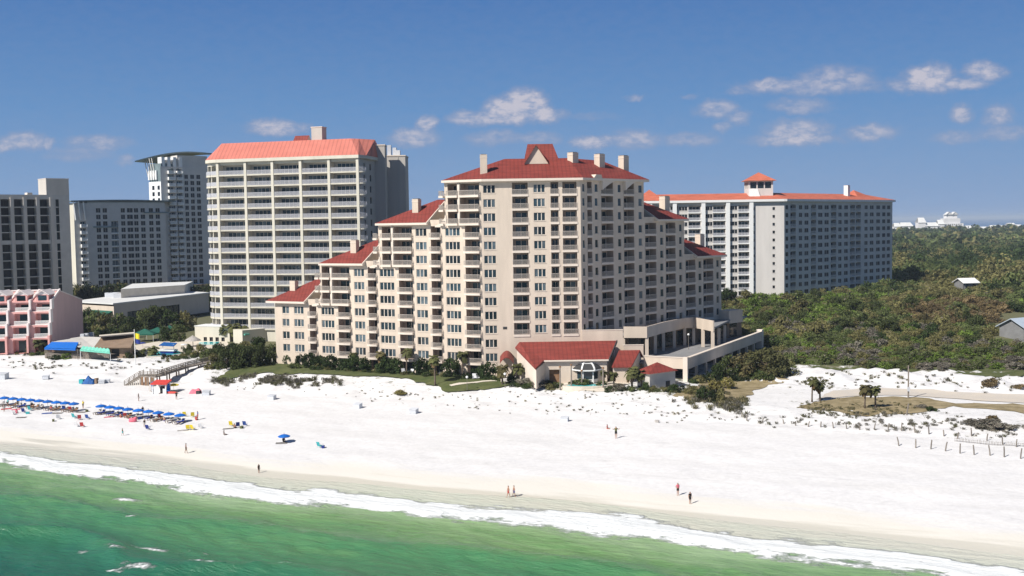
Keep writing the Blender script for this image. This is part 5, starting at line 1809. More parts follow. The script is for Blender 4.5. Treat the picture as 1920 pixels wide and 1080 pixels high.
# ------------------------------------------------------------------ conference hall
def build_hall():
    zb = 7.0
    c = atY(213.5, 585, 352); zt = atY(213.5, 571, 352).z
    rgt = atY(392, 575, 405); lft = atY(140, 585, 366)
    A = Frame((lft.x, lft.y), (c.x, c.y)); B = Frame((c.x, c.y), (rgt.x, rgt.y))
    root = thing('conference_hall', 'low grey hall with pale flat roof and dark glass behind the pool trees', 'hall', (c.x, c.y + 10, zb))
    g = MB()
    oa = []
    gl = []
    for x0, x1, y0, y1 in ((239, 275, 584.5, 601), (305, 337, 574.5, 593), (369, 374, 592, 606)):
        a, z1 = B.hit(x0, y0); b, z0 = B.hit(x1, y1)
        oa.append((a, b, max(z0, zb + .1), z1, .4, 'dark'))
    wall_open(g, B, 0, B.len, zb, zt, oa, 'beige', reveal='dark')
    wall_open(g, A, 0, A.len, zb, zt - .6, [], 'wall')
    bk = Vector((lft.x + 10, lft.y + 60))
    for p, q in ((rgt.xy, bk), (bk, lft.xy)):
        g.face([(p.x, p.y, zb), (q.x, q.y, zb), (q.x, q.y, zt), (p.x, p.y, zt)], 'beige')
    g.build('wall', root)
    for o in oa:
        q = MB(); n = max(1, int((o[1] - o[0]) / 3))
        for i in range(n):
            a = o[0] + (o[1] - o[0]) * i / n; b = o[0] + (o[1] - o[0]) * (i + 1) / n
            q.face([B.P(a + .1, -.35, o[2]), B.P(b - .1, -.35, o[2]), B.P(b - .1, -.35, o[3]), B.P(a + .1, -.35, o[3])], 'glass')
            q.box(B, b - .1, b + .1, -.4, -.2, o[2], o[3], 'dark')
        q.build('window', root)
    g = MB(); g.prism([tuple(p) for p in ((c + Vector((0, -.5, 0))).xy, rgt.xy + Vector((.4, 0)), bk, lft.xy + Vector((-.4, -.3)))], zt, zt + .45, 'paleroof'); g.build('roof', root)
    # raised roof over the hall
    q = [atY(227, 556, 378), atY(346, 550, 400), atY(346, 540, 418), atY(231, 543, 405)]
    z0 = zt + .45
    g = MB(); g.prism([(q[0].x, q[0].y), (q[1].x, q[1].y), (q[2].x + 1, q[2].y + 8), (q[3].x, q[3].y + 10)], z0, z0 + 3.2, 'paving', 'paleroof'); g.build('raised_roof', root)
    for px, py, Y, s in ((213, 553, 385, 2.0), (205, 554, 385, 1.2), (223, 556, 380, 1.4)):
        p = atY(px, py, Y); g = MB(); g.bx(p.x - s, p.x + s, p.y - s, p.y + s, z0, z0 + 1.6, 'plastic'); g.build('roof_unit', root)
    # teal awning on the lit face
    a, b = A.hit(183, 585)[0], A.hit(211.5, 585)[0]
    z1 = A.hit(200, 582.5)[1]; z2 = A.hit(200, 588.5)[1]
    q = thing('awning', 'teal green awning along the lit end of the low grey hall', 'awning', A.P((a + b) / 2, 0, z2 - .5))
    g = MB(); g.slab([A.P(a - 3, 2.6, z2), A.P(b, 2.6, z2), A.P(b, .05, z1), A.P(a - 3, .05, z1)], .15, 'teal' if False else 'green_canvas'); g.face([A.P(a - 3, 2.61, z2 - .5), A.P(b, 2.61, z2 - .5), A.P(b, 2.61, z2 - .1), A.P(a - 3, 2.61, z2 - .1)], 'green_canvas'); g.build('canopy', q)


build_hall()


# ------------------------------------------------------------------ pink terraced houses
def build_pink():
    zb = 5.6
    fc = atY(93, 625, 288)              # front corner of the end wall
    N_ = Vector((-.99, -.13)).normalized()   # along the front towards the left
    W_ = 5.5
    zr = atY(122, 542, 309).z
    k = 0
    labels = ['pink terraced house with a bare shaded gable wall at the right end of the row', 'pink terraced house with stepped white balconies beside the gable end house', 'third pink terraced house from the bare gable, near the left edge', 'pink terraced house mostly hidden beyond the left picture edge']
    for k in range(4):
        o = Vector((fc.x, fc.y)) + N_ * (W_ * k)
        F = Frame(o + N_ * W_, o)
        root = thing('terraced_house', labels[k], 'house', (o.x, o.y, zb), 0, 'pink terraced houses')
        back = 54 * 0 + 34
        # storeys step back: floor depth offsets
        steps = [(zb, zb + 4.2, 0.0), (zb + 4.2, zb + 7.6, -.6), (zb + 7.6, zb + 11.2, -1.9), (zb + 11.2, zb + 13.8, -3.2)]
        s0, s1 = 1.5, W_ - .25
        g = MB()
        for i, (z0, z1, d) in enumerate(steps):
            ops = [(s0, s1, z0 + (.15 if i else .1), z1 - .5, 1.9, 'pink')]
            wall_open(g, F, 0, W_, z0, z1, ops, 'pink', d=d)
            g.face([F.P(0, d, z1), F.P(W_, d, z1), F.P(W_, d - 1.5, z1), F.P(0, d - 1.5, z1)], 'pinktrim')
        # sides and back
        prof = []
        for z0, z1, d in steps: prof += [(d, z0), (d, z1)]
        prof += [(-3.3 - 8, zr), (-back, zb + 12.2), (-back, zb)]
        for u in (0, W_):
            pts = [F.P(u, d, z) for d, z in prof]
            g.face(pts if u == W_ else list(reversed(pts)), 'palepink')
        g.face([F.P(W_, -back, zb), F.P(0, -back, zb), F.P(0, -back, zb + 12.2), F.P(W_, -back, zb + 12.2)], 'palepink')
        g.build('wall', root)
        g = MB()
        g.slab([F.P(-.1, -3.0, zb + 13.9), F.P(W_ + .1, -3.0, zb + 13.9), F.P(W_ + .1, -11.3, zr + .2), F.P(-.1, -11.3, zr + .2)], .3, 'pink')
        g.slab([F.P(-.1, -11.3, zr + .2), F.P(W_ + .1, -11.3, zr + .2), F.P(W_ + .1, -back - .4, zb + 12.3), F.P(-.1, -back - .4, zb + 12.3)], .3, 'pinktrim')
        ro = g.build('roof', root)
        for uu in (.12, W_ - .05):
            g = MB(); g.beam(F.P(uu, -2.6, zb + 13.75), F.P(uu, -11.3, zr + .42), .34, .6, 'pinktrim'); g.build('rake_board', root)
        g = MB(); g.box(F, 0, W_, -12, -10.6, zr + .2, zr + .5, 'pinktrim'); put('ridge_cap', g.mesh('ridge_cap', root.location), ro)
        for i, (z0, z1, d) in enumerate(steps):
            g = MB()
            dd = d - 1.85
            g.face([F.P(s0, dd, z0 + .15), F.P(s1, dd, z0 + .15), F.P(s1, dd, z1 - .5), F.P(s0, dd, z1 - .5)], 'pink')
            g.face([F.P(s0 + .9, dd + .05, z0 + .2), F.P(s1 - .6, dd + .05, z0 + .2), F.P(s1 - .6, dd + .05, z1 - .9), F.P(s0 + .9, dd + .05, z1 - .9)], 'glass')
            g.build('glass_door', root)
            if i:
                g = MB()
                z = z0 + .1
                g.box(F, s0 - .1, s1 + .1, d + .004, d + .5, z - .3, z + .0, 'pinktrim')
                g.box(F, s0, s1, d + .3, d + .42, z + .85, z + 1.0, 'paint')
                for q in range(int((s1 - s0) / .24)): g.box(F, s0 + q * .24, s0 + q * .24 + .12, d + .34, d + .38, z, z + .85, 'paint')
                g.build('balcony', root)
        g = MB()
        dz0, dz1, d0, d1 = zb + 13.6, zb + 15.7, -3.3, -9.0
        a_, b_, m_ = W_ * .26, W_ * .84, W_ * .55
        g.box(F, a_, b_, d1, d0, dz0, dz1, 'pink')
        g.face([F.P(a_, d0 + .004, dz1), F.P(b_, d0 + .004, dz1), F.P(m_, d0 + .004, dz1 + 1.1)], 'pinktrim')
        g.slab([F.P(a_ - .25, d0 + .4, dz1), F.P(m_, d0 + .4, dz1 + 1.25), F.P(m_, d1 - 2, dz1 + 1.25), F.P(a_ - .25, d1 - 2, dz1)], .2, 'pinktrim')
        g.slab([F.P(m_, d0 + .4, dz1 + 1.25), F.P(b_ + .25, d0 + .4, dz1), F.P(b_ + .25, d1 - 2, dz1), F.P(m_, d1 - 2, dz1 + 1.25)], .2, 'pinktrim')
        g.box(F, a_ + .5, b_ - .5, d0 + .003, d0 + .05, dz0 + .5, dz1 - .2, 'glass')
        g.build('dormer', root)
        # white party wall fins stepping with the floors, one per house
        g = MB()
        for z0, z1, d in steps:
            g.box(F, W_ - .3, W_ + .2, d - 1.2, d + .95, z0 + (.6 if z0 > zb else 0), z1 + .6, 'pinktrim' if z0 > zb else 'pink')
        g.build('fin_wall', root)


build_pink()
# ------------------------------------------------------------------ foliage


def cluster(seed, n, leaf, rx, ry, rz, clumps, base, var, low=0.25, spread=.34, dead=0.0):
    """leaf-sized faces gathered in clumps through an uneven crown; base sits at z=0. returns verts, quads, colours"""
    r = np.random.RandomState(seed)
    # clump centres
    a = r.uniform(0, 2 * np.pi, clumps); h = r.uniform(-low, 1, clumps)
    q = np.sqrt(np.clip(1 - h * h, .05, 1)) * r.uniform(.45, 1.0, clumps)
    cc = np.stack([np.cos(a) * q * rx * .82, np.sin(a) * q * ry * .82, (h + low) / (1 + low) * rz * .88], 1)
    cs = r.uniform(.6, 1.25, clumps) * spread
    k = r.randint(0, clumps, n)
    d = r.normal(size=(n, 3)); d /= np.linalg.norm(d, axis=1)[:, None]
    rr = r.uniform(.35, 1.0, n)[:, None] ** .6
    p = cc[k] + d * rr * cs[k][:, None] * np.array([rx, ry, rz * .72])
    p[:, 2] = np.maximum(p[:, 2], .03 * rz)
    nrm = d * .8 + r.normal(size=(n, 3)) * .55 + np.array([0, 0, .35])
    nrm /= np.linalg.norm(nrm, axis=1)[:, None]
    t = np.cross(nrm, r.normal(size=(n, 3))); t /= np.linalg.norm(t, axis=1)[:, None] + 1e-9
    b = np.cross(nrm, t)
    s = leaf * r.uniform(.55, 1.3, n)[:, None]
    w = s * r.uniform(.45, .9, n)[:, None]
    v = np.stack([p - t * s - b * w * .3, p - t * s * .1 - b * w, p + t * s + b * w * .2, p + t * s * .1 + b * w], 1).reshape(-1, 3)
    f = np.arange(4 * n).reshape(n, 4)
    tint = r.uniform(1 - var, 1 + var, clumps)[k] * r.uniform(.78, 1.22, n)
    col = np.asarray(base)[None, :] * tint[:, None]
    if dead:
        m = r.uniform(size=n) < dead
        col[m] = np.array([.20, .17, .14]) * r.uniform(.6, 1.2, (m.sum(), 1))
    return v, f, np.repeat(col, 4, 0)


def plant_mesh(name, *a, **k):
    v, f, c = cluster(*a, **k)
    return np_mesh(name, v, f, c, M['leaf'])


GREENS = dict(deep=(.046, .070, .023), mid=(.108, .132, .046), bright=(.150, .215, .044), olive=(.185, .172, .070), grey=(.195, .182, .145), brown=(.20, .15, .075), yellow=(.25, .22, .075), blackish=(.024, .036, .015))


def stick_mesh(name, h, r0, seed, limbs=4, spread=.5, m='bark'):
    rr = random.Random(seed)
    g = MB()
    lean = rr.uniform(-.08, .08) * h
    g.tube([(0, 0, -.3), (lean * .3, 0, h * .3), (lean, lean * .4, h * .62), (lean * 1.2, lean * .5, h * .85)], [r0, r0 * .8, r0 * .5, r0 * .2], m, 6)
    for i in range(limbs):
        a = 2 * math.pi * i / limbs + rr.uniform(-.4, .4)
        z = h * rr.uniform(.25, .5)
        g.tube([(lean * .5, 0, z), (math.cos(a) * spread * h * .35, math.sin(a) * spread * h * .35, z + h * .2), (math.cos(a) * spread * h * .6, math.sin(a) * spread * h * .6, z + h * .33)], [r0 * .5, r0 * .32, r0 * .12], m, 5)
    return g.mesh(name)


TRUNKS = [stick_mesh('trunk', 1.0, .035, s, 4, .55) for s in range(3)]


def bush(name, label, cat, p, crown, sx, sz, group=None, trunk=True, rz=None):
    """a shrub or tree: crown (and trunk) as parts"""
    t = thing(name, label, cat, p, RNG.uniform(0, 6.28) if rz is None else rz, group)
    put('crown', crown, t, (0, 0, 0), 0, (sx, sx * RNG.uniform(.85, 1.15), sz))
    if trunk:
        put('trunk', TRUNKS[RNG.randrange(3)], t, (0, 0, 0), 0, (sz * 1.2, sz * 1.2, sz * .9))
    return t


CROWN = {}
for i, (k, c) in enumerate(GREENS.items()):
    CROWN[k] = [plant_mesh('crown', 100 + i * 7 + j, 1300, .09, 1, 1, 1, 16 + 4 * j, c, .28, spread=.36, dead=.35 if k == 'grey' else .06) for j in range(3)]
DOME = [plant_mesh('crown', 400 + j, 1500, .085, 1, 1, 1, 30, (.034, .054, .018) if j else GREENS['deep'], .25, low=.55, spread=.3) for j in range(3)]

CROWN['oak'] = [plant_mesh('crown', 470 + j, 3200, .05, 1, 1, 1, 34, (.145, .125, .058) if j != 1 else (.122, .122, .052), .22, low=.5, spread=.26) for j in range(3)]
CROWN['round'] = [plant_mesh('crown', 490 + j, 2200, .06, 1, 1, 1, 26, (.076, .094, .034), .25, low=.5, spread=.3) for j in range(3)]

# ------------------------------------------------------------------ palms


def palm_crown(seed, n=26, L=1.9, col=(.055, .075, .024), droop=1.0, dead=4):
    r = random.Random(seed)
    v, f, c = [], [], []
    for i in range(n + dead):
        isdead = i >= n
        a = r.uniform(0, 6.28)
        up = r.uniform(-.5, .15) if not isdead else r.uniform(-1.3, -.9)
        if not isdead and i < n * .6: up = r.uniform(.0, 1.1)
        l = L * r.uniform(.75, 1.1) * (.8 if isdead else 1)
        cc = np.array(col) * r.uniform(.65, 1.35) if not isdead else np.array((.16, .11, .055)) * r.uniform(.7, 1.2)
        d = Vector((math.cos(a), math.sin(a), 0)); s = Vector((-d.y, d.x, 0))
        pts = []
        for k in range(5):
            t = k / 4
            ang = up - droop * 1.3 * t * t
            pts.append(d * (l * t * math.cos(up * .7) * (1 - .18 * t * t)) + Vector((0, 0, l * t * math.sin(up) - droop * .55 * l * t * t)))
        # fan of leaflets: cabbage palm leaves are broad fans at the end of a stalk
        for k in range(1, 5):
            p = pts[k]; q = pts[k - 1]
            w = l * (.07, .26, .30, .17)[k - 1]
            w0 = l * (.02, .07, .26, .30)[k - 1]
            for sg in (1, -1):
                b = len(v)
                v.extend([tuple(q), tuple(p), tuple(p + s * sg * w - Vector((0, 0, w * .45))), tuple(q + s * sg * w0 - Vector((0, 0, w0 * .45)))])
                f.append((b, b + 1, b + 2, b + 3)); c.extend([tuple(cc * (1.08 if sg > 0 else .9))] * 4)
    return np_mesh('crown', v, f, np.array(c), M['leaf'])


PALMC = [palm_crown(s, 30, 1.75, (.105, .11, .042), 1.0) for s in range(4)]
PALMD = [palm_crown(30 + s, 30, 1.8, (.115, .10, .042), 1.15, 9) for s in range(3)]


def trunk_mesh(h, r0, seed):
    r = random.Random(seed)
    g = MB()
    lx, ly = r.uniform(-.25, .25), r.uniform(-.2, .2)
    pts = [(lx * (i / 6) ** 2, ly * (i / 6) ** 2, h * i / 6) for i in range(7)]
    rs = [r0 * (1.35 if i == 0 else 1 - .25 * i / 6) for i in range(7)]
    pts[0] = (0, 0, -.4)
    g.tube(pts, rs, 'bark', 8)
    return g.mesh('trunk', smooth=True), pts[-1]


def palm(label, p, h, sc=1.0, seed=0, group=None, dry=False):
    t = thing('palm_tree', label, 'palm tree', p, 0, group)
    me, top = trunk_mesh(h, .2 * sc, seed)
    put('trunk', me, t)
    put('crown', (PALMD if dry else PALMC)[seed % 3], t, top, seed * 1.3, (sc, sc, sc))
    return t


# two pairs on the dry grass island at the right
for i, (px, py, top, lab) in enumerate(((1522.5, 754, 708, 'shorter palm of the left pair on the dry grass island'), (1537.5, 752, 713, 'taller palm of the left pair on the dry grass island with dense crown'),
                                        (1621.5, 766, 721, 'thin palm with brownish crown, left of the right pair on the grass island'), (1641.5, 765, 722, 'thick trunked palm with drooping crown, right of the pair by the road'))):
    p = ground(px, py)
    h = (py - top - (8 if i in (0, 2) else 10)) * p.y / FPX
    palm(lab, p, h + .5, .95 if i in (1, 3) else .8, i, 'palms on the grass island', dry=i in (2,))
# palms along the hotel front and by the clubhouse
for i, (px, py, top, lab, sc) in enumerate((
        (762.5, 701, 650, 'tall slender palm on the lawn in front of the hotel, third balcony column', .95), (816, 724, 662, 'dark palm standing on the lower edge of the lawn', 1.0), (867, 706, 653, 'tall pale trunked palm against the hotel tower windows', 1.05),
        (716, 697, 655, 'palm with hanging brown fronds among the clipped bushes', .95), (665, 692, 657, 'small palm between bushes near the hotel middle', .8), (551, 683, 650, 'palm beside the left end of the hotel', .8),
        (942, 722, 680, 'feathery pale palm left of the clubhouse gable', 1.0), (972, 716, 678, 'dark green palm at the foot of the clubhouse gable', 1.1), (1020, 712, 690, 'short palm beside the clubhouse brown door', .7),
        (1185, 729, 684, 'broad clump palm in front of the pavilion', 1.15), (1203, 728, 690, 'olive palm leaning at the pavilion wall', 1.0), (1151, 724, 694, 'short palm right of the glasshouse', .7), (1133, 722, 692, 'young palm behind the right pool post', .6))):
    p = ground(px, py)
    palm(lab, p, max(1.2, (py - top - 8 * sc) * p.y / FPX), sc, i, 'palms before the hotel', dry=i in (3, 6))
# palms round the hotel pool on the left
for i, (px, py, top, lab) in enumerate(((426, 640, 603, 'leftmost tall palm of the cluster below the salmon roofed tower'), (440, 641, 600, 'tall dense palm of the cluster below the salmon roofed tower'), (455, 641, 604, 'palm in the middle of the cluster before the white wall'),
                                        (480, 638, 598, 'tall palm right of the cluster near the hotel end'), (492, 637, 602, 'rightmost palm beside the hotel end balconies'), (288, 668, 642, 'small palm beside the pool with the slide'), (263, 668, 650, 'round headed palm right of the flagpole'),
                                        (18, 658, 630, 'small palm before the leftmost pink house'), (62, 662, 626, 'palm before the middle pink house'), (75, 664, 630, 'palm at the corner of the pink end house'))):
    p = ground(px, py)
    palm(lab, p, max(1.2, (py - top - 11) * p.y / FPX), 1.55 if i < 5 else 1.3, i + 3, 'palms round the left pool')
# palms hanging over the deck terrace
for px, py, lab in ((1352, 622, 'yellow green palm at the far end of the parking deck'), (1368, 620, 'second yellow green palm at the far end of the parking deck')):
    p = atZ(px, py, 8.8)
    palm(lab, p, 3.0, 1.0, int(px), 'palms on the parking deck', dry=True)

# ------------------------------------------------------------------ clipped bushes and planting along the hotel
hb = [(545, 679, 1.9, 2.3), (563, 682, 1.5, 2.0), (583, 685, 2.1, 2.6), (601, 687, 1.8, 2.2), (621, 689, 2.2, 2.5), (645, 690, 1.5, 1.9), (664, 692, 2.2, 2.6), (684, 693, 2.0, 2.4), (722, 695, 2.2, 2.7), (741, 696, 2.0, 2.5), (790, 698, 2.3, 2.8), (803, 699, 1.6, 2.2), (845, 702, 2.4, 2.9), (915, 707, 2.3, 2.7), (893, 705, 1.4, 1.6)]
for i, (px, py, r_, h) in enumerate(hb):
    p = ground(px, py + 4)
    where = ['at the left end of the hotel', 'beside the first patio', 'below the second window column', 'left of the wide balcony stack', 'below the wide balcony stack', 'small, between two larger ones', 'broad, near the hotel middle', 'right of the broad middle one', 'behind the brown frond palm', 'left of the white patio chairs', 'right of the white patio chairs', 'narrow, next to the dark lawn palm', 'round, between two lawn palms', 'round, nearest the red canopy', 'low, beside the tower windows'][i]
    bush('clipped_bush', 'dark clipped bush along the hotel wall, ' + where, 'bush', p, DOME[i % 3], r_ * 1.12, h * 1.35, 'clipped bushes along the hotel', trunk=False)
for i, (px, py) in enumerate(((548.5, 684), (598, 690), (662, 696), (712, 698), (780, 702), (807.5, 703), (833, 704.5), (906, 710))):
    p = ground(px, py)
    globe_lamp(p, 1.35 if i % 2 == 0 else 1.5, 'white globe lamp on the lawn, ' + ['farthest left by the hotel end', 'second from the hotel end', 'third, near the hotel middle', 'fourth, beside the brown frond palm', 'right of the white patio chairs', 'between bushes left of the round one', 'left of the round bush', 'nearest the clubhouse'][i])
# lamps at the lawn path
for px, py, lab in ((876, 733, 'lamp post standing where the lawn path meets the sand'), (947, 727, 'globe lamp beside the clubhouse palms')):
    globe_lamp(ground(px, py), 2.6, 'white ' + lab)

# ------------------------------------------------------------------ lawns, paths, roads
patch('lawn', pxy((398, 716), (420, 700), (440, 693), (500, 682), (530, 676), (600, 688), (700, 697), (800, 703), (935, 714), (962, 721), (935, 728), (900, 733), (860, 735), (830, 731), (800, 722), (770, 712), (700, 706), (640, 706), (570, 702), (500, 700), (450, 706), (420, 715)), 'lawn', .22, 1.0, wob=.5)
patch('path', pxy((842, 724), (870, 719.5), (905, 716), (930, 715), (932, 717), (905, 718.2), (872, 722), (846, 726.5)), 'paving', .29, 1.0)
patch('terrace_paving', pxy((1012, 724), (1040, 714), (1190, 716), (1150, 735), (1060, 735)), 'paving', .08, 1.5)
patch('dry_grass_island', pxy((1497, 766), (1520, 757), (1560, 748), (1640, 744), (1720, 745), (1775, 752), (1800, 760), (1720, 775), (1650, 781), (1600, 779), (1545, 771)), 'drygrass', .08, 1.5, wob=.7)
patch('dry_grass', pxy((1268, 745), (1290, 728), (1330, 716), (1400, 712), (1478, 712), (1440, 722), (1410, 732), (1398, 752), (1385, 762), (1340, 756)), 'drygrass', .08, 1.5, wob=.8)
patch('road', pxy((1560, 733), (1640, 727), (1720, 730), (1800, 736), (1935, 741), (1935, 757), (1850, 753), (1760, 746), (1700, 742), (1640, 742), (1590, 744), (1530, 750)), 'road', .1, 2.0, wob=.3)
patch('dry_grass', pxy((1765, 757), (1850, 757), (1935, 760), (1935, 778), (1870, 768), (1810, 765)), 'drygrass', .08, 1.5, wob=.6)
patch('scrub_grass', pxy((1500, 694), (1600, 694), (1760, 694), (1930, 712), (1930, 640), (1700, 640), (1500, 655), (1420, 690)), 'lawn', .06, 4, wob=2.0)
patch('scrub_grass', pxy((1390, 590), (1440, 560), (1520, 550), (1640, 560), (1600, 600), (1480, 620), (1400, 615)), 'lawn', .06, 5, wob=2.0)

# ------------------------------------------------------------------ scrub and woods at the right


def inside_view(x, y, z, a, b, c, d):
    px, py = project((x, y, z)); return a < px < b and c < py < d


def blocked(x, y):
    """footprints kept clear of plants"""
    v = Vector((x, y))
    q = v - OF.o
    if -10 < q.dot(OF.u) < OF.len + 6 and -22 < q.dot(OF.n) < 6: return True
    q = v - OS.o
    if -6 < q.dot(OS.u) < OS.len + 6 and -24 < q.dot(OS.n) < 6: return True
    q = v - FR.o
    if -4 < q.dot(FR.u) < FR.len + 14 and -30 < q.dot(FR.n) < (23 if q.dot(FR.u) < 50 else 13): return True
    q = v - FL.o
    if -4 < q.dot(FL.u) < FL.len + 6 and -30 < q.dot(FL.n) < 3: return True
    return False


def tree_tone(px, py):
    """kind of plant by where it grows (mixed thicket; green swale; bare grey brush; brown stand)"""
    u = RNG.random()
    n1 = float(sn(px, py * 1.8, 150, 71)) + RNG.uniform(-.5, .5)
    if ((px - 1800) / 105) ** 2 + ((py - 592) / 22) ** 2 < 1: return 'brown' if u < .8 else 'olive'
    if 1380 < px < 1620 and 535 < py < 610: return 'bright' if u < .6 else ('mid' if u < .85 else 'olive')
    if py > 655: return ('mid' if n1 > -.3 else 'grey') if u < .6 else ('bright' if u < .85 else 'olive')
    if py > 560: return ('grey' if n1 > .6 else 'olive' if n1 > -.3 else 'mid') if u < .8 else ('deep' if u < .9 else 'bright')
    if py > 500: return 'olive' if n1 > .2 else ('mid' if n1 > -.4 else 'deep')
    return ('deep' if n1 < .25 else 'mid') if u < .85 else 'olive'


cand = []
_cy = np.sqrt(NR.uniform(224 ** 2, 470 ** 2, 11500)); _cx = (NR.uniform(1330, 2200, 11500) - 960) / FPX * _cy; _cz = T(_cx, _cy)
for X, Y, z in zip(_cx.tolist(), _cy.tolist(), _cz.tolist()):
    t_ = Y - float(shore(min(X, 200)))
    if t_ < 121 + 5 * math.sin(X * .2): continue
    if blocked(X, Y): continue
    px, py = project((X, Y, z))
    if not (1345 < px < 2180): continue
    if py > 694 and px > 1480 or px > 1862 and 585 < py < 650: continue
    cand.append((Y, X, z, px, py))
cand.sort()
kept = []
cell = {}
for Y, X, z, px, py in cand:
    r_ = min((1.35 + .0075 * (Y - 225)) * RNG.uniform(.65, 1.6), 4.4)
    key = (int(X // 5), int(Y // 5))
    ok = True
    for i in (-1, 0, 1):
        for j in (-1, 0, 1):
            for (x2, y2, r2) in cell.get((key[0] + i, key[1] + j), ()):
                if (x2 - X) ** 2 + (y2 - Y) ** 2 < (.52 * (r_ + r2)) ** 2: ok = False
    if not ok: continue
    cell.setdefault(key, []).append((X, Y, r_))
    kept.append((Y, X, z, px, py, r_))
SCRUB_LABEL = dict(deep='dark evergreen scrub bush among lighter thicket right of the hotel', mid='mid green scrub bush in the thicket right of the hotel', bright='bright leafy green bush in the hollow right of the hotel', olive='olive toned scrub bush in the thicket right of the hotel',
                   grey='bare grey twiggy shrub in the thicket right of the hotel', brown='rust brown shrub of the withered stand in the thicket', yellow='yellowish shrub', blackish='dark shrub')


def merged_plants(name, items, protos, label, cat):
    """items: (x,y,z,scale_xy,scale_z,tone,brightness): one mesh"""
    vs, fs, cs = [], [], []
    off = 0
    for (x, y, z, s, sz, tone, br) in items:
        v, f, c = protos[tone][NR.randint(len(protos[tone]))]
        a = NR.uniform(0, 6.28); ca, sa = math.cos(a), math.sin(a)
        w = np.empty_like(v)
        w[:, 0] = (v[:, 0] * ca - v[:, 1] * sa) * s + x
        w[:, 1] = (v[:, 0] * sa + v[:, 1] * ca) * s + y
        w[:, 2] = v[:, 2] * sz + z
        vs.append(w); fs.append(f + off); cs.append(c * br); off += len(v)
    me = np_mesh(name, np.concatenate(vs), np.concatenate(fs), np.concatenate(cs), M['leaf'])
    return tag(put(name, me), label, cat, None, 'stuff')


n_ind = 0
rest = []
for (Y, X, z, px, py, r_) in kept:
    tone = tree_tone(px, py)
    if n_ind < 230 and px < 1950:
        n_ind += 1
        hh = r_ * RNG.uniform(.6, 1.05) * (1.15 if tone in ('deep', 'mid') else .9)
        bush('scrub_bush', SCRUB_LABEL[tone], 'shrub', (X, Y, z - .15), CROWN[tone][RNG.randrange(3)], r_, hh, 'scrub bushes right of the hotel', trunk=tone == 'grey')
    else:
        rest.append((X, Y, z - .2, r_ * 1.05, r_ * RNG.uniform(.7, 1.15), tone, RNG.uniform(.7, 1.3)))
LOW = {k: [cluster(700 + i * 5 + j, 800, .088, 1, 1, 1, 14, c, .28, spread=.40, dead=.25 if k == 'grey' else .04) for j in range(3)] for i, (k, c) in enumerate(GREENS.items())}
merged_plants('scrub', rest, LOW, 'dense olive and green coastal scrub stretching back from the dunes', 'scrub')
# rounded crowns standing above the scrub
n_tr = 0
_cy = NR.uniform(285, 560, 400); _cx = (NR.uniform(1385, 1950, 400) - 960) / FPX * _cy; _cz = T(_cx, _cy)
put_tr = []
for X, Y, z in zip(_cx.tolist(), _cy.tolist(), _cz.tolist()):
    px, py = project((X, Y, z))
    if n_tr >= 64 or blocked(X, Y) or (px > 1845 and 575 < py < 650) or (px < 1670 and Y > 400) or (1780 < px < 1845 and 520 < py < 570) or any((X - a_) ** 2 + (Y - b_) ** 2 < 90 for a_, b_ in put_tr): continue
    put_tr.append((X, Y)); n_tr += 1
    tone = RNG.choice(('round', 'oak', 'round', 'mid', 'olive'))
    bush('broadleaf_tree', dict(round='dark green round crowned tree standing above the scrub', oak='brownish olive round crowned tree standing above the scrub', mid='mid green loose crowned tree standing above the scrub', olive='pale olive loose crowned tree standing above the scrub')[tone], 'tree', (X, Y, z - .2), CROWN[tone][RNG.randrange(3)], RNG.uniform(2.8, 4.6), RNG.uniform(3.2, 5.4), 'round trees above the scrub')
# far woods to the bay
FAR = {k: [cluster(800 + i * 5 + j, 60, .28, 1, 1, 1, 8, c, .18, spread=.48) for j in range(4)] for i, (k, c) in enumerate(GREENS.items())}
far = []
mid_ = []
_cy = NR.uniform(440 ** 1.6, 2250 ** 1.6, 20500) ** (1 / 1.6); _cx = (NR.uniform(1180, 2260, 20500) - 960) / FPX * _cy; _cz = T(_cx, _cy)
for X, Y, z in zip(_cx.tolist(), _cy.tolist(), _cz.tolist()):
    px, py = project((X, Y, z))
    if px < 1335 and Y < 560 or px < 1600 and 650 < Y < 1000: continue
    if blocked(X, Y): continue
    if px > 1865 and 575 < py < 642: continue
    if ((px - 1822) / 14) ** 2 + ((py - 542) / 8) ** 2 < 1: continue
    s = NR.uniform(2.2, 4.0) * (1 + Y / 2600) * (1.7 if NR.uniform() < .14 else 1)
    (mid_ if Y < 1000 else far).append((X, Y, z, s, s * NR.uniform(.8, 1.3), tree_tone(px, py), NR.uniform(.8, 1.15)))
MIDT = {k: [cluster(900 + i * 5 + j, 280, .115, 1, 1, 1, 13, c, .16, spread=.4) for j in range(4)] for i, (k, c) in enumerate(GREENS.items())}
merged_plants('thicket', mid_, MIDT, 'rolling olive and green tree canopy behind the scrub', 'woods')
merged_plants('woods', far, FAR, 'low green and olive woods reaching from the scrub to the bay', 'woods')

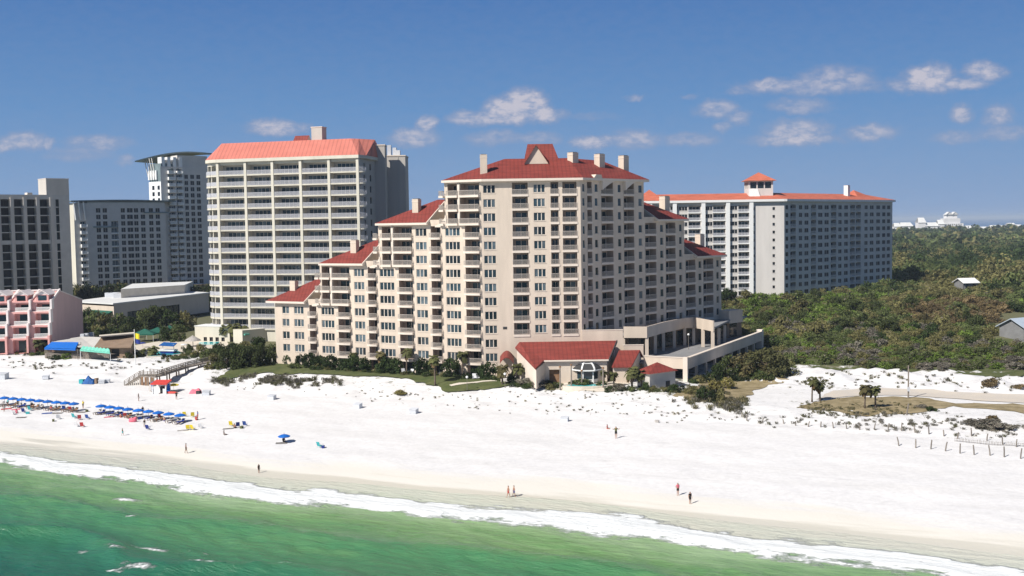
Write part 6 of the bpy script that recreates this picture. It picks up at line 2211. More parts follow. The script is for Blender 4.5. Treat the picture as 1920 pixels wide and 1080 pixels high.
# ------------------------------------------------------------------ single trees round the buildings
tr = []
for (px, py, r_, h, tone, lab) in (
        (1372, 536, 5, 11, 'deep', 'dark bushy tree between the hotel end and the orange roofed block'), (1395, 545, 6, 11, 'mid', 'rounded green tree left of the white stair wall'), (1420, 548, 4.5, 11.5, 'deep', 'dark tree at the foot of the white stair wall'),
        (1450, 530, 4, 7.5, 'deep', 'dark tree right of the white stair wall'), (1478, 536, 5, 8, 'mid', 'green tree below the shaded corner of the orange roofed block'), (1508, 534, 5, 8, 'olive', 'olive tree below the shaded side of the orange roofed block'),
        (1540, 536, 5, 8, 'olive', 'broad olive tree left of the small orange roof'), (1590, 532, 5, 8, 'mid', 'green tree right of the small orange roof'), (1625, 525, 5, 8, 'olive', 'olive tree near the far end of the orange roofed block'), (1660, 520, 5, 8, 'deep', 'dark tree at the far end of the orange roofed block'),
        (1365, 575, 4, 6.5, 'deep', 'dark low tree behind the parking deck'), (1410, 585, 4, 5, 'bright', 'bright green tree behind the end of the parking deck'),
        # below the conference hall
        (165, 618, 4, 7, 'deep', 'dark tree right of the pink gable'), (182, 622, 4, 6.5, 'mid', 'green tree below the hall awning'), (202, 624, 4.5, 6, 'olive', 'olive tree below the lit corner of the hall'), (222, 624, 4, 6, 'mid', 'green tree below the left hall window'), (246, 624, 4, 5, 'deep', 'dark low tree between the hall windows'),
        (272, 622, 4, 7, 'mid', 'green tree left of the big round one below the hall'), (294, 622, 5.5, 8.5, 'round', 'big round olive tree below the right hall window'), (318, 622, 4.5, 7, 'deep', 'dark tree right of the big round one'), (348, 618, 3.5, 6, 'olive', 'olive tree near the foot of the white tower'), (120, 640, 3, 4.2, 'deep', 'dark shrub tree at the foot of the pink gable'), (138, 636, 3, 5, 'deep', 'second dark shrub tree at the foot of the pink gable'), (100, 648, 2.2, 3, 'blackish', 'low black green bush beside the pink gable and blue awning'),
        (198, 646, 2.6, 4.4, 'round', 'round dark tree behind the blue awning'), (154, 634, 3.2, 5, 'mid', 'green tree behind the brown roof'),
        (92, 654, 2.6, 4.6, 'round', 'dark round tree between the pink houses and the blue awning'), (336, 640, 3.2, 5.2, 'round', 'dark tree behind the thatched parasol'), (310, 640, 2.8, 4.4, 'deep', 'dark tree behind the play boat'), (238, 634, 2.6, 4.6, 'mid', 'green tree behind the brown roofed bar'), (352, 662, 2.0, 2.6, 'round', 'round bush between the play boat pool and the white wall'), (374, 668, 2.4, 3.0, 'olive', 'olive bush above the boardwalk railing'), (400, 676, 2.4, 3.2, 'round', 'dark round bush at the end of the boardwalk'), (240, 672, 1.3, 1.7, 'round', 'small round bush left of the flagpole foot'),
        # thicket between boardwalk and the hotel
        (405, 690, 2.6, 3.4, 'olive', 'olive bush at the top of the boardwalk'), (425, 692, 3.2, 5.0, 'round', 'dark thicket bush right of the boardwalk'), (447, 690, 3.4, 5.6, 'round', 'tall olive bush below the palm cluster'), (470, 688, 3.4, 5.2, 'round', 'dark thicket bush below the palms'), (492, 684, 3.2, 5.4, 'round', 'olive bush left of the hotel end'), (512, 680, 2.6, 4.6, 'mid', 'green bush touching the hotel end'), (388, 676, 2.4, 3.0, 'mid', 'green bush behind the boardwalk railing'), (410, 668, 2.6, 3.2, 'deep', 'dark hedge bush along the pool edge'), (436, 672, 3, 4.0, 'blackish', 'black green bush in the thicket by the pool'), (460, 668, 3, 3.8, 'olive', 'olive bush at the back of the pool thicket'), (485, 664, 3, 4.4, 'deep', 'dark bush at the back near the hotel end'),
        # right-hand bottom of the deck
        (1404, 706, 5.6, 5.6, 'oak', 'big rounded brown green oak at the end of the parking deck'), (1434, 703, 5.4, 6.0, 'oak', 'big rounded olive oak right of the brown one'), (1466, 705, 4.4, 4.4, 'oak', 'low wind bent brown oak at the edge of the dunes'), (1370, 708, 3.6, 5.0, 'round', 'dark green bush below the deck wall'), (1345, 714, 2.6, 3.6, 'deep', 'dark bush left of the oaks'), (1340, 736, 2.4, 2.6, 'yellow', 'yellow green bush on the dry grass'), (1362, 728, 2.2, 2.2, 'yellow', 'second yellow green bush below the oaks'), (1318, 748, 1.8, 2.6, 'deep', 'dark palmetto bush on the dune edge'), (1338, 752, 1.6, 2.2, 'blackish', 'dark palmetto bush right of its neighbour on the dune edge'),
        (1352, 753, 1.5, 2.6, 'olive', 'olive palmetto at the end of the dune grass'), (1298, 738, 1.7, 1.6, 'olive', 'low olive bush beside the pavilion corner'), (1262, 735, 1.5, 1.6, 'deep', 'dark bush against the pavilion wall'), (1010, 724, 2.6, 1.3, 'grey', 'grey mound of brush left of the paved terrace'), (984, 722, 2.4, 1.5, 'grey', 'grey brush mound below the clubhouse palms'), (1030, 728, 1.6, 1.2, 'olive', 'olive bush right of the grey brush mound'), (960, 716, 1.6, 1.8, 'deep', 'dark bush under the clubhouse gable'), (1094, 722, 2.9, 1.35, 'mid', 'low green planting between the glasshouse and the little pool'), (1128, 723, 1.5, 1.1, 'mid', 'small hedge bush right of the glasshouse'), (1076, 722, 1.5, 1.1, 'mid', 'small hedge bush left of the glasshouse'), (1160, 730, 1.8, 1.2, 'grey', 'grey shrub left of the broad clump palm'), (1214, 730, 1.6, 1.6, 'deep', 'dark shrub right of the broad clump palm'),
        # lower dune bushes
        (750, 738, 1.9, .9, 'yellow', 'lone yellowish tuft on the sand below the lawn'), (128, 672, 2.2, 1.7, 'bright', 'bright green bush on the dune below the dark boardwalk'), (104, 674, 1.8, 1.3, 'deep', 'dark bush on the dune left of the bright one'), (1850, 800, 3.0, 1.5, 'grey', 'large grey brush mound on the right hand dune'), (1878, 806, 2.4, 1.3, 'grey', 'grey brush mound right of the larger one'), (1825, 796, 1.8, 1.1, 'grey', 'small grey brush mound left of the larger one'), (1862, 790, 1.6, 1.1, 'brown', 'brown dune shrub behind the grey brush mounds'), (1745, 770, 1.3, .9, 'deep', 'dark shrub at the end of the grass island'), (1732, 765, 1.4, .8, 'grey', 'grey shrub beside the leaning post'), (1858, 722, 2.0, 1.6, 'brown', 'brown bush on the white dune behind the road'), (1912, 728, 1.6, 1.0, 'brown', 'reddish bush on the white dune at the right edge')):
    p = ground(px, py)
    kind = 'tree' if h > 3.9 else 'bush'
    bush('broadleaf_tree' if kind == 'tree' else 'bush', lab, kind, p - Vector((0, 0, .15)), CROWN[tone][RNG.randrange(3)], r_, h, None, trunk=h > 3.9)

# thickets behind the far left buildings (one continuous belt)
belt = []
for i in range(420):
    px = RNG.uniform(140, 400); Y = RNG.uniform(415, 470)
    X = (px - 960) / FPX * Y
    belt.append((X, Y, 7.0, RNG.uniform(2.5, 4.5), RNG.uniform(4, 8.5), RNG.choice(('deep', 'mid', 'blackish', 'olive')), RNG.uniform(.6, 1.0)))
merged_plants('tree_belt', belt, LOW, 'dark belt of trees behind the low grey hall', 'trees')
# undergrowth along the pool and below the hall
und = []
for (x0, y0, x1, y1, n, s) in ((150, 628, 350, 620, 90, 1.6), (395, 690, 515, 683, 60, 1.3), (90, 652, 150, 644, 30, 1.2), (150, 664, 255, 668, 60, .9), (20, 662, 84, 664, 40, 1.0), (955, 722, 1050, 726, 40, .9), (1140, 730, 1280, 733, 45, .8), (300, 676, 380, 668, 30, .9), (1300, 716, 1480, 704, 60, 1.5), (1345, 600, 1420, 596, 40, 2.0), (530, 687, 935, 711, 260, 1.05)):
    for i in range(n):
        t_ = RNG.random()
        p = ground(x0 + (x1 - x0) * t_ + RNG.uniform(-4, 4), y0 + (y1 - y0) * t_ + RNG.uniform(-5, 4))
        if blocked(p.x, p.y): continue
        s_ = s * RNG.uniform(.6, 1.3)
        und.append((p.x, p.y, p.z - .1, s_, s_ * RNG.uniform(.7, 1.2), RNG.choice(('deep', 'mid', 'olive', 'blackish')), RNG.uniform(.8, 1.2)))
merged_plants('undergrowth', und, LOW, 'dark green planting along paths and building feet', 'planting')

# dune grass tufts
TUFT = {}
for k, c in (('grey', (.27, .25, .20)), ('olive', (.18, .175, .09)), ('yellow', (.29, .26, .14))):
    TUFT[k] = []
    for j in range(3):
        r = np.random.RandomState(50 + j)
        n = 26
        a = r.uniform(0, 6.28, n); ln = r.uniform(.5, 1.0, n); o = r.normal(size=(n, 2)) * .28
        d = np.stack([np.cos(a) * .45, np.sin(a) * .45], 1)
        b0 = np.stack([o[:, 0], o[:, 1], np.zeros(n)], 1)
        s = np.stack([-np.sin(a), np.cos(a), np.zeros(n)], 1) * .035
        m = b0 + np.stack([d[:, 0] * .4 * ln, d[:, 1] * .4 * ln, ln * .65], 1); e = b0 + np.stack([d[:, 0] * ln, d[:, 1] * ln, ln * .9], 1)
        v = np.stack([b0 - s, b0 + s, e + s * .3, m - s], 1).reshape(-1, 3)
        TUFT[k].append((v, np.arange(4 * n).reshape(n, 4), np.repeat(np.array(c)[None] * r.uniform(.6, 1.3, (n, 1)), 4, 0)))
tuf = []


def tufts(poly_rows, n, s0, s1, tones, jit=3):
    for i in range(n):
        k = RNG.randrange(len(poly_rows))
        (xa, ya, xb, yb) = poly_rows[k]
        t_ = RNG.random()
        p = ground(xa + (xb - xa) * t_ + RNG.gauss(0, jit), ya + (yb - ya) * t_ + RNG.gauss(0, jit))
        if sn(p.x, p.y, 8, 81) < -.35: continue
        s_ = RNG.uniform(s0, s1)
        tuf.append((p.x, p.y, p.z - .03, s_, s_ * RNG.uniform(.7, 1.2), RNG.choice(tones), RNG.uniform(.7, 1.2)))


tufts([(0, 678, 120, 686), (60, 688, 110, 692), (120, 684, 240, 690), (200, 676, 330, 690)], 110, .35, .8, ('grey', 'olive'), 5)
tufts([(395, 716, 600, 722), (450, 708, 560, 712), (480, 712, 640, 716)], 330, .5, 1.1, ('grey', 'olive', 'grey'), 3)
tufts([(420, 728, 960, 748), (600, 742, 960, 770), (640, 735, 900, 748)], 110, .2, .45, ('grey', 'yellow', 'grey'), 4)
tufts([(960, 735, 1260, 745), (960, 750, 1300, 775), (1000, 765, 1400, 790)], 170, .2, .5, ('grey', 'grey', 'yellow'), 6)
tufts([(1260, 745, 1400, 770), (1280, 735, 1400, 760)], 220, .5, 1.2, ('olive', 'yellow', 'grey'), 6)
tufts([(1400, 785, 1900, 815), (1500, 775, 1800, 790), (1560, 790, 1920, 800)], 260, .3, .75, ('grey', 'olive', 'grey'), 6)
tufts([(1490, 700, 1900, 716), (1560, 715, 1920, 728), (1480, 712, 1560, 722)], 170, .3, .8, ('olive', 'yellow', 'grey'), 5)
tufts([(1500, 760, 1740, 765), (1510, 768, 1700, 776)], 200, .3, .6, ('yellow', 'olive'), 5)
merged_plants('dune_grass', tuf, TUFT, 'scattered dune grass tufts and sprigs on the white sand', 'dune grass')
# ------------------------------------------------------------------ poles, fences, houses among the scrub
p = ground(1703, 747)
t = thing('utility_pole', 'weathered utility pole between the dry grass island and the road', 'pole', p)
g = MB(); hp = (747 - 684) * p.y / FPX
g.tube([(0, 0, -.5), (0, 0, hp * .5), (0, 0, hp)], [.17, .15, .12], 'wood', 8); put('pole', g.mesh('pole'), t)
g = MB(); g.bx(-.25, .25, -.34, -.13, hp * .22, hp * .22 + .8, 'plastic'); put('meter_box', g.mesh('meter_box'), t)
p = ground(1699, 779)
g = MB(); g.tube([(0, 0, -.3), (.45, .1, 2.1)], [.14, .11], 'post', 7)
tag(put('leaning_post', g.mesh('leaning_post'), None, p), 'thick dark post leaning to the right below the grass island', 'post')

postm = []
for j in range(3):
    g = MB(); h = 1.35
    lx = (-.34, .12, -.2)[j]
    g.tube([(0, 0, -.4), (lx * .5, 0, h * .55), (lx, .02, h)], [.11, .10, .09], 'post', 6)
    postm.append(g.mesh('fence_post'))
FLAB = 'short weathered post of the broken dune fence at the right edge of the sand'
for i, (px, py, hpx) in enumerate(((1686, 836, 17), (1717, 840, 17), (1745, 842, 18), (1772, 846, 18), (1800, 850, 19), (1827, 853, 19), (1857, 854, 20), (1883, 857, 20), (1913, 860, 20),
                                   (1515, 800, 10), (1539, 801, 11), (1563, 803, 12), (1588, 804, 12), (1612, 806, 13), (1639, 805, 12), (1665, 806, 12), (1690, 808, 16), (1716, 811, 14), (1742, 814, 14), (1770, 818, 12), (1795, 822, 12),
                                   (1400, 789, 12), (1430, 792, 9), (1470, 795, 9), (1492, 798, 9), (1822, 818, 16), (1850, 826, 13), (1880, 834, 14), (1905, 838, 15))):
    p = ground(px, py)
    s = hpx * p.y / FPX / 1.35
    o = put('fence_post', postm[i % 3], None, p, i * 1.1, (1, 1, s))
    tag(o, FLAB, 'fence post', 'dune fence posts')
# a strand of slatted fence between the last posts
q = [ground(1790, 828), ground(1850, 834), ground(1925, 838)]
g = MB()
for a, b in zip(q[:-1], q[1:]):
    n = int((b - a).length / .22)
    for k in range(n):
        w = a.lerp(b, k / n); z = Tz(w.x, w.y); hh = RNG.uniform(.5, .75)
        g.beam((w.x, w.y, z - .1), (w.x + RNG.uniform(-.08, .08), w.y, z + hh), .05, .03, 'post')
    for dz in (.2, .5): g.beam((a.x, a.y, Tz(a.x, a.y) + dz), (b.x, b.y, Tz(b.x, b.y) + dz), .025, .025, 'post')
tag(g.build('sand_fence'), 'low slatted sand fence sagging between posts on the right dune', 'fence')


def cottage(name, label, cat, p, w, d, h, rh, wallm, roofm, rz=0.0, group=None, porch=False, win=2):
    t = thing(name, label, cat, p, rz, group)
    g = MB(); F = Frame((-w / 2, -d / 2), (w / 2, -d / 2))
    ops = []
    for i in range(win):
        a = -0.0 + w * (i + .5) / win - .6
        ops.append((a, a + 1.2, h * .35, h * .8, .2, 'dark'))
    wall_open(g, F, 0, w, -1.5, h, ops, wallm, reveal=wallm)
    g.box(Frame((-w / 2, -d / 2), (w / 2, -d / 2)), 0, w, -d, -.25, -1.5, h, wallm, skip=(2,))
    g.face([(w / 2, -d / 2, h), (w / 2, d / 2, h), (w / 2, 0, h + rh)], wallm); g.face([(-w / 2, d / 2, h), (-w / 2, -d / 2, h), (-w / 2, 0, h + rh)], wallm)
    put('wall', g.mesh('wall'), t)
    for o in ops:
        q = MB(); q.box(F, o[0], o[1], -.2, -.14, o[2], o[3], 'glass'); put('window', q.mesh('window'), t)
    g = MB(); e = .7
    g.slab([(-w / 2 - e, -d / 2 - e, h - .25), (w / 2 + e, -d / 2 - e, h - .25), (w / 2 + e, 0, h + rh), (-w / 2 - e, 0, h + rh)], .2, roofm)
    g.slab([(w / 2 + e, d / 2 + e, h - .25), (-w / 2 - e, d / 2 + e, h - .25), (-w / 2 - e, 0, h + rh), (w / 2 + e, 0, h + rh)], .2, roofm)
    put('roof', g.mesh('roof'), t)
    if porch:
        q = MB(); q.bx(-w / 2 - .5, w / 2 + .5, -d / 2 - 2.2, -d / 2 - .01, -.3, 0, 'wood')
        for i in range(6):
            x = -w / 2 + w * i / 5; q.bx(x - .08, x + .08, -d / 2 - 2.15, -d / 2 - 2.0, -1.8, 1.0, 'wood')
        q.bx(-w / 2, w / 2, -d / 2 - 2.12, -d / 2 - 2.04, .9, 1.0, 'wood'); put('porch', q.mesh('porch'), t)
    return t


M['palemetal'] = mat('pale_blue_metal_roof', (0.42, 0.48, 0.55), 0.5, 0.08, 0.5)
M['greywood'] = mat('grey_board_wall', (0.20, 0.20, 0.20), 0.85, 0.15, 0.7)
M['farwhite'] = mat('far_white_wall', (0.72, 0.71, 0.70), 0.8, 0.1, 0.02)
pc_ = ground(1914, 634)
cottage('beach_house', 'grey boarded house with a pale blue gable roof at the right edge', 'house', (pc_.x, pc_.y, pc_.z + .6), 7.0, 7.5, 2.7, 2.1, 'greywood', 'palemetal', rad(28), porch=True, win=3)
pc_ = ground(1811, 548)
cottage('cottage', 'small dark walled house with a bright white roof in the woods', 'house', (pc_.x, pc_.y, pc_.z), 6.2, 6, 4.2, 1.5, 'greywood', 'paint', rad(12), win=2)
pc_ = ground(1563, 541)
cottage('pavilion_roof_hut', 'small hut with an orange roof showing among trees below the apartment block', 'hut', (pc_.x, pc_.y, pc_.z), 3.4, 3.4, 2.6, 1.2, 'wall', 'orange', rad(20), win=1)
# white town by the bay
for i, (px, y0, y1, w, hsh, lab) in enumerate(((1788, 397, 431, 40, 1, 'big stepped white hotel on the far bay shore'), (1729, 408, 430, 14, 0, 'narrow white block with a gable on the far shore'), (1700, 417, 431, 24, 0, 'low white house farthest left on the bay shore'), (1748, 417, 433, 26, 0, 'low cream building left of the big far white hotel'),
                                             (1765, 412, 430, 12, 0, 'small white tower touching the big far hotel'), (1815, 423, 433, 30, 0, 'low white hall right of the big far hotel'), (1842, 425, 433, 30, 0, 'long white roofed building on the far shore'), (1870, 422, 431, 26, 0, 'white building with two gables on the far shore'), (1898, 418, 430, 16, 0, 'white gabled house near the right end of the far shore'), (1912, 421, 429, 14, 0, 'last white house at the right end of the far shore'), (1683, 418, 430, 12, 0, 'white house beside the orange roofed block on the far shore'))):
    Y = 2300.0
    a = atY(px, y1, Y); b = atY(px, y0, Y)
    wm = w / FPX * Y
    z0 = 2.0
    h = b.z - z0
    t = thing('far_building', lab, 'building', (a.x, Y, z0), 0, 'white buildings on the far shore')
    g = MB()
    if hsh:
        for k, (f, hh) in enumerate(((1, .5), (.75, .72), (.5, .88))): g.bx(-wm / 2 * f, wm / 2 * f, 4 + k * 3, 30 - k * 2, 0 if k == 0 else h * (.5, .5, .72)[k], h * hh, 'farwhite')
        put('wall', g.mesh('wall'), t)
        g = MB()
        for x in (-wm * .14, wm * .14):
            g.face([(x - 6, 8, h * .88), (x + 6, 8, h * .88), (x, 8, h)], 'farwhite'); g.slab([(x - 7, 7, h * .88), (x, 7, h * 1.0), (x, 22, h), (x - 7, 22, h * .88)], .5, 'paleroof'); g.slab([(x, 7, h), (x + 7, 7, h * .88), (x + 7, 22, h * .88), (x, 22, h)], .5, 'paleroof')
        put('roof', g.mesh('roof'), t)
        g = MB()
        for k in range(4):
            for j in range(9): g.bx(-wm * .44 + j * wm * .1, -wm * .40 + j * wm * .1, 3.85, 3.99, h * (.12 + .1 * k), h * (.17 + .1 * k), 'dark')
        put('windows', g.mesh('windows'), t)['kind'] = 'stuff'
    else:
        g.bx(-wm / 2, wm / 2, 0, 18, 0, h * .72, 'farwhite'); put('wall', g.mesh('wall'), t)
        g = MB()
        g.slab([(-wm / 2 - 1, -1, h * .72), (wm / 2 + 1, -1, h * .72), (wm / 2 - wm * .1, 9, h), (-wm / 2 + wm * .1, 9, h)], .5, 'paleroof'); g.slab([(wm / 2 + 1, 19, h * .72), (-wm / 2 - 1, 19, h * .72), (-wm / 2 + wm * .1, 9, h), (wm / 2 - wm * .1, 9, h)], .5, 'paleroof')
        put('roof', g.mesh('roof'), t)

# ------------------------------------------------------------------ hotel pool area at the left
def build_left_pool():
    a = ground(98, 653)
    # grey boardwalk fence and deck along the dune
    P0, P1 = ground(84, 672), ground(205, 674)
    z = max(P0.z, P1.z) + 1.3
    F = Frame(P0.xy, P1.xy)
    t = thing('boardwalk_deck', 'long grey timber deck with railing above the dune near the blue awning', 'deck', (P0.x, P0.y, z))
    g = MB(); g.box(F, 0, F.len, -3.2, 0, z - .25, z, 'wood'); g.build('floor', t)
    g = MB()
    for i in range(int(F.len / .5)): g.box(F, i * .5, i * .5 + .42, -.12, -.04, z - 1.7, z - .26, 'wood')
    g.build('skirt', t)
    g = MB(); g.box(F, .3, F.len * .42, -3.1, -2.4, z, z + 1.15, 'brownwood'); g.box(F, .2, F.len * .43, -3.2, -2.3, z + 1.15, z + 1.22, 'dark'); g.build('counter', t)  # dark box added to stand for the darkness under the awnings
    g = MB()
    for i in range(int(F.len / .3)): g.box(F, i * .3, i * .3 + .12, -.1, -.04, z, z + .95, 'wood')
    g.box(F, 0, F.len, -.14, .0, z + .95, z + 1.05, 'wood'); g.build('railing', t)
    for i in range(7):
        g = MB(); u = F.len * i / 6 * .97 + .2; g.box(F, u - .1, u + .1, -.35, -.15, z - 2.5, z - .25, 'wood'); g.build('post', t)
    # blue awning
    c = ground(114, 664); zz = 5.6 + 2.6
    l, r = atZ(83, 652, zz), atZ(141, 654, zz); l2, r2 = atZ(97, 641, zz + 1.1), atZ(147, 641.5, zz + 1.1)
    t = thing('awning', 'bright blue flat awning on posts beside the pink houses', 'awning', (c.x, c.y, c.z))
    g = MB(); g.slab([l, r, r2, l2], .18, 'blue'); g.face([r, r - Vector((0, 0, .6)), r2 - Vector((0, 0, .6)), r2], 'blue'); g.face([l - Vector((0, 0, .45)), r - Vector((0, 0, .45)), r, l], 'blue'); g.build('canopy', t)
    for q in (l, r, l2, r2):
        g = MB(); x, y = q.x * .995, q.y + .15
        g.tube([(x, y, Tz(x, y) - .2), (x, y, q.z - .05)], [.07, .07], 'wood', 6); g.build('post', t)
    # brown roofed bar building
    zz = 5.8 + 2.7
    A, B, Cc, D = atZ(176, 651, zz), atZ(246, 650, zz), atZ(256, 626, zz + 1.6), atZ(150, 630, zz + 1.6)
    E = atZ(96, 640, zz + .2)
    t = thing('pool_bar', 'low pool bar with a brown sloping roof and grey flat part behind the blue awning', 'building', (A.x, A.y, 5.6))
    g = MB(); g.slab([A, B, Cc, atZ(190, 632, zz + 1.6)], .3, 'brownwall'); g.build('roof', t)
    g = MB(); D.z = E.z
    e2 = atZ(190, 632, zz + 1.6)
    g.slab([atZ(100, 646, E.z), atZ(176, 651, zz + .01), e2, atZ(150, 631, E.z + .6), E], .3, 'grey'); g.build('flat_roof', t)
    g = MB(); g.slab([atZ(186, 630.5, zz + 2.2), atZ(252, 625, zz + 2.2), atZ(252, 622.5, zz + 2.2), atZ(186, 628, zz + 2.2)], .3, 'paving'); g.build('parapet', t)
    g = MB()
    F = Frame((A.x + .5, A.y + 1.2), (B.x - .5, B.y + 1.2))
    ops = [(1 + i * 2.6, 3 + i * 2.6, 5.9, 7.8, .5, 'dark') for i in range(int((F.len - 1.5) / 2.6))]
    wall_open(g, F, 0, F.len, 5.0, zz - .2, ops, 'brownwall')
    for o in ops: g.face([F.P(o[0], -.45, o[2]), F.P(o[1], -.45, o[2]), F.P(o[1], -.45, o[3]), F.P(o[0], -.45, o[3])], 'dark')
    F2 = Frame((E.x + 1, E.y + 1.0), (A.x + .5, A.y + 1.2)); g.box(F2, 0, F2.len, -.3, -.01, 5.0, zz - .3, 'greige')
    F3 = Frame((B.x - .5, B.y + 1.2), (Cc.x - .5, Cc.y)); g.box(F3, 0.01, F3.len, -.3, -.01, 5.0, zz - .2, 'brownwall')
    g.build('wall', t)
    for px, py in ((155, 630), (162, 629), (172, 627)):
        q = atZ(px, py, zz + 1.0); g = MB(); g.bx(q.x - .5, q.x + .5, q.y - .5, q.y + .5, q.z - .6, q.z + .6, 'plastic'); g.build('roof_unit', t)
    # scalloped teal canopy
    t0 = ground(178, 668)
    t = thing('scalloped_canopy', 'wavy edged teal canopy in front of the brown roofed pool bar', 'canopy', t0)
    l, r = atZ(150, 656, 8.0), atZ(206, 661, 8.0); l2, r2 = atZ(154, 650, 8.7), atZ(205, 655, 8.7)
    g = MB(); n = 8
    for i in range(n):
        a0, a1 = i / n, (i + 1) / n
        b0, b1 = l.lerp(r, a0), l.lerp(r, a1); c0, c1 = l2.lerp(r2, a0), l2.lerp(r2, a1)
        m0, m1 = (b0 + b1) / 2 + Vector((0, 0, .22)), (c0 + c1) / 2 + Vector((0, 0, .3))
        g.slab([b0, m0, m1, c0], .08, 'teal'); g.slab([m0, b1, c1, m1], .08, 'teal')
        g.face([b0 - Vector((0, 0, .3)), b1 - Vector((0, 0, .3)), b1, m0, b0], 'teal')
    g.build('canopy', t)
    for q in (l, r):
        g = MB(); g.tube([(q.x, q.y + .2, Tz(q.x, q.y) - .2), (q.x, q.y + .2, q.z)], [.07, .07], 'paint', 6); g.build('post', t)
    # pools
    patch('pool_terrace', pxy((200, 670), (258, 668), (350, 670), (392, 655), (430, 648), (425, 640), (360, 640), (300, 640), (250, 648), (205, 656)), 'paving', .08, 2.0)
    for pts, lab in ((((198, 668), (223, 666), (228, 658), (202, 659)), 'teal pool end in front of the scalloped canopy'), (((232, 660), (254, 659), (252, 652), (234, 653)), 'teal pool strip behind the flagpole'), (((278, 670), (318, 668), (345, 664), (332, 659), (300, 660), (282, 662)), 'turquoise pool below the blue and white play boat'), (((372, 649), (408, 648), (412, 642), (374, 643)), 'turquoise pool in front of the long white wall')):
        P_ = pxy(*pts)
        zz = max(Tz(x, y) for x, y in P_) + .12
        cx = sum(x for x, y in P_) / len(P_); cy = sum(y for x, y in P_) / len(P_)
        t = thing('swimming_pool', lab, 'pool', (cx, cy, zz))
        ar = sum(P_[i][0] * P_[(i + 1) % len(P_)][1] - P_[(i + 1) % len(P_)][0] * P_[i][1] for i in range(len(P_)))
        if ar < 0: P_.reverse()
        g = MB(); g.prism([(cx + (x - cx) * 1.12, cy + (y - cy) * 1.12) for x, y in P_], zz - 1, zz + .12, 'paving'); g.build('surround', t)
        g = MB(); g.prism(P_, zz, zz + .14, 'pool'); g.build('water', t)
    # play boat
    b = ground(316, 664)
    t = thing('play_boat', 'blue and white play boat with a blue canopy beside the turquoise pool', 'play boat', (b.x, b.y, b.z), rad(-12))
    g = MB(); g.hexa([(-1.6, -.7, 0), (1.6, -.7, 0), (1.6, .7, 0), (-1.6, .7, 0), (-2.1, -1, .9), (2.1, -1, .9), (2.1, 1, .9), (-2.1, 1, .9)], 'navy'); put('hull', g.mesh('hull'), t)
    g = MB(); g.bx(-2.15, 2.15, -1.05, 1.05, .9, 1.25, 'paint'); put('rail_band', g.mesh('rail_band'), t)
    for x in (-1.6, 1.6):
        g = MB(); g.tube([(x, 0, 1.25), (x, 0, 2.7)], [.08, .08], 'paint', 6); put('post', g.mesh('post'), t)
    g = MB(); g.slab([(-2.1, -1.1, 2.5), (2.2, -1.1, 2.3), (2.0, 1.1, 2.9), (-1.9, 1.1, 3.1)], .15, 'tarp'); put('canopy', g.mesh('canopy'), t)
    # green marquees
    for i, (px, py, w, lab) in enumerate(((272, 640, 3.2, 'dark green tent roof right of the flagpole flags'), (296, 637, 3.6, 'wide dark green tent roof in the middle of the pool area'), (318, 633, 2.6, 'pointed green tent roof with pale trim before the hall trees'))):
        q = ground(px, py)
        t = thing('tent', lab, 'tent', q, rad(10 * i), 'green tents by the pool')
        g = MB(); h = 2.3
        cs = [(-w, -w * .6, h), (w, -w * .6, h), (w, w * .6, h), (-w, w * .6, h)]
        for k in range(4): g.face([cs[k], cs[(k + 1) % 4], (0, 0, h + 1.5)], 'green_canvas')
        for k in range(4): g.face([cs[k], cs[(k + 1) % 4], (*cs[(k + 1) % 4][:2], h - .35), (*cs[k][:2], h - .35)], 'green_canvas')
        put('canopy', g.mesh('canopy'), t)
        for x, y, _ in cs:
            g = MB(); g.tube([(x * .96, y * .96, -.3), (x * .96, y * .96, h)], [.06, .06], 'paint', 6); put('post', g.mesh('post'), t)
    # white pool wall and low white buildings
    p0, p1 = ground(366, 640), ground(431, 641)
    F = Frame(p0.xy, p1.xy); z0 = p0.z
    t = thing('pool_house', 'long blank white pool wall below the white apartment tower', 'building', (p0.x, p0.y, z0))
    g = MB(); zt = F.hit(372, 612)[1]
    ops = [(F.len * (.25 + .17 * i), F.len * (.25 + .17 * i) + 1.1, z0 + .15, z0 + 1.3, .4, 'dark') for i in range(4)]
    wall_open(g, F, 0, F.len, z0 - .5, zt, ops, 'white', reveal='grey')
    for o in ops: g.face([F.P(o[0], -.38, o[2]), F.P(o[1], -.38, o[2]), F.P(o[1], -.38, o[3]), F.P(o[0], -.38, o[3])], 'dark')
    g.box(F, 0, F.len, -6, -.42, z0 - .5, zt, 'white', skip=()); g.build('wall', t)
    g = MB(); g.box(F, -.15, F.len + .15, -6.1, .12, zt, zt + .2, 'paint'); g.build('coping', t)
    p0, p1 = ground(455, 645), ground(500, 640)
    F = Frame(p0.xy, p1.xy); zt = F.hit(470, 618)[1]
    t = thing('pool_house', 'low cream pool house with a teal sign between the palm cluster and the hotel', 'building', (p0.x, p0.y, p0.z))
    g = MB(); g.box(F, 0, F.len, -5, 0, p0.z - .5, zt, 'white'); g.build('wall', t)
    g = MB(); u, z = F.hit(462, 627); g.box(F, u - .8, u + .8, .004, .5, z - .2, z + .2, 'teal'); g.build('awning', t)
    # parasol of thatch
    q = ground(362, 650)
    t = thing('thatched_parasol', 'grey thatched parasol left of the long white wall', 'parasol', q)
    g = MB(); g.tube([(0, 0, -.2), (0, 0, 2.2)], [.09, .09], 'wood', 6); put('pole', g.mesh('pole'), t)
    g = MB(); g.tube([(0, 0, 1.7), (0, 0, 2.1), (0, 0, 3.2)], [2.3, 1.9, .1], 'towel', 14); put('thatch', g.mesh('thatch'), t)
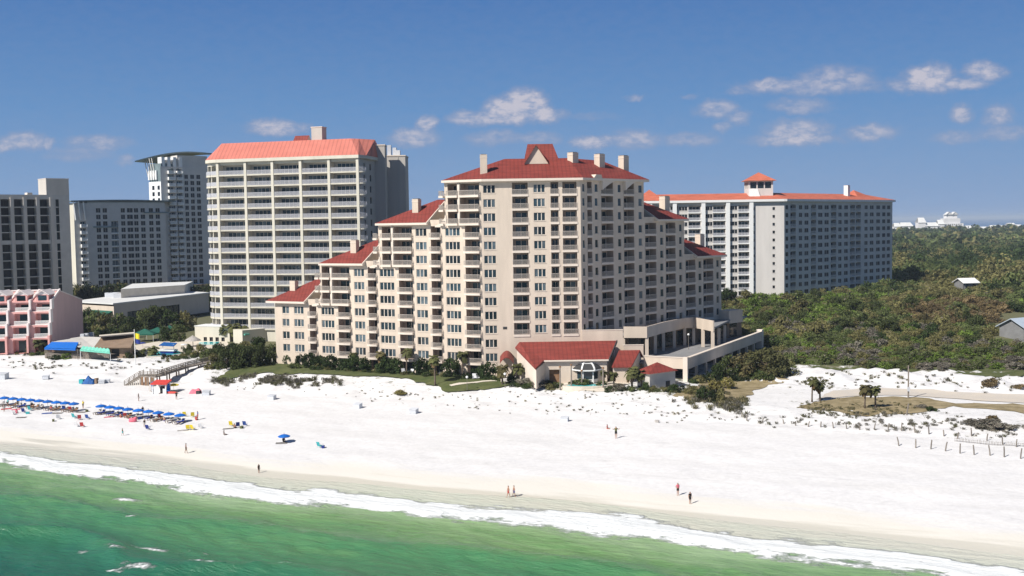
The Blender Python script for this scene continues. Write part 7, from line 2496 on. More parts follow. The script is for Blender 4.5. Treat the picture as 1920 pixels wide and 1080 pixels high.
    # sunbathers' closed parasols and loungers on the terrace
    for px, py, m_, lab in ((238, 647, 'whitecloth', 'white parasol beside the flagpole pool'), (226, 648, 'redcloth', 'red parasol by the brown roofed bar'), (244, 664, 'whitecloth', 'white parasol in front of the teal pool'), (268, 652, 'navy', 'navy parasol right of the flagpole'), (345, 655, 'whitecloth', 'cream parasol at the top of the boardwalk')):
        parasol(ground(px, py), m_, lab, None, .8)
    # flagpole
    q = ground(254, 684)
    h = (684 - 618) * q.y / FPX
    t = thing('flagpole', 'white flagpole with a yellow flag above a blue one on the dune', 'flagpole', q)
    g = MB(); g.tube([(0, 0, -.4), (0, 0, h)], [.12, .08], 'paint', 8); g.tube([(0, 0, h), (0, 0, h + .15)], [.12, .05], 'paint', 8); put('pole', g.mesh('pole'), t)
    for y0, y1, w, m_ in ((624, 634, 1.15, 'yellow'), (635.5, 643.5, 1.3, 'navy')):
        za, zb_ = (684 - y1) * q.y / FPX, (684 - y0) * q.y / FPX
        g = MB(); n = 6
        for k in range(n):
            x0, x1 = .1 + w * k / n, .1 + w * (k + 1) / n
            y = lambda x: .12 * math.sin(x * 5)
            g.slab([(x0, y(x0), za), (x1, y(x1), za - .05), (x1, y(x1), zb_ - .05), (x0, y(x0), zb_)], .0, m_) if False else g.face([(x0, y(x0), za - .04 * k), (x1, y(x1), za - .04 * (k + 1)), (x1, y(x1), zb_ - .04 * (k + 1)), (x0, y(x0), zb_ - .04 * k)], m_)
            g.face([(x0, y(x0) + .02, zb_ - .04 * k), (x1, y(x1) + .02, zb_ - .04 * (k + 1)), (x1, y(x1) + .02, za - .04 * (k + 1)), (x0, y(x0) + .02, za - .04 * k)], m_)
        put('flag', g.mesh('flag'), t)


_par = {}


def parasol(p, m_, label, group, s=1.0, tilt=0.0, h=2.05, R_=1.12):
    key = (m_, h, R_)
    if key not in _par:
        g = MB(); g.tube([(0, 0, -.35), (0, 0, h + .1)], [.035, .03], 'brownwood', 6); g.tube([(0, 0, h + .1), (0, 0, h + .22)], [.05, .02], 'brownwood', 6)
        c = MB(); n = 8
        for i in range(n):
            a0, a1 = 2 * math.pi * i / n, 2 * math.pi * (i + 1) / n
            P_ = lambda a, r, z: Vector((math.cos(a) * r, math.sin(a) * r, z))
            c.face([P_(a0, R_, h - .36), P_(a1, R_, h - .36), P_(a1, R_ * .55, h - .17), P_(a0, R_ * .55, h - .17)], m_)
            c.face([P_(a0, R_ * .55, h - .17), P_(a1, R_ * .55, h - .17), Vector((0, 0, h - .02))], m_)
            c.face([P_(a0, R_, h - .36), P_(a0, R_ * .99, h - .54), P_(a1, R_ * .99, h - .54), P_(a1, R_, h - .36)], m_)
        _par[key] = (g.mesh('pole'), c.mesh('canopy'))
    t = thing('parasol', label, 'parasol', p, RNG.uniform(0, 1), group)
    t.scale = (s, s, s)
    a, b = _par[key]
    put('pole', a, t); put('canopy', b, t)
    return t


build_left_pool()


# ------------------------------------------------------------------ boardwalk with stairs
def build_boardwalk():
    q0 = ground(231, 724)
    L0 = ground(262, 726); L1 = ground(286, 727)
    zl = 5.0 + .25
    e = ground(396, 684)
    ze = e.z + .5
    land = atZ(262, 704, zl); land1 = atZ(291, 706, zl)
    root = thing('boardwalk', 'weathered grey timber boardwalk with stairs leading from the hotel pool down to the beach', 'boardwalk', (land.x, land.y, 3.0))
    W_ = 2.0
    # landing
    F = Frame((land.x, land.y), (land1.x, land1.y))
    g = MB(); g.box(F, 0, F.len, -W_ * 1.6, 0, zl - .25, zl, 'wood'); g.build('landing', root)
    # flight down to the left
    foot = atZ(233, 722.5, 2.95)
    n = 12
    Fs = Frame((foot.x, foot.y), (land.x, land.y))
    g = MB()
    for i in range(n):
        u0, u1 = Fs.len * i / n, Fs.len * (i + 1) / n
        z = 2.9 + (zl - 2.9) * (i + 1) / n
        g.box(Fs, u0, u1 + .04, -W_, 0, z - .14, z - .002, 'wood')
    for d in (-.06, -W_ + .06): g.beam(Fs.P(0, d, 2.75), Fs.P(Fs.len, d, zl - .3), .1, .35, 'wood')
    g.build('stairs', root)
    # skirt boards under the landing
    g = MB()
    for i in range(14):
        u = F.len * i / 14
        if i % 5 != 3: g.box(F, u, u + F.len / 17, -.12, -.05, Tz(*F.P(u, 0, 0).xy) - .2, zl - .3, 'brownwood' if i % 3 else 'wood')
    g.build('skirt', root)
    for i in range(8):
        u = Fs.len * (i + .3) / 8; z = 2.9 + (zl - 2.9) * u / Fs.len
        g = MB(); g.box(Fs, u, u + .25, -.12, -.04, 2.3, z - .3, 'road'); g.build('skirt_board', root)
    # long raised walk back to the pool
    w0 = Vector((land1.x, land1.y + 1.2, zl)); w1 = atZ(348, 688, zl + .5); w2 = Vector((e.x, e.y, ze + .4))
    for a, b in ((w0, w1), (w1, w2)):
        Fw = Frame(a.xy, b.xy)
        g = MB(); g.beam(a + Vector((0, .9, -.12)), b + Vector((0, .9, -.12)), W_, .22, 'wood'); g.build('walkway', root)
        for dy in (0, W_ - .1):
            r = MB()
            r.beam(a + Vector((0, dy - .05, 1.05)), b + Vector((0, dy - .05, 1.05)), .16, .09, 'wood')
            for hz in (.35, .7): r.beam(a + Vector((0, dy - .05, hz)), b + Vector((0, dy - .05, hz)), .05, .14, 'wood')
            m = max(2, int((b - a).length / 1.9))
            for i in range(m + 1):
                q = a.lerp(b, i / m); r.bx(q.x - .06, q.x + .06, q.y + dy - .11, q.y + dy + .01, q.z - .1, q.z + 1.1, 'wood')
            r.build('railing', root)
        m = max(2, int((b - a).length / 3))
        for i in range(m + 1):
            q = a.lerp(b, i / m)
            for dy in (.0, W_ - .2):
                k = MB(); k.bx(q.x - .12, q.x + .12, q.y + dy - .1, q.y + dy + .14, min(Tz(q.x, q.y), q.z) - .6, q.z - .24, 'brownwood'); k.build('pile', root)
    # railings of the stairs and landing
    for Fx, a, b in ((Fs, 2.95, zl), (F, zl, zl)):
        for d in (-.05, -W_ + .05 if Fx is Fs else -W_ * 1.6 + .05):
            r = MB()
            r.beam(Fx.P(0, d, a + 1.05), Fx.P(Fx.len, d, b + 1.05), .16, .09, 'wood')
            for hz in (.4, .72): r.beam(Fx.P(0, d, a + hz), Fx.P(Fx.len, d, b + hz), .05, .1, 'wood')
            m = max(2, int(Fx.len / 1.0))
            for i in range(m + 1):
                t_ = i / m; u = Fx.len * t_; z = a + (b - a) * t_
                r.box(Fx, u - .06, u + .06, d - .06, d + .06, z - .3, z + 1.1, 'wood')
            r.build('railing', root)


build_boardwalk()

# ------------------------------------------------------------------ beach hut, covered gear, storage boxes
p = ground(303, 737)
t = thing('beach_hut', 'small white rental hut with a flat red roof at the foot of the boardwalk', 'hut', p, rad(-6))
g = MB()
for x in (-1.5, 1.5):
    for y in (-1.1, 1.1): g.bx(x - .09, x + .09, y - .09, y + .09, -.2, 2.25, 'paint')
put('frame', g.mesh('frame'), t)
g = MB(); g.bx(-1.41, -.2, -1.04, -.96, 0, 1.1, 'paint'); g.bx(.75, 1.41, -1.04, -.96, 0, 1.1, 'paint'); put('counter', g.mesh('counter'), t)
g = MB(); g.bx(-1.41, 1.41, 1.0, 1.06, -.1, 2.2, 'paint'); put('back_wall', g.mesh('back_wall'), t)
g = MB(); g.slab([(-1.85, -1.5, 2.25), (1.85, -1.5, 2.25), (1.8, 1.4, 2.75), (-1.8, 1.4, 2.75)], .2, 'red'); put('roof', g.mesh('roof'), t)
g = MB(); g.bx(-.15, .55, -.4, .3, 0, 1.5, 'dark'); put('cabinet', g.mesh('cabinet'), t)
parasol(ground(326, 733), 'yellow', 'yellow parasol leaning beside the red roofed beach hut', None, 1.0, h=1.75)


def board(p, m_, label, L=2.4, rz=0, lean=0.25, cat='surfboard'):
    t = thing('surfboard', label, cat, p, rz, 'boards by the hut')
    g = MB()
    n = 8; pts = []
    for i in range(n + 1):
        s = i / n; w = .34 * math.sin(math.pi * (.1 + .82 * s)) ** .7
        pts.append((w, s * L))
    prof = [(x, z) for x, z in pts] + [(-x, z) for x, z in reversed(pts)]
    f = [(x, z * lean, z) for x, z in prof]
    b = [(x, z * lean + .09, z) for x, z in prof]
    g.face(f, m_); g.face(list(reversed(b)), m_)
    for i in range(len(f)):
        j = (i + 1) % len(f); g.face([f[i], b[i], b[j], f[j]], m_)
    put('deck', g.mesh('deck'), t)
    g = MB(); g.hexa([(-.02, .12, .1), (.02, .12, .1), (.02, .32, .12), (-.02, .32, .12), (-.02, .18, .36), (.02, .18, .36), (.02, .3, .3), (-.02, .3, .3)], 'dark'); put('fin', g.mesh('fin'), t)
    return t


board(ground(315.5, 738), 'blue', 'blue board leaning at the right side of the hut', 2.1, rad(8))
board(ground(284, 732), 'tarp', 'dark blue board standing left of the red roofed hut', 1.9, rad(-15))
board(ground(282, 735), 'bluegrey', 'grey blue board lying against the boardwalk steps', 1.5, rad(20), .8)
p = ground(322, 738)
t = thing('kayak', 'red brown kayak lying on the sand right of the hut', 'kayak', p, rad(-14))
g = MB(); g.tube([(-1.5, 0, .35), (-1.1, 0, .24), (0, 0, .2), (1.1, 0, .24), (1.5, 0, .35)], [.03, .2, .32, .2, .03], 'red', 10); put('hull', g.mesh('hull', smooth=True), t)
g = MB(); g.tube([(-.35, 0, .5), (.35, 0, .5)], [.12, .12], 'dark', 8); put('cockpit', g.mesh('cockpit'), t)


def gear(px, py, label, m_, w, h, d, seed, extra=()):
    """a stack under a slumped tarpaulin"""
    p = ground(px, py)
    t = thing('covered_gear', label, 'covered gear', p, rad(-8))
    r = random.Random(seed)
    g = MB()
    n = 9
    hs = [[h * (.8 + .2 * math.sin(i * 1.1 + j * .9 + seed)) * math.sin(math.pi * i / n) ** .45 * math.sin(math.pi * j / 4) ** .4 if 0 < i < n and 0 < j < 4 else 0.0 for j in range(5)] for i in range(n + 1)]
    for i in range(n):
        for j in range(4):
            P_ = lambda a, b: (-w / 2 + w * a / n + (r.uniform(-.0, .0)), -d / 2 + d * b / 4, hs[a][b])
            g.face([P_(i, j), P_(i + 1, j), P_(i + 1, j + 1), P_(i, j + 1)], m_)
    put('tarpaulin', g.mesh('tarpaulin', smooth=True), t)
    for x, y, ww, hh, mm in extra:
        g = MB(); g.bx(x - ww / 2, x + ww / 2, y - .5, y + .5, 0, hh, mm); g.bx(x - ww / 2 - .03, x + ww / 2 + .03, y - .53, y + .53, hh, hh + .07, mm); put('crate', g.mesh('crate'), t)
    return t


gear(168, 719, 'heap of beach gear under a dark blue tarpaulin near the left dunes', 'tarp', 3.0, 1.9, 2.0, 2, ((-1.9, 0, 1.0, .9, 'aqua'), (1.75, 0, .5, 1.2, 'brownwall')))
gear(368, 737, 'low red tarpaulin over gear beside a grey box', 'pinkcloth', 2.7, 1.25, 1.8, 5, ((.9, -.8, .8, .55, 'dark'),))


def box_mesh():
    g = MB(); g.hexa([(-.75, -.5, 0), (.75, -.5, 0), (.75, .5, 0), (-.75, .5, 0), (-.75, -.5, .75), (.75, -.5, .75), (.75, .5, .95), (-.75, .5, .95)], 'plastic')
    l = MB(); l.hexa([(-.8, -.56, .76), (.8, -.56, .76), (.8, .55, .97), (-.8, .55, .97), (-.8, -.56, .83), (.8, -.56, .83), (.8, .55, 1.04), (-.8, .55, 1.04)], 'plastic')
    return g.mesh('body'), l.mesh('lid')


bm, lm = box_mesh()
for px, py, s, rz, lab in ((510, 749, 1.0, -25, 'grey storage box on the sand below the left end of the lawn'), (671, 765, 1.0, -30, 'grey storage box on the sand below the middle of the hotel'), (776, 775, 1.0, -28, 'grey storage box on the open sand below the tower'), (1059, 790, .9, -20, 'grey storage box on the sand below the clubhouse'), (86, 711, 1.0, 0, 'grey storage box on the sand at the far left, alone'), (387, 741, 1.05, -5, 'grey storage box beside the red tarpaulin'), (5, 711, 1.6, -12, 'long pale box cut by the left edge of the picture'), (191, 719, .9, 5, 'pale box right of the blue tarpaulin'), (201, 717, .8, 5, 'second pale box right of the blue tarpaulin')):
    t = thing('storage_box', lab, 'storage box', ground(px, py), rad(rz), 'storage boxes on the beach')
    t.scale = (s, s, s)
    put('body', bm, t); put('lid', lm, t)

# ------------------------------------------------------------------ people
BONES = [('pelvis', 'spine'), ('spine', 'chest'), ('chest', 'neck'), ('neck', 'head'), ('head', 'crown')]


def person_skeleton(pose):
    J = dict(pelvis=(0, 0, .95), spine=(0, .01, 1.16), chest=(0, .0, 1.36), neck=(0, .0, 1.50), head=(0, -.015, 1.61), crown=(0, -.005, 1.70))
    arm = {'stand': ((.03, 1.13), (-.05, .90)), 'walk': ((.10, 1.14), (.02, .93)), 'out': ((-.02, 1.30), (-.12, 1.40)), 'hips': ((.10, 1.16), (-.08, 1.02)), 'sit': ((.0, 1.12), (-.2, 1.02))}[pose]
    for s, k in ((-1, 'l'), (1, 'r')):
        sw = s if pose == 'walk' else 1
        J['sh' + k] = (s * .185, .0, 1.42)
        J['el' + k] = (s * (.42 if pose == 'out' else .27), arm[0][0] * sw, arm[0][1])
        J['wr' + k] = (s * (.5 if pose == 'out' else (.16 if pose == 'hips' else .28)), arm[1][0] * sw - (.1 if pose == 'walk' else 0), arm[1][1])
        st = .2 * s if pose == 'walk' else .0
        J['hp' + k] = (s * .095, 0, .90)
        if pose == 'sit':
            J['kn' + k] = (s * .13, -.44, .98); J['an' + k] = (s * .13, -.62, .60); J['to' + k] = (s * .14, -.80, .57)
        else:
            J['kn' + k] = (s * .10, -.03 + st * .55, .49); J['an' + k] = (s * .105, .02 + st * 1.15, .085 + (.04 if st > 0 else 0)); J['to' + k] = (s * .12, -.15 + st * 1.15, .035)
    return J


RAD = dict(pelvis=(.155, .115), spine=(.135, .095), chest=(.165, .105), neck=(.058, .058), head=(.082, .098), crown=(.062, .078), sh=(.066, .062), el=(.043, .043), wr=(.03, .026), hp=(.092, .092), kn=(.058, .06), an=(.037, .04), to=(.036, .022))


def person_meshes(pose, skin, shorts=None, shirt=None, hair='hair', long_hair=False):
    J = person_skeleton(pose)
    names = list(J); V = [Vector(J[n]) for n in names]; E = []
    ix = {n: i for i, n in enumerate(names)}
    R_ = [RAD[n if n in RAD else n[:2]] for n in names]
    bn = [('pelvis', 'spine'), ('spine', 'chest'), ('chest', 'neck'), ('neck', 'head'), ('head', 'crown')]
    for k in 'lr': bn += [('chest', 'sh' + k), ('sh' + k, 'el' + k), ('el' + k, 'wr' + k), ('pelvis', 'hp' + k), ('hp' + k, 'kn' + k), ('kn' + k, 'an' + k), ('an' + k, 'to' + k)]
    for a, b in bn: E.append((ix[a], ix[b]))

    def addv(p, r, par):
        V.append(Vector(p)); R_.append((r, r)); E.append((par, len(V) - 1)); return len(V) - 1
    for k, s in (('l', -1), ('r', 1)):          # palm, four fingers and a thumb
        w = V[ix['wr' + k]]; d = (w - V[ix['el' + k]]).normalized()
        side = Vector((0, -1, 0)) - d * d.dot(Vector((0, -1, 0))); side.normalize()
        pm = addv(w + d * .075, .024, ix['wr' + k])
        for j, (o, l) in enumerate(((.034, .075), (.012, .088), (-.011, .083), (-.033, .064))):
            b = addv(w + d * .10 + side * o, .0095, pm)
            c = addv(w + d * (.10 + l * .55) + side * o * 1.1, .0085, b)
            addv(w + d * (.10 + l) + side * o * 1.1 - Vector((s * .02, 0, 0)), .0075, c)
        th = addv(w + d * .045 + side * .036, .0105, pm)
        addv(w + d * .085 + side * .062, .009, th)
    addv(V[ix['head']] + Vector((0, -.115, -.005)), .015, ix['head'])      # nose
    for s in (-1, 1): addv(V[ix['head']] + Vector((s * .092, .01, .0)), .016, ix['head'])
    me = bpy.data.meshes.new('skeleton')
    me.from_pydata([tuple(v) for v in V], E, [])
    ob = bpy.data.objects.new('skeleton', me)
    C.objects.link(ob)
    ob.modifiers.new('Skin', 'SKIN')
    sd = me.skin_vertices[0].data
    for i, r in enumerate(R_):
        sd[i].radius = r; sd[i].use_root = (i == 0)
    sm = ob.modifiers.new('Subdivision', 'SUBSURF'); sm.levels = sm.render_levels = 1
    dg = bpy.context.evaluated_depsgraph_get()
    body = bpy.data.meshes.new_from_object(ob.evaluated_get(dg))
    bpy.data.objects.remove(ob)
    body.materials.clear(); body.materials.append(M[skin])
    body.polygons.foreach_set('use_smooth', [True] * len(body.polygons))
    segs = [(a, b, Vector(J[a]), Vector(J[b])) for a, b in bn]

    def nearest(c):
        best = (9, None, 0)
        for a, b, p, q in segs:
            d = q - p; t_ = max(0, min(1, (c - p).dot(d) / d.dot(d))); l = (p + d * t_ - c).length
            if l < best[0]: best = (l, (a, b), t_)
        return best[1], best[2]
    sel = dict(shorts=[], shirt=[], hair=[])
    for p in body.polygons:
        (a, b), t_ = nearest(p.center)
        if a in ('pelvis',) and (b != 'spine' or t_ < .55): sel['shorts'].append(p.index)
        elif a.startswith('hp') and t_ < .55: sel['shorts'].append(p.index)
        elif (a, b) in (('pelvis', 'spine'), ('spine', 'chest'), ('chest', 'shl'), ('chest', 'shr')) or (a == 'chest' and t_ < .5) or (a.startswith('sh') and t_ < .45): sel['shirt'].append(p.index)
        elif a == 'head' or (a == 'neck' and t_ > .5):
            hc = Vector(J['head'])
            if p.center.z > hc.z + .055 or (p.center.y > hc.y + .02 and p.center.z > hc.z - (.14 if long_hair else .06)): sel['hair'].append(p.index)
    out = {'body': body}
    for k, m_ in (('shorts', shorts), ('shirt', shirt), ('hair', hair)):
        if not m_ or not sel[k]: continue
        vm, vs, fs = {}, [], []
        off = .016 if k != 'hair' else .02
        for fi in sel[k]:
            f = []
            for vi in body.polygons[fi].vertices:
                if vi not in vm:
                    vm[vi] = len(vs); v = body.vertices[vi]; vs.append(tuple(v.co + v.normal * off))
                f.append(vm[vi])
            fs.append(f)
        c = bpy.data.meshes.new(k); c.from_pydata(vs, [], fs); c.materials.append(M[m_])
        c.polygons.foreach_set('use_smooth', [True] * len(fs)); c.update()
        out[k] = c
    return out


_pm = {}


def person(label, p, rz, key, s=1.0, group=None, dz=0.0):
    if key not in _pm: _pm[key] = person_meshes(*key)
    t = thing('person', label, 'person', (p.x, p.y, p.z + dz), rad(rz), group)
    t.scale = (s, s, s)
    for k, me in _pm[key].items(): put(k, me, t)
    return t


P_ = lambda px, py: ground(px, py)
person('person in dark shorts walking on the damp sand below the loungers', P_(349, 850), 100, ('walk', 'tan', 'black', None), 1.02)
person('person in dark clothes standing alone at the edge of the swash', P_(485.5, 887), 60, ('stand', 'tan', 'black', 'black'), .84)
person('bare chested person, left of the couple walking along the water', P_(953.5, 933), -80, ('walk', 'skin', 'redcloth', None), 1.0)
person('bare chested person in dark shorts, right of the couple by the water', P_(964, 932), -85, ('walk', 'skin', 'bluecloth', None), .98)
person('person in a pink top and black shorts standing on the pale sand', P_(1271, 929), 20, ('hips', 'skin', 'black', 'pinkcloth', 'hair', True), 1.03)
person('person wearing black standing lower right of the one in pink', P_(1294, 945), 30, ('stand', 'skin', 'black', 'black', 'hair', True), .98)
person('tall person in an olive top with arms raised on the open sand', P_(1155, 822), 10, ('out', 'skin', 'black', 'olive'), 1.18)
person('person in red sitting on the sand left of the one in olive', P_(1138.5, 804), 70, ('sit', 'skin', 'redcloth', 'redcloth'), .95, dz=-.82)
person('small person in grey standing above the parasol rows', P_(260, 752), 90, ('stand', 'tan', 'towel', 'towel'), .95)
person('person in a black shirt standing below the yellow parasol', P_(331, 749), 0, ('hips', 'tan', 'black', 'black'), 1.0)
person('person in green at the water side of the loungers', P_(230, 817), 120, ('walk', 'tan', 'aqua', 'olive'), .8)
person('person in dark clothes left of the parasol rows near the picture edge', P_(8, 772), 30, ('stand', 'tan', 'towel', 'towel'), .9)
person('person standing at the end of the right parasol row', P_(371, 787), -60, ('stand', 'tan', 'redcloth', 'bluecloth'), 1.0)
person('person in yellow at the end of the left parasol row', P_(156, 766), -30, ('hips', 'skin', 'olive', 'yellow'), .98)
person('person in black under the middle of the right parasol row', P_(268, 778), 40, ('stand', 'tan', 'black', 'black'), 1.0)
person('person standing behind the pink float below the right row', P_(271, 801), 10, ('stand', 'tan', 'towel', 'black'), .85)
person('person in black under the second parasol of the left row', P_(34, 763), 20, ('stand', 'tan', 'black', 'black'), .95)
person('person in green black under the first parasol of the left row', P_(15, 762), -20, ('hips', 'tan', 'black', 'aqua'), .9)


# ------------------------------------------------------------------ parasol rows with loungers, chairs, towels and bags
def lounger_meshes(m_):
    f = MB()
    for y in (-.3, .3): f.bx(-.95, .95, y - .03, y + .03, .26, .33, 'brownwood')
    legs = []
    for x in (-.8, .75):
        for y in (-.3, .3):
            l = MB(); l.bx(x - .035, x + .035, y - .04, y + .04, -.05, .26, 'brownwood'); legs.append(l)
    s = MB(); s.bx(-.95, .28, -.31, .31, .335, .43, m_)
    b = MB(); b.hexa([(.3, -.31, .34), (.42, -.31, .34), (.42, .31, .34), (.3, .31, .34), (.78, -.31, .84), (.88, -.31, .78), (.88, .31, .78), (.78, .31, .84)], m_)
    return f.mesh('frame'), [l.mesh('leg') for l in legs], s.mesh('cushion'), b.mesh('backrest')


def chair_meshes(m_):
    s = MB(); s.slab([(-.27, -.27, .3), (.27, -.27, .3), (.27, .22, .24), (-.27, .22, .24)], .04, m_)
    b = MB(); b.slab([(-.27, .22, .26), (.27, .22, .26), (.27, .48, .85), (-.27, .48, .85)], .04, m_)
    legs = []
    for x in (-.27, .27):
        l = MB(); l.tube([(x, -.3, 0), (x, .42, .5)], [.018, .018], 'plastic', 5); legs.append(l.mesh('leg'))
        l = MB(); l.tube([(x, .35, 0), (x, -.28, .48), (x, .3, .5)], [.018, .018, .018], 'plastic', 5); legs.append(l.mesh('leg'))
    return s.mesh('seat'), b.mesh('backrest'), legs


LM = {k: lounger_meshes(k) for k in ('navy', 'towel', 'brownwood')}
CM = {k: chair_meshes(k) for k in ('navy', 'yellow', 'redcloth', 'aqua', 'whitecloth', 'bluecloth')}


def lounger(p, rz, k, label, group):
    t = thing('beach_lounger', label, 'beach lounger', p, rad(rz), group)
    f, l, s, b = LM[k]
    put('frame', f, t); put('cushion', s, t); put('backrest', b, t)
    for q in l: put('leg', q, t)


def beach_chair(px, py, rz, k, label, s=1.0):
    t = thing('beach_chair', label, 'beach chair', ground(px, py), rad(rz), 'folding beach chairs')
    t.scale = (s, s, s)
    a, b, l = CM[k]
    put('seat', a, t); put('backrest', b, t)
    for q in l: put('leg', q, t)


row1 = [(8.5 + 16.3 * i, 742.5 + 1.35 * i) for i in range(9)]
row2 = [(190, 757.5), (206.5, 759.5), (223, 761.5), (240, 763.5), (259.5, 765.5), (278.5, 767.5), (297, 769.8), (317, 772.2), (338, 774.5)]
for rname, row in (('left', row1), ('right', row2)):
    for i, (px, py) in enumerate(row):
        y0 = py + 17.5
        p = ground(px, y0)
        s = (y0 - py) * p.y / FPX / 1.95
        lab = 'bright blue parasol in the %s hand row on the beach' % rname
        if i == 0: lab = 'blue parasol at the left end of the %s hand row' % rname
        if i == 8: lab = 'blue parasol at the right end of the %s hand row' % rname
        parasol(p, 'blue', lab, 'blue parasols in rows', 1.0, h=1.95 * s, R_=1.04 if rname == 'left' else 1.1)
        lg = 'loungers under the blue parasols'
        lounger(p + Vector((.45, -.95, .0)), 62 + RNG.uniform(-6, 6), RNG.choice(('navy', 'towel', 'brownwood')), 'low wooden beach lounger under the %s hand row of blue parasols' % rname, lg)
        if i % 2 == 0: lounger(p + Vector((-.5, -.7, .0)), 62 + RNG.uniform(-6, 6), RNG.choice(('brownwood', 'towel', 'towel')), 'low wooden beach lounger under the %s hand row of blue parasols' % rname, lg)
for px, py, rz, k, lab in ((165, 786, 170, 'bluecloth', 'blue folding chair at the right end of the lower left group'), (149, 787, 200, 'redcloth', 'red folding chair beside the blue one in the lower left group'), (140, 784, 160, 'aqua', 'aqua folding chair in the lower left group'), (57, 770, 170, 'aqua', 'aqua folding chair under the left parasol row'), (110, 786, 190, 'whitecloth', 'pale folding chair on the sand, lower left'), (25, 777, 150, 'whitecloth', 'pale folding chair near the left edge'), (45, 774, 180, 'navy', 'navy folding chair left of the aqua one'),
                               (347, 781, 180, 'yellow', 'yellow folding chair at the end of the right parasol row'), (361, 782, 200, 'yellow', 'second yellow folding chair at the end of the right row'), (353, 806, 185, 'yellow', 'yellow folding chair on the open sand below the right row'), (362, 806, 160, 'yellow', 'second yellow folding chair on the open sand'), (377, 803, 170, 'whitecloth', 'white folding chair right of the yellow pair'), (434, 799, 175, 'yellow', 'yellow folding chair in the lone group below the boxes'), (446, 801, 195, 'navy', 'dark folding chair in the lone group below the boxes'), (460, 799, 170, 'bluecloth', 'light blue folding chair at the right of the lone group'), (600, 839, 150, 'aqua', 'turquoise folding chair alone right of the single blue parasol'),
                               (155, 801, 180, 'redcloth', 'red folding chair low on the sand, left'), (145, 800, 160, 'whitecloth', 'white folding chair low on the sand, left'), (278, 806, 170, 'towel' if False else 'navy', 'navy folding chair next to the standing person below the right row'), (300, 785, 180, 'redcloth', 'red folding chair under the right parasol row'), (235, 783, 190, 'redcloth', 'reddish folding chair under the right parasol row, farther left'), (121, 769, 180, 'bluecloth', 'blue folding chair under the end of the left row'), (133, 771, 180, 'redcloth', 'red folding chair under the end of the left row')):
    beach_chair(px, py, rz, k, lab, 1.25)
# seated people
for i, (px, py, rz, key, lab) in enumerate(((226, 783, 150, ('sit', 'skin', 'redcloth', None), 'bare chested person sitting under the right parasol row'), (241, 785, 170, ('sit', 'tan', 'black', None), 'person in black shorts sitting under the right row'), (283, 787, 190, ('sit', 'tan', 'black', 'black'), 'person in a black shirt sitting under the right row'), (308, 790, 160, ('sit', 'skin', 'bluecloth', None), 'person in blue shorts sitting near the right row end'),
                                            (60, 762, 180, ('sit', 'tan', 'black', 'black'), 'dark clothed person sitting under the left row'), (78, 766, 150, ('sit', 'skin', 'bluecloth', None), 'person in blue shorts sitting under the left row'), (96, 769, 170, ('sit', 'skin', 'redcloth', 'redcloth'), 'person in red sitting under the left row'), (31, 775, 190, ('sit', 'skin', 'pinkcloth', 'pinkcloth'), 'person in pink sitting near the left edge'), (440, 803, 160, ('sit', 'tan', 'black', None), 'person sitting in the lone group below the boxes'), (532, 829, 170, ('sit', 'tan', 'black', 'black'), 'dark clothed person sitting under the single blue parasol'), (368, 788, 170, ('sit', 'skin', 'redcloth', 'redcloth'), 'person in red sitting at the end of the right row'), (420, 816, 120, ('sit', 'tan', 'towel', 'towel'), 'small person sitting alone on the sand below the lone group'))):
    person(lab, P_(px, py), rz, key, 1.0, None, dz=-.80)
parasol(ground(533, 830), 'navy' if False else 'blue', 'single blue parasol alone on the open beach', None, 1.0, h=1.55, R_=1.05)


def towel(px, py, m_, label, w=.9, l=1.8, rz=0.0):
    p = ground(px, py)
    g = MB(); n = 6
    c, s = math.cos(rad(rz)), math.sin(rad(rz))
    for i in range(n):
        for j in range(3):
            q = []
            for a, b in ((i, j), (i + 1, j), (i + 1, j + 1), (i, j + 1)):
                x, y = -l / 2 + l * a / n, -w / 2 + w * b / 3
                X, Y = p.x + x * c - y * s, p.y + x * s + y * c
                q.append((X, Y, Tz(X, Y) + .05 + .02 * math.sin(a * 2 + b)))
            g.face(q, m_)
    tag(g.build('beach_towel'), label, 'towel', 'towels on the sand')


for px, py, m_, lab, rz in ((528, 831, 'towel', 'grey towel left of the single blue parasol', 5), (192, 777, 'towel', 'grey towel at the left start of the right row', 10), (205, 782, 'pinkcloth', 'pinkish towel below the left start of the right row', 10), (325, 784, 'towel', 'grey towel between the right row and the yellow chairs', 0), (343, 807, 'towel', 'brown grey towel left of the yellow chairs on open sand', 5), (428, 804, 'towel', 'grey towel left of the lone group', 0), (28, 768, 'pinkcloth', 'pink towel near the left edge', 15), (12, 767, 'redcloth', 'red towel at the left edge', 15), (88, 775, 'bluecloth', 'blue towel below the left row', 5), (152, 773, 'towel', 'grey towel at the right end of the left row', -5), (40, 783, 'towel', 'long grey towel low at the left', -3), (108, 775, 'towel', 'grey towel below the middle of the left row', 0)):
    towel(px, py, m_, lab, 1.0, 2.0, rz)
# pink float
p = ground(249, 791)
t = thing('inflatable_float', 'pink inflatable float on the sand below the right parasol row', 'float', p, rad(-10))
g = MB(); g.tube([(-.8, 0, .15), (-.6, 0, .28), (0, 0, .32), (.6, 0, .28), (.8, 0, .15)], [.1, .42, .5, .42, .1], 'pinkcloth', 12); put('ring', g.mesh('ring', smooth=True), t)
g = MB(); g.tube([(.3, 0, .6), (.8, 0, .9)], [.25, .2], 'pinkcloth', 10); put('pillow', g.mesh('pillow', smooth=True), t)
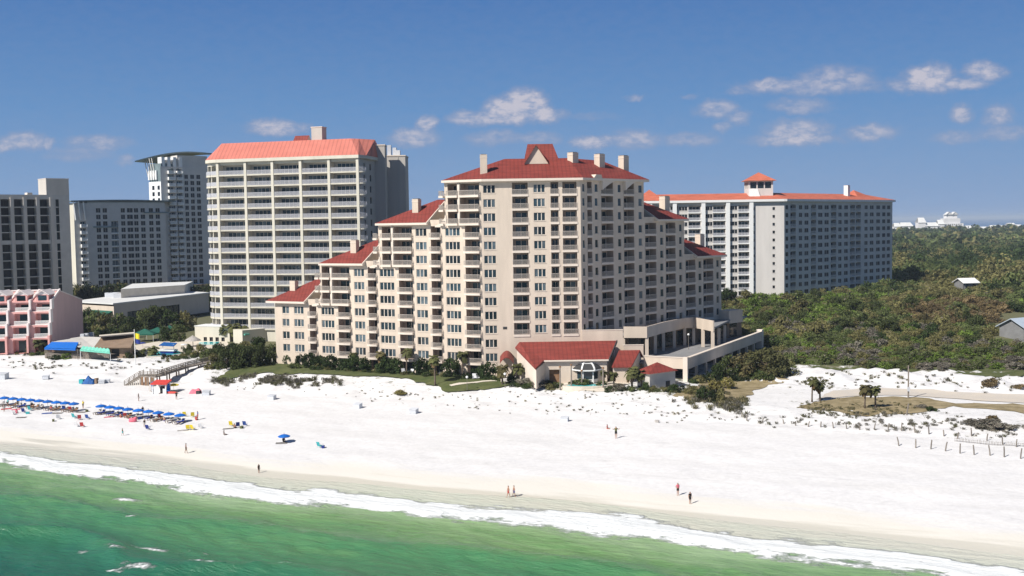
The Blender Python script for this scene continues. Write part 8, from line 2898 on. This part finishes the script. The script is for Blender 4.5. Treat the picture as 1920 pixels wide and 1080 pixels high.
# bags and coolers
for px, py, m_, lab in ((52, 776, 'aqua', 'aqua cooler box in the left group'), (163, 772, 'olive', 'olive bag at the right end of the left row'), (262, 786, 'bluecloth', 'blue cooler box under the right row'), (291, 791, 'towel', 'grey bag right of the seated person in black'), (100, 790, 'olive', 'olive beach bag by the pale folding chair'), (606, 840, 'navy', 'dark bag beside the turquoise chair'), (453, 803, 'olive', 'olive bag in the lone group'), (1232, 792, 'towel', 'grey bag on the sand right of the person in olive')):
    p = ground(px, py)
    t = thing('beach_bag' if 'bag' in lab else 'cooler_box', lab, 'bag' if 'bag' in lab else 'cooler', p, RNG.uniform(0, 3))
    g = MB(); g.hexa([(-.32, -.2, 0), (.32, -.2, 0), (.32, .2, 0), (-.32, .2, 0), (-.36, -.22, .42), (.36, -.22, .42), (.36, .22, .42), (-.36, .22, .42)], m_); put('body', g.mesh('body'), t)
    g = MB(); g.tube([(-.25, 0, .42), (-.2, 0, .6), (.2, 0, .6), (.25, 0, .42)], [.025] * 4, 'whitecloth', 5); put('handle', g.mesh('handle'), t)
# white patio furniture in front of the hotel
for i, (px, py, rz, lab) in enumerate(((758, 702, 30, 'white chair left of the pair on the hotel lawn patio'), (770, 703, -30, 'white chair right of the pair on the hotel lawn patio'), (890, 712, 10, 'white chair before the tower patio'), (898, 711, 60, 'white chair right of the one before the tower patio'))):
    beach_chair(px, py, rz, 'whitecloth', lab, 1.5)

# ------------------------------------------------------------------ the air
hz = bpy.data.materials.new('haze_air')
hz.use_nodes = True
_t = hz.node_tree
_t.nodes.clear()
_o = _t.nodes.new('ShaderNodeOutputMaterial')
_v = _t.nodes.new('ShaderNodeVolumePrincipled')
_v.inputs['Color'].default_value = (0.70, 0.82, 0.97, 1)
_v.inputs['Density'].default_value = 0.0001
_v.inputs['Anisotropy'].default_value = 0.0
_t.links.new(_v.outputs[0], _o.inputs['Volume'])
g = MB()
g.bx(-21000, 21000, -3200, 41000, -11, 66, hz)
tag(g.build('haze', base=(0, 0, 0)), 'thin pale haze in the air over the whole shore', 'haze', None, 'stuff')
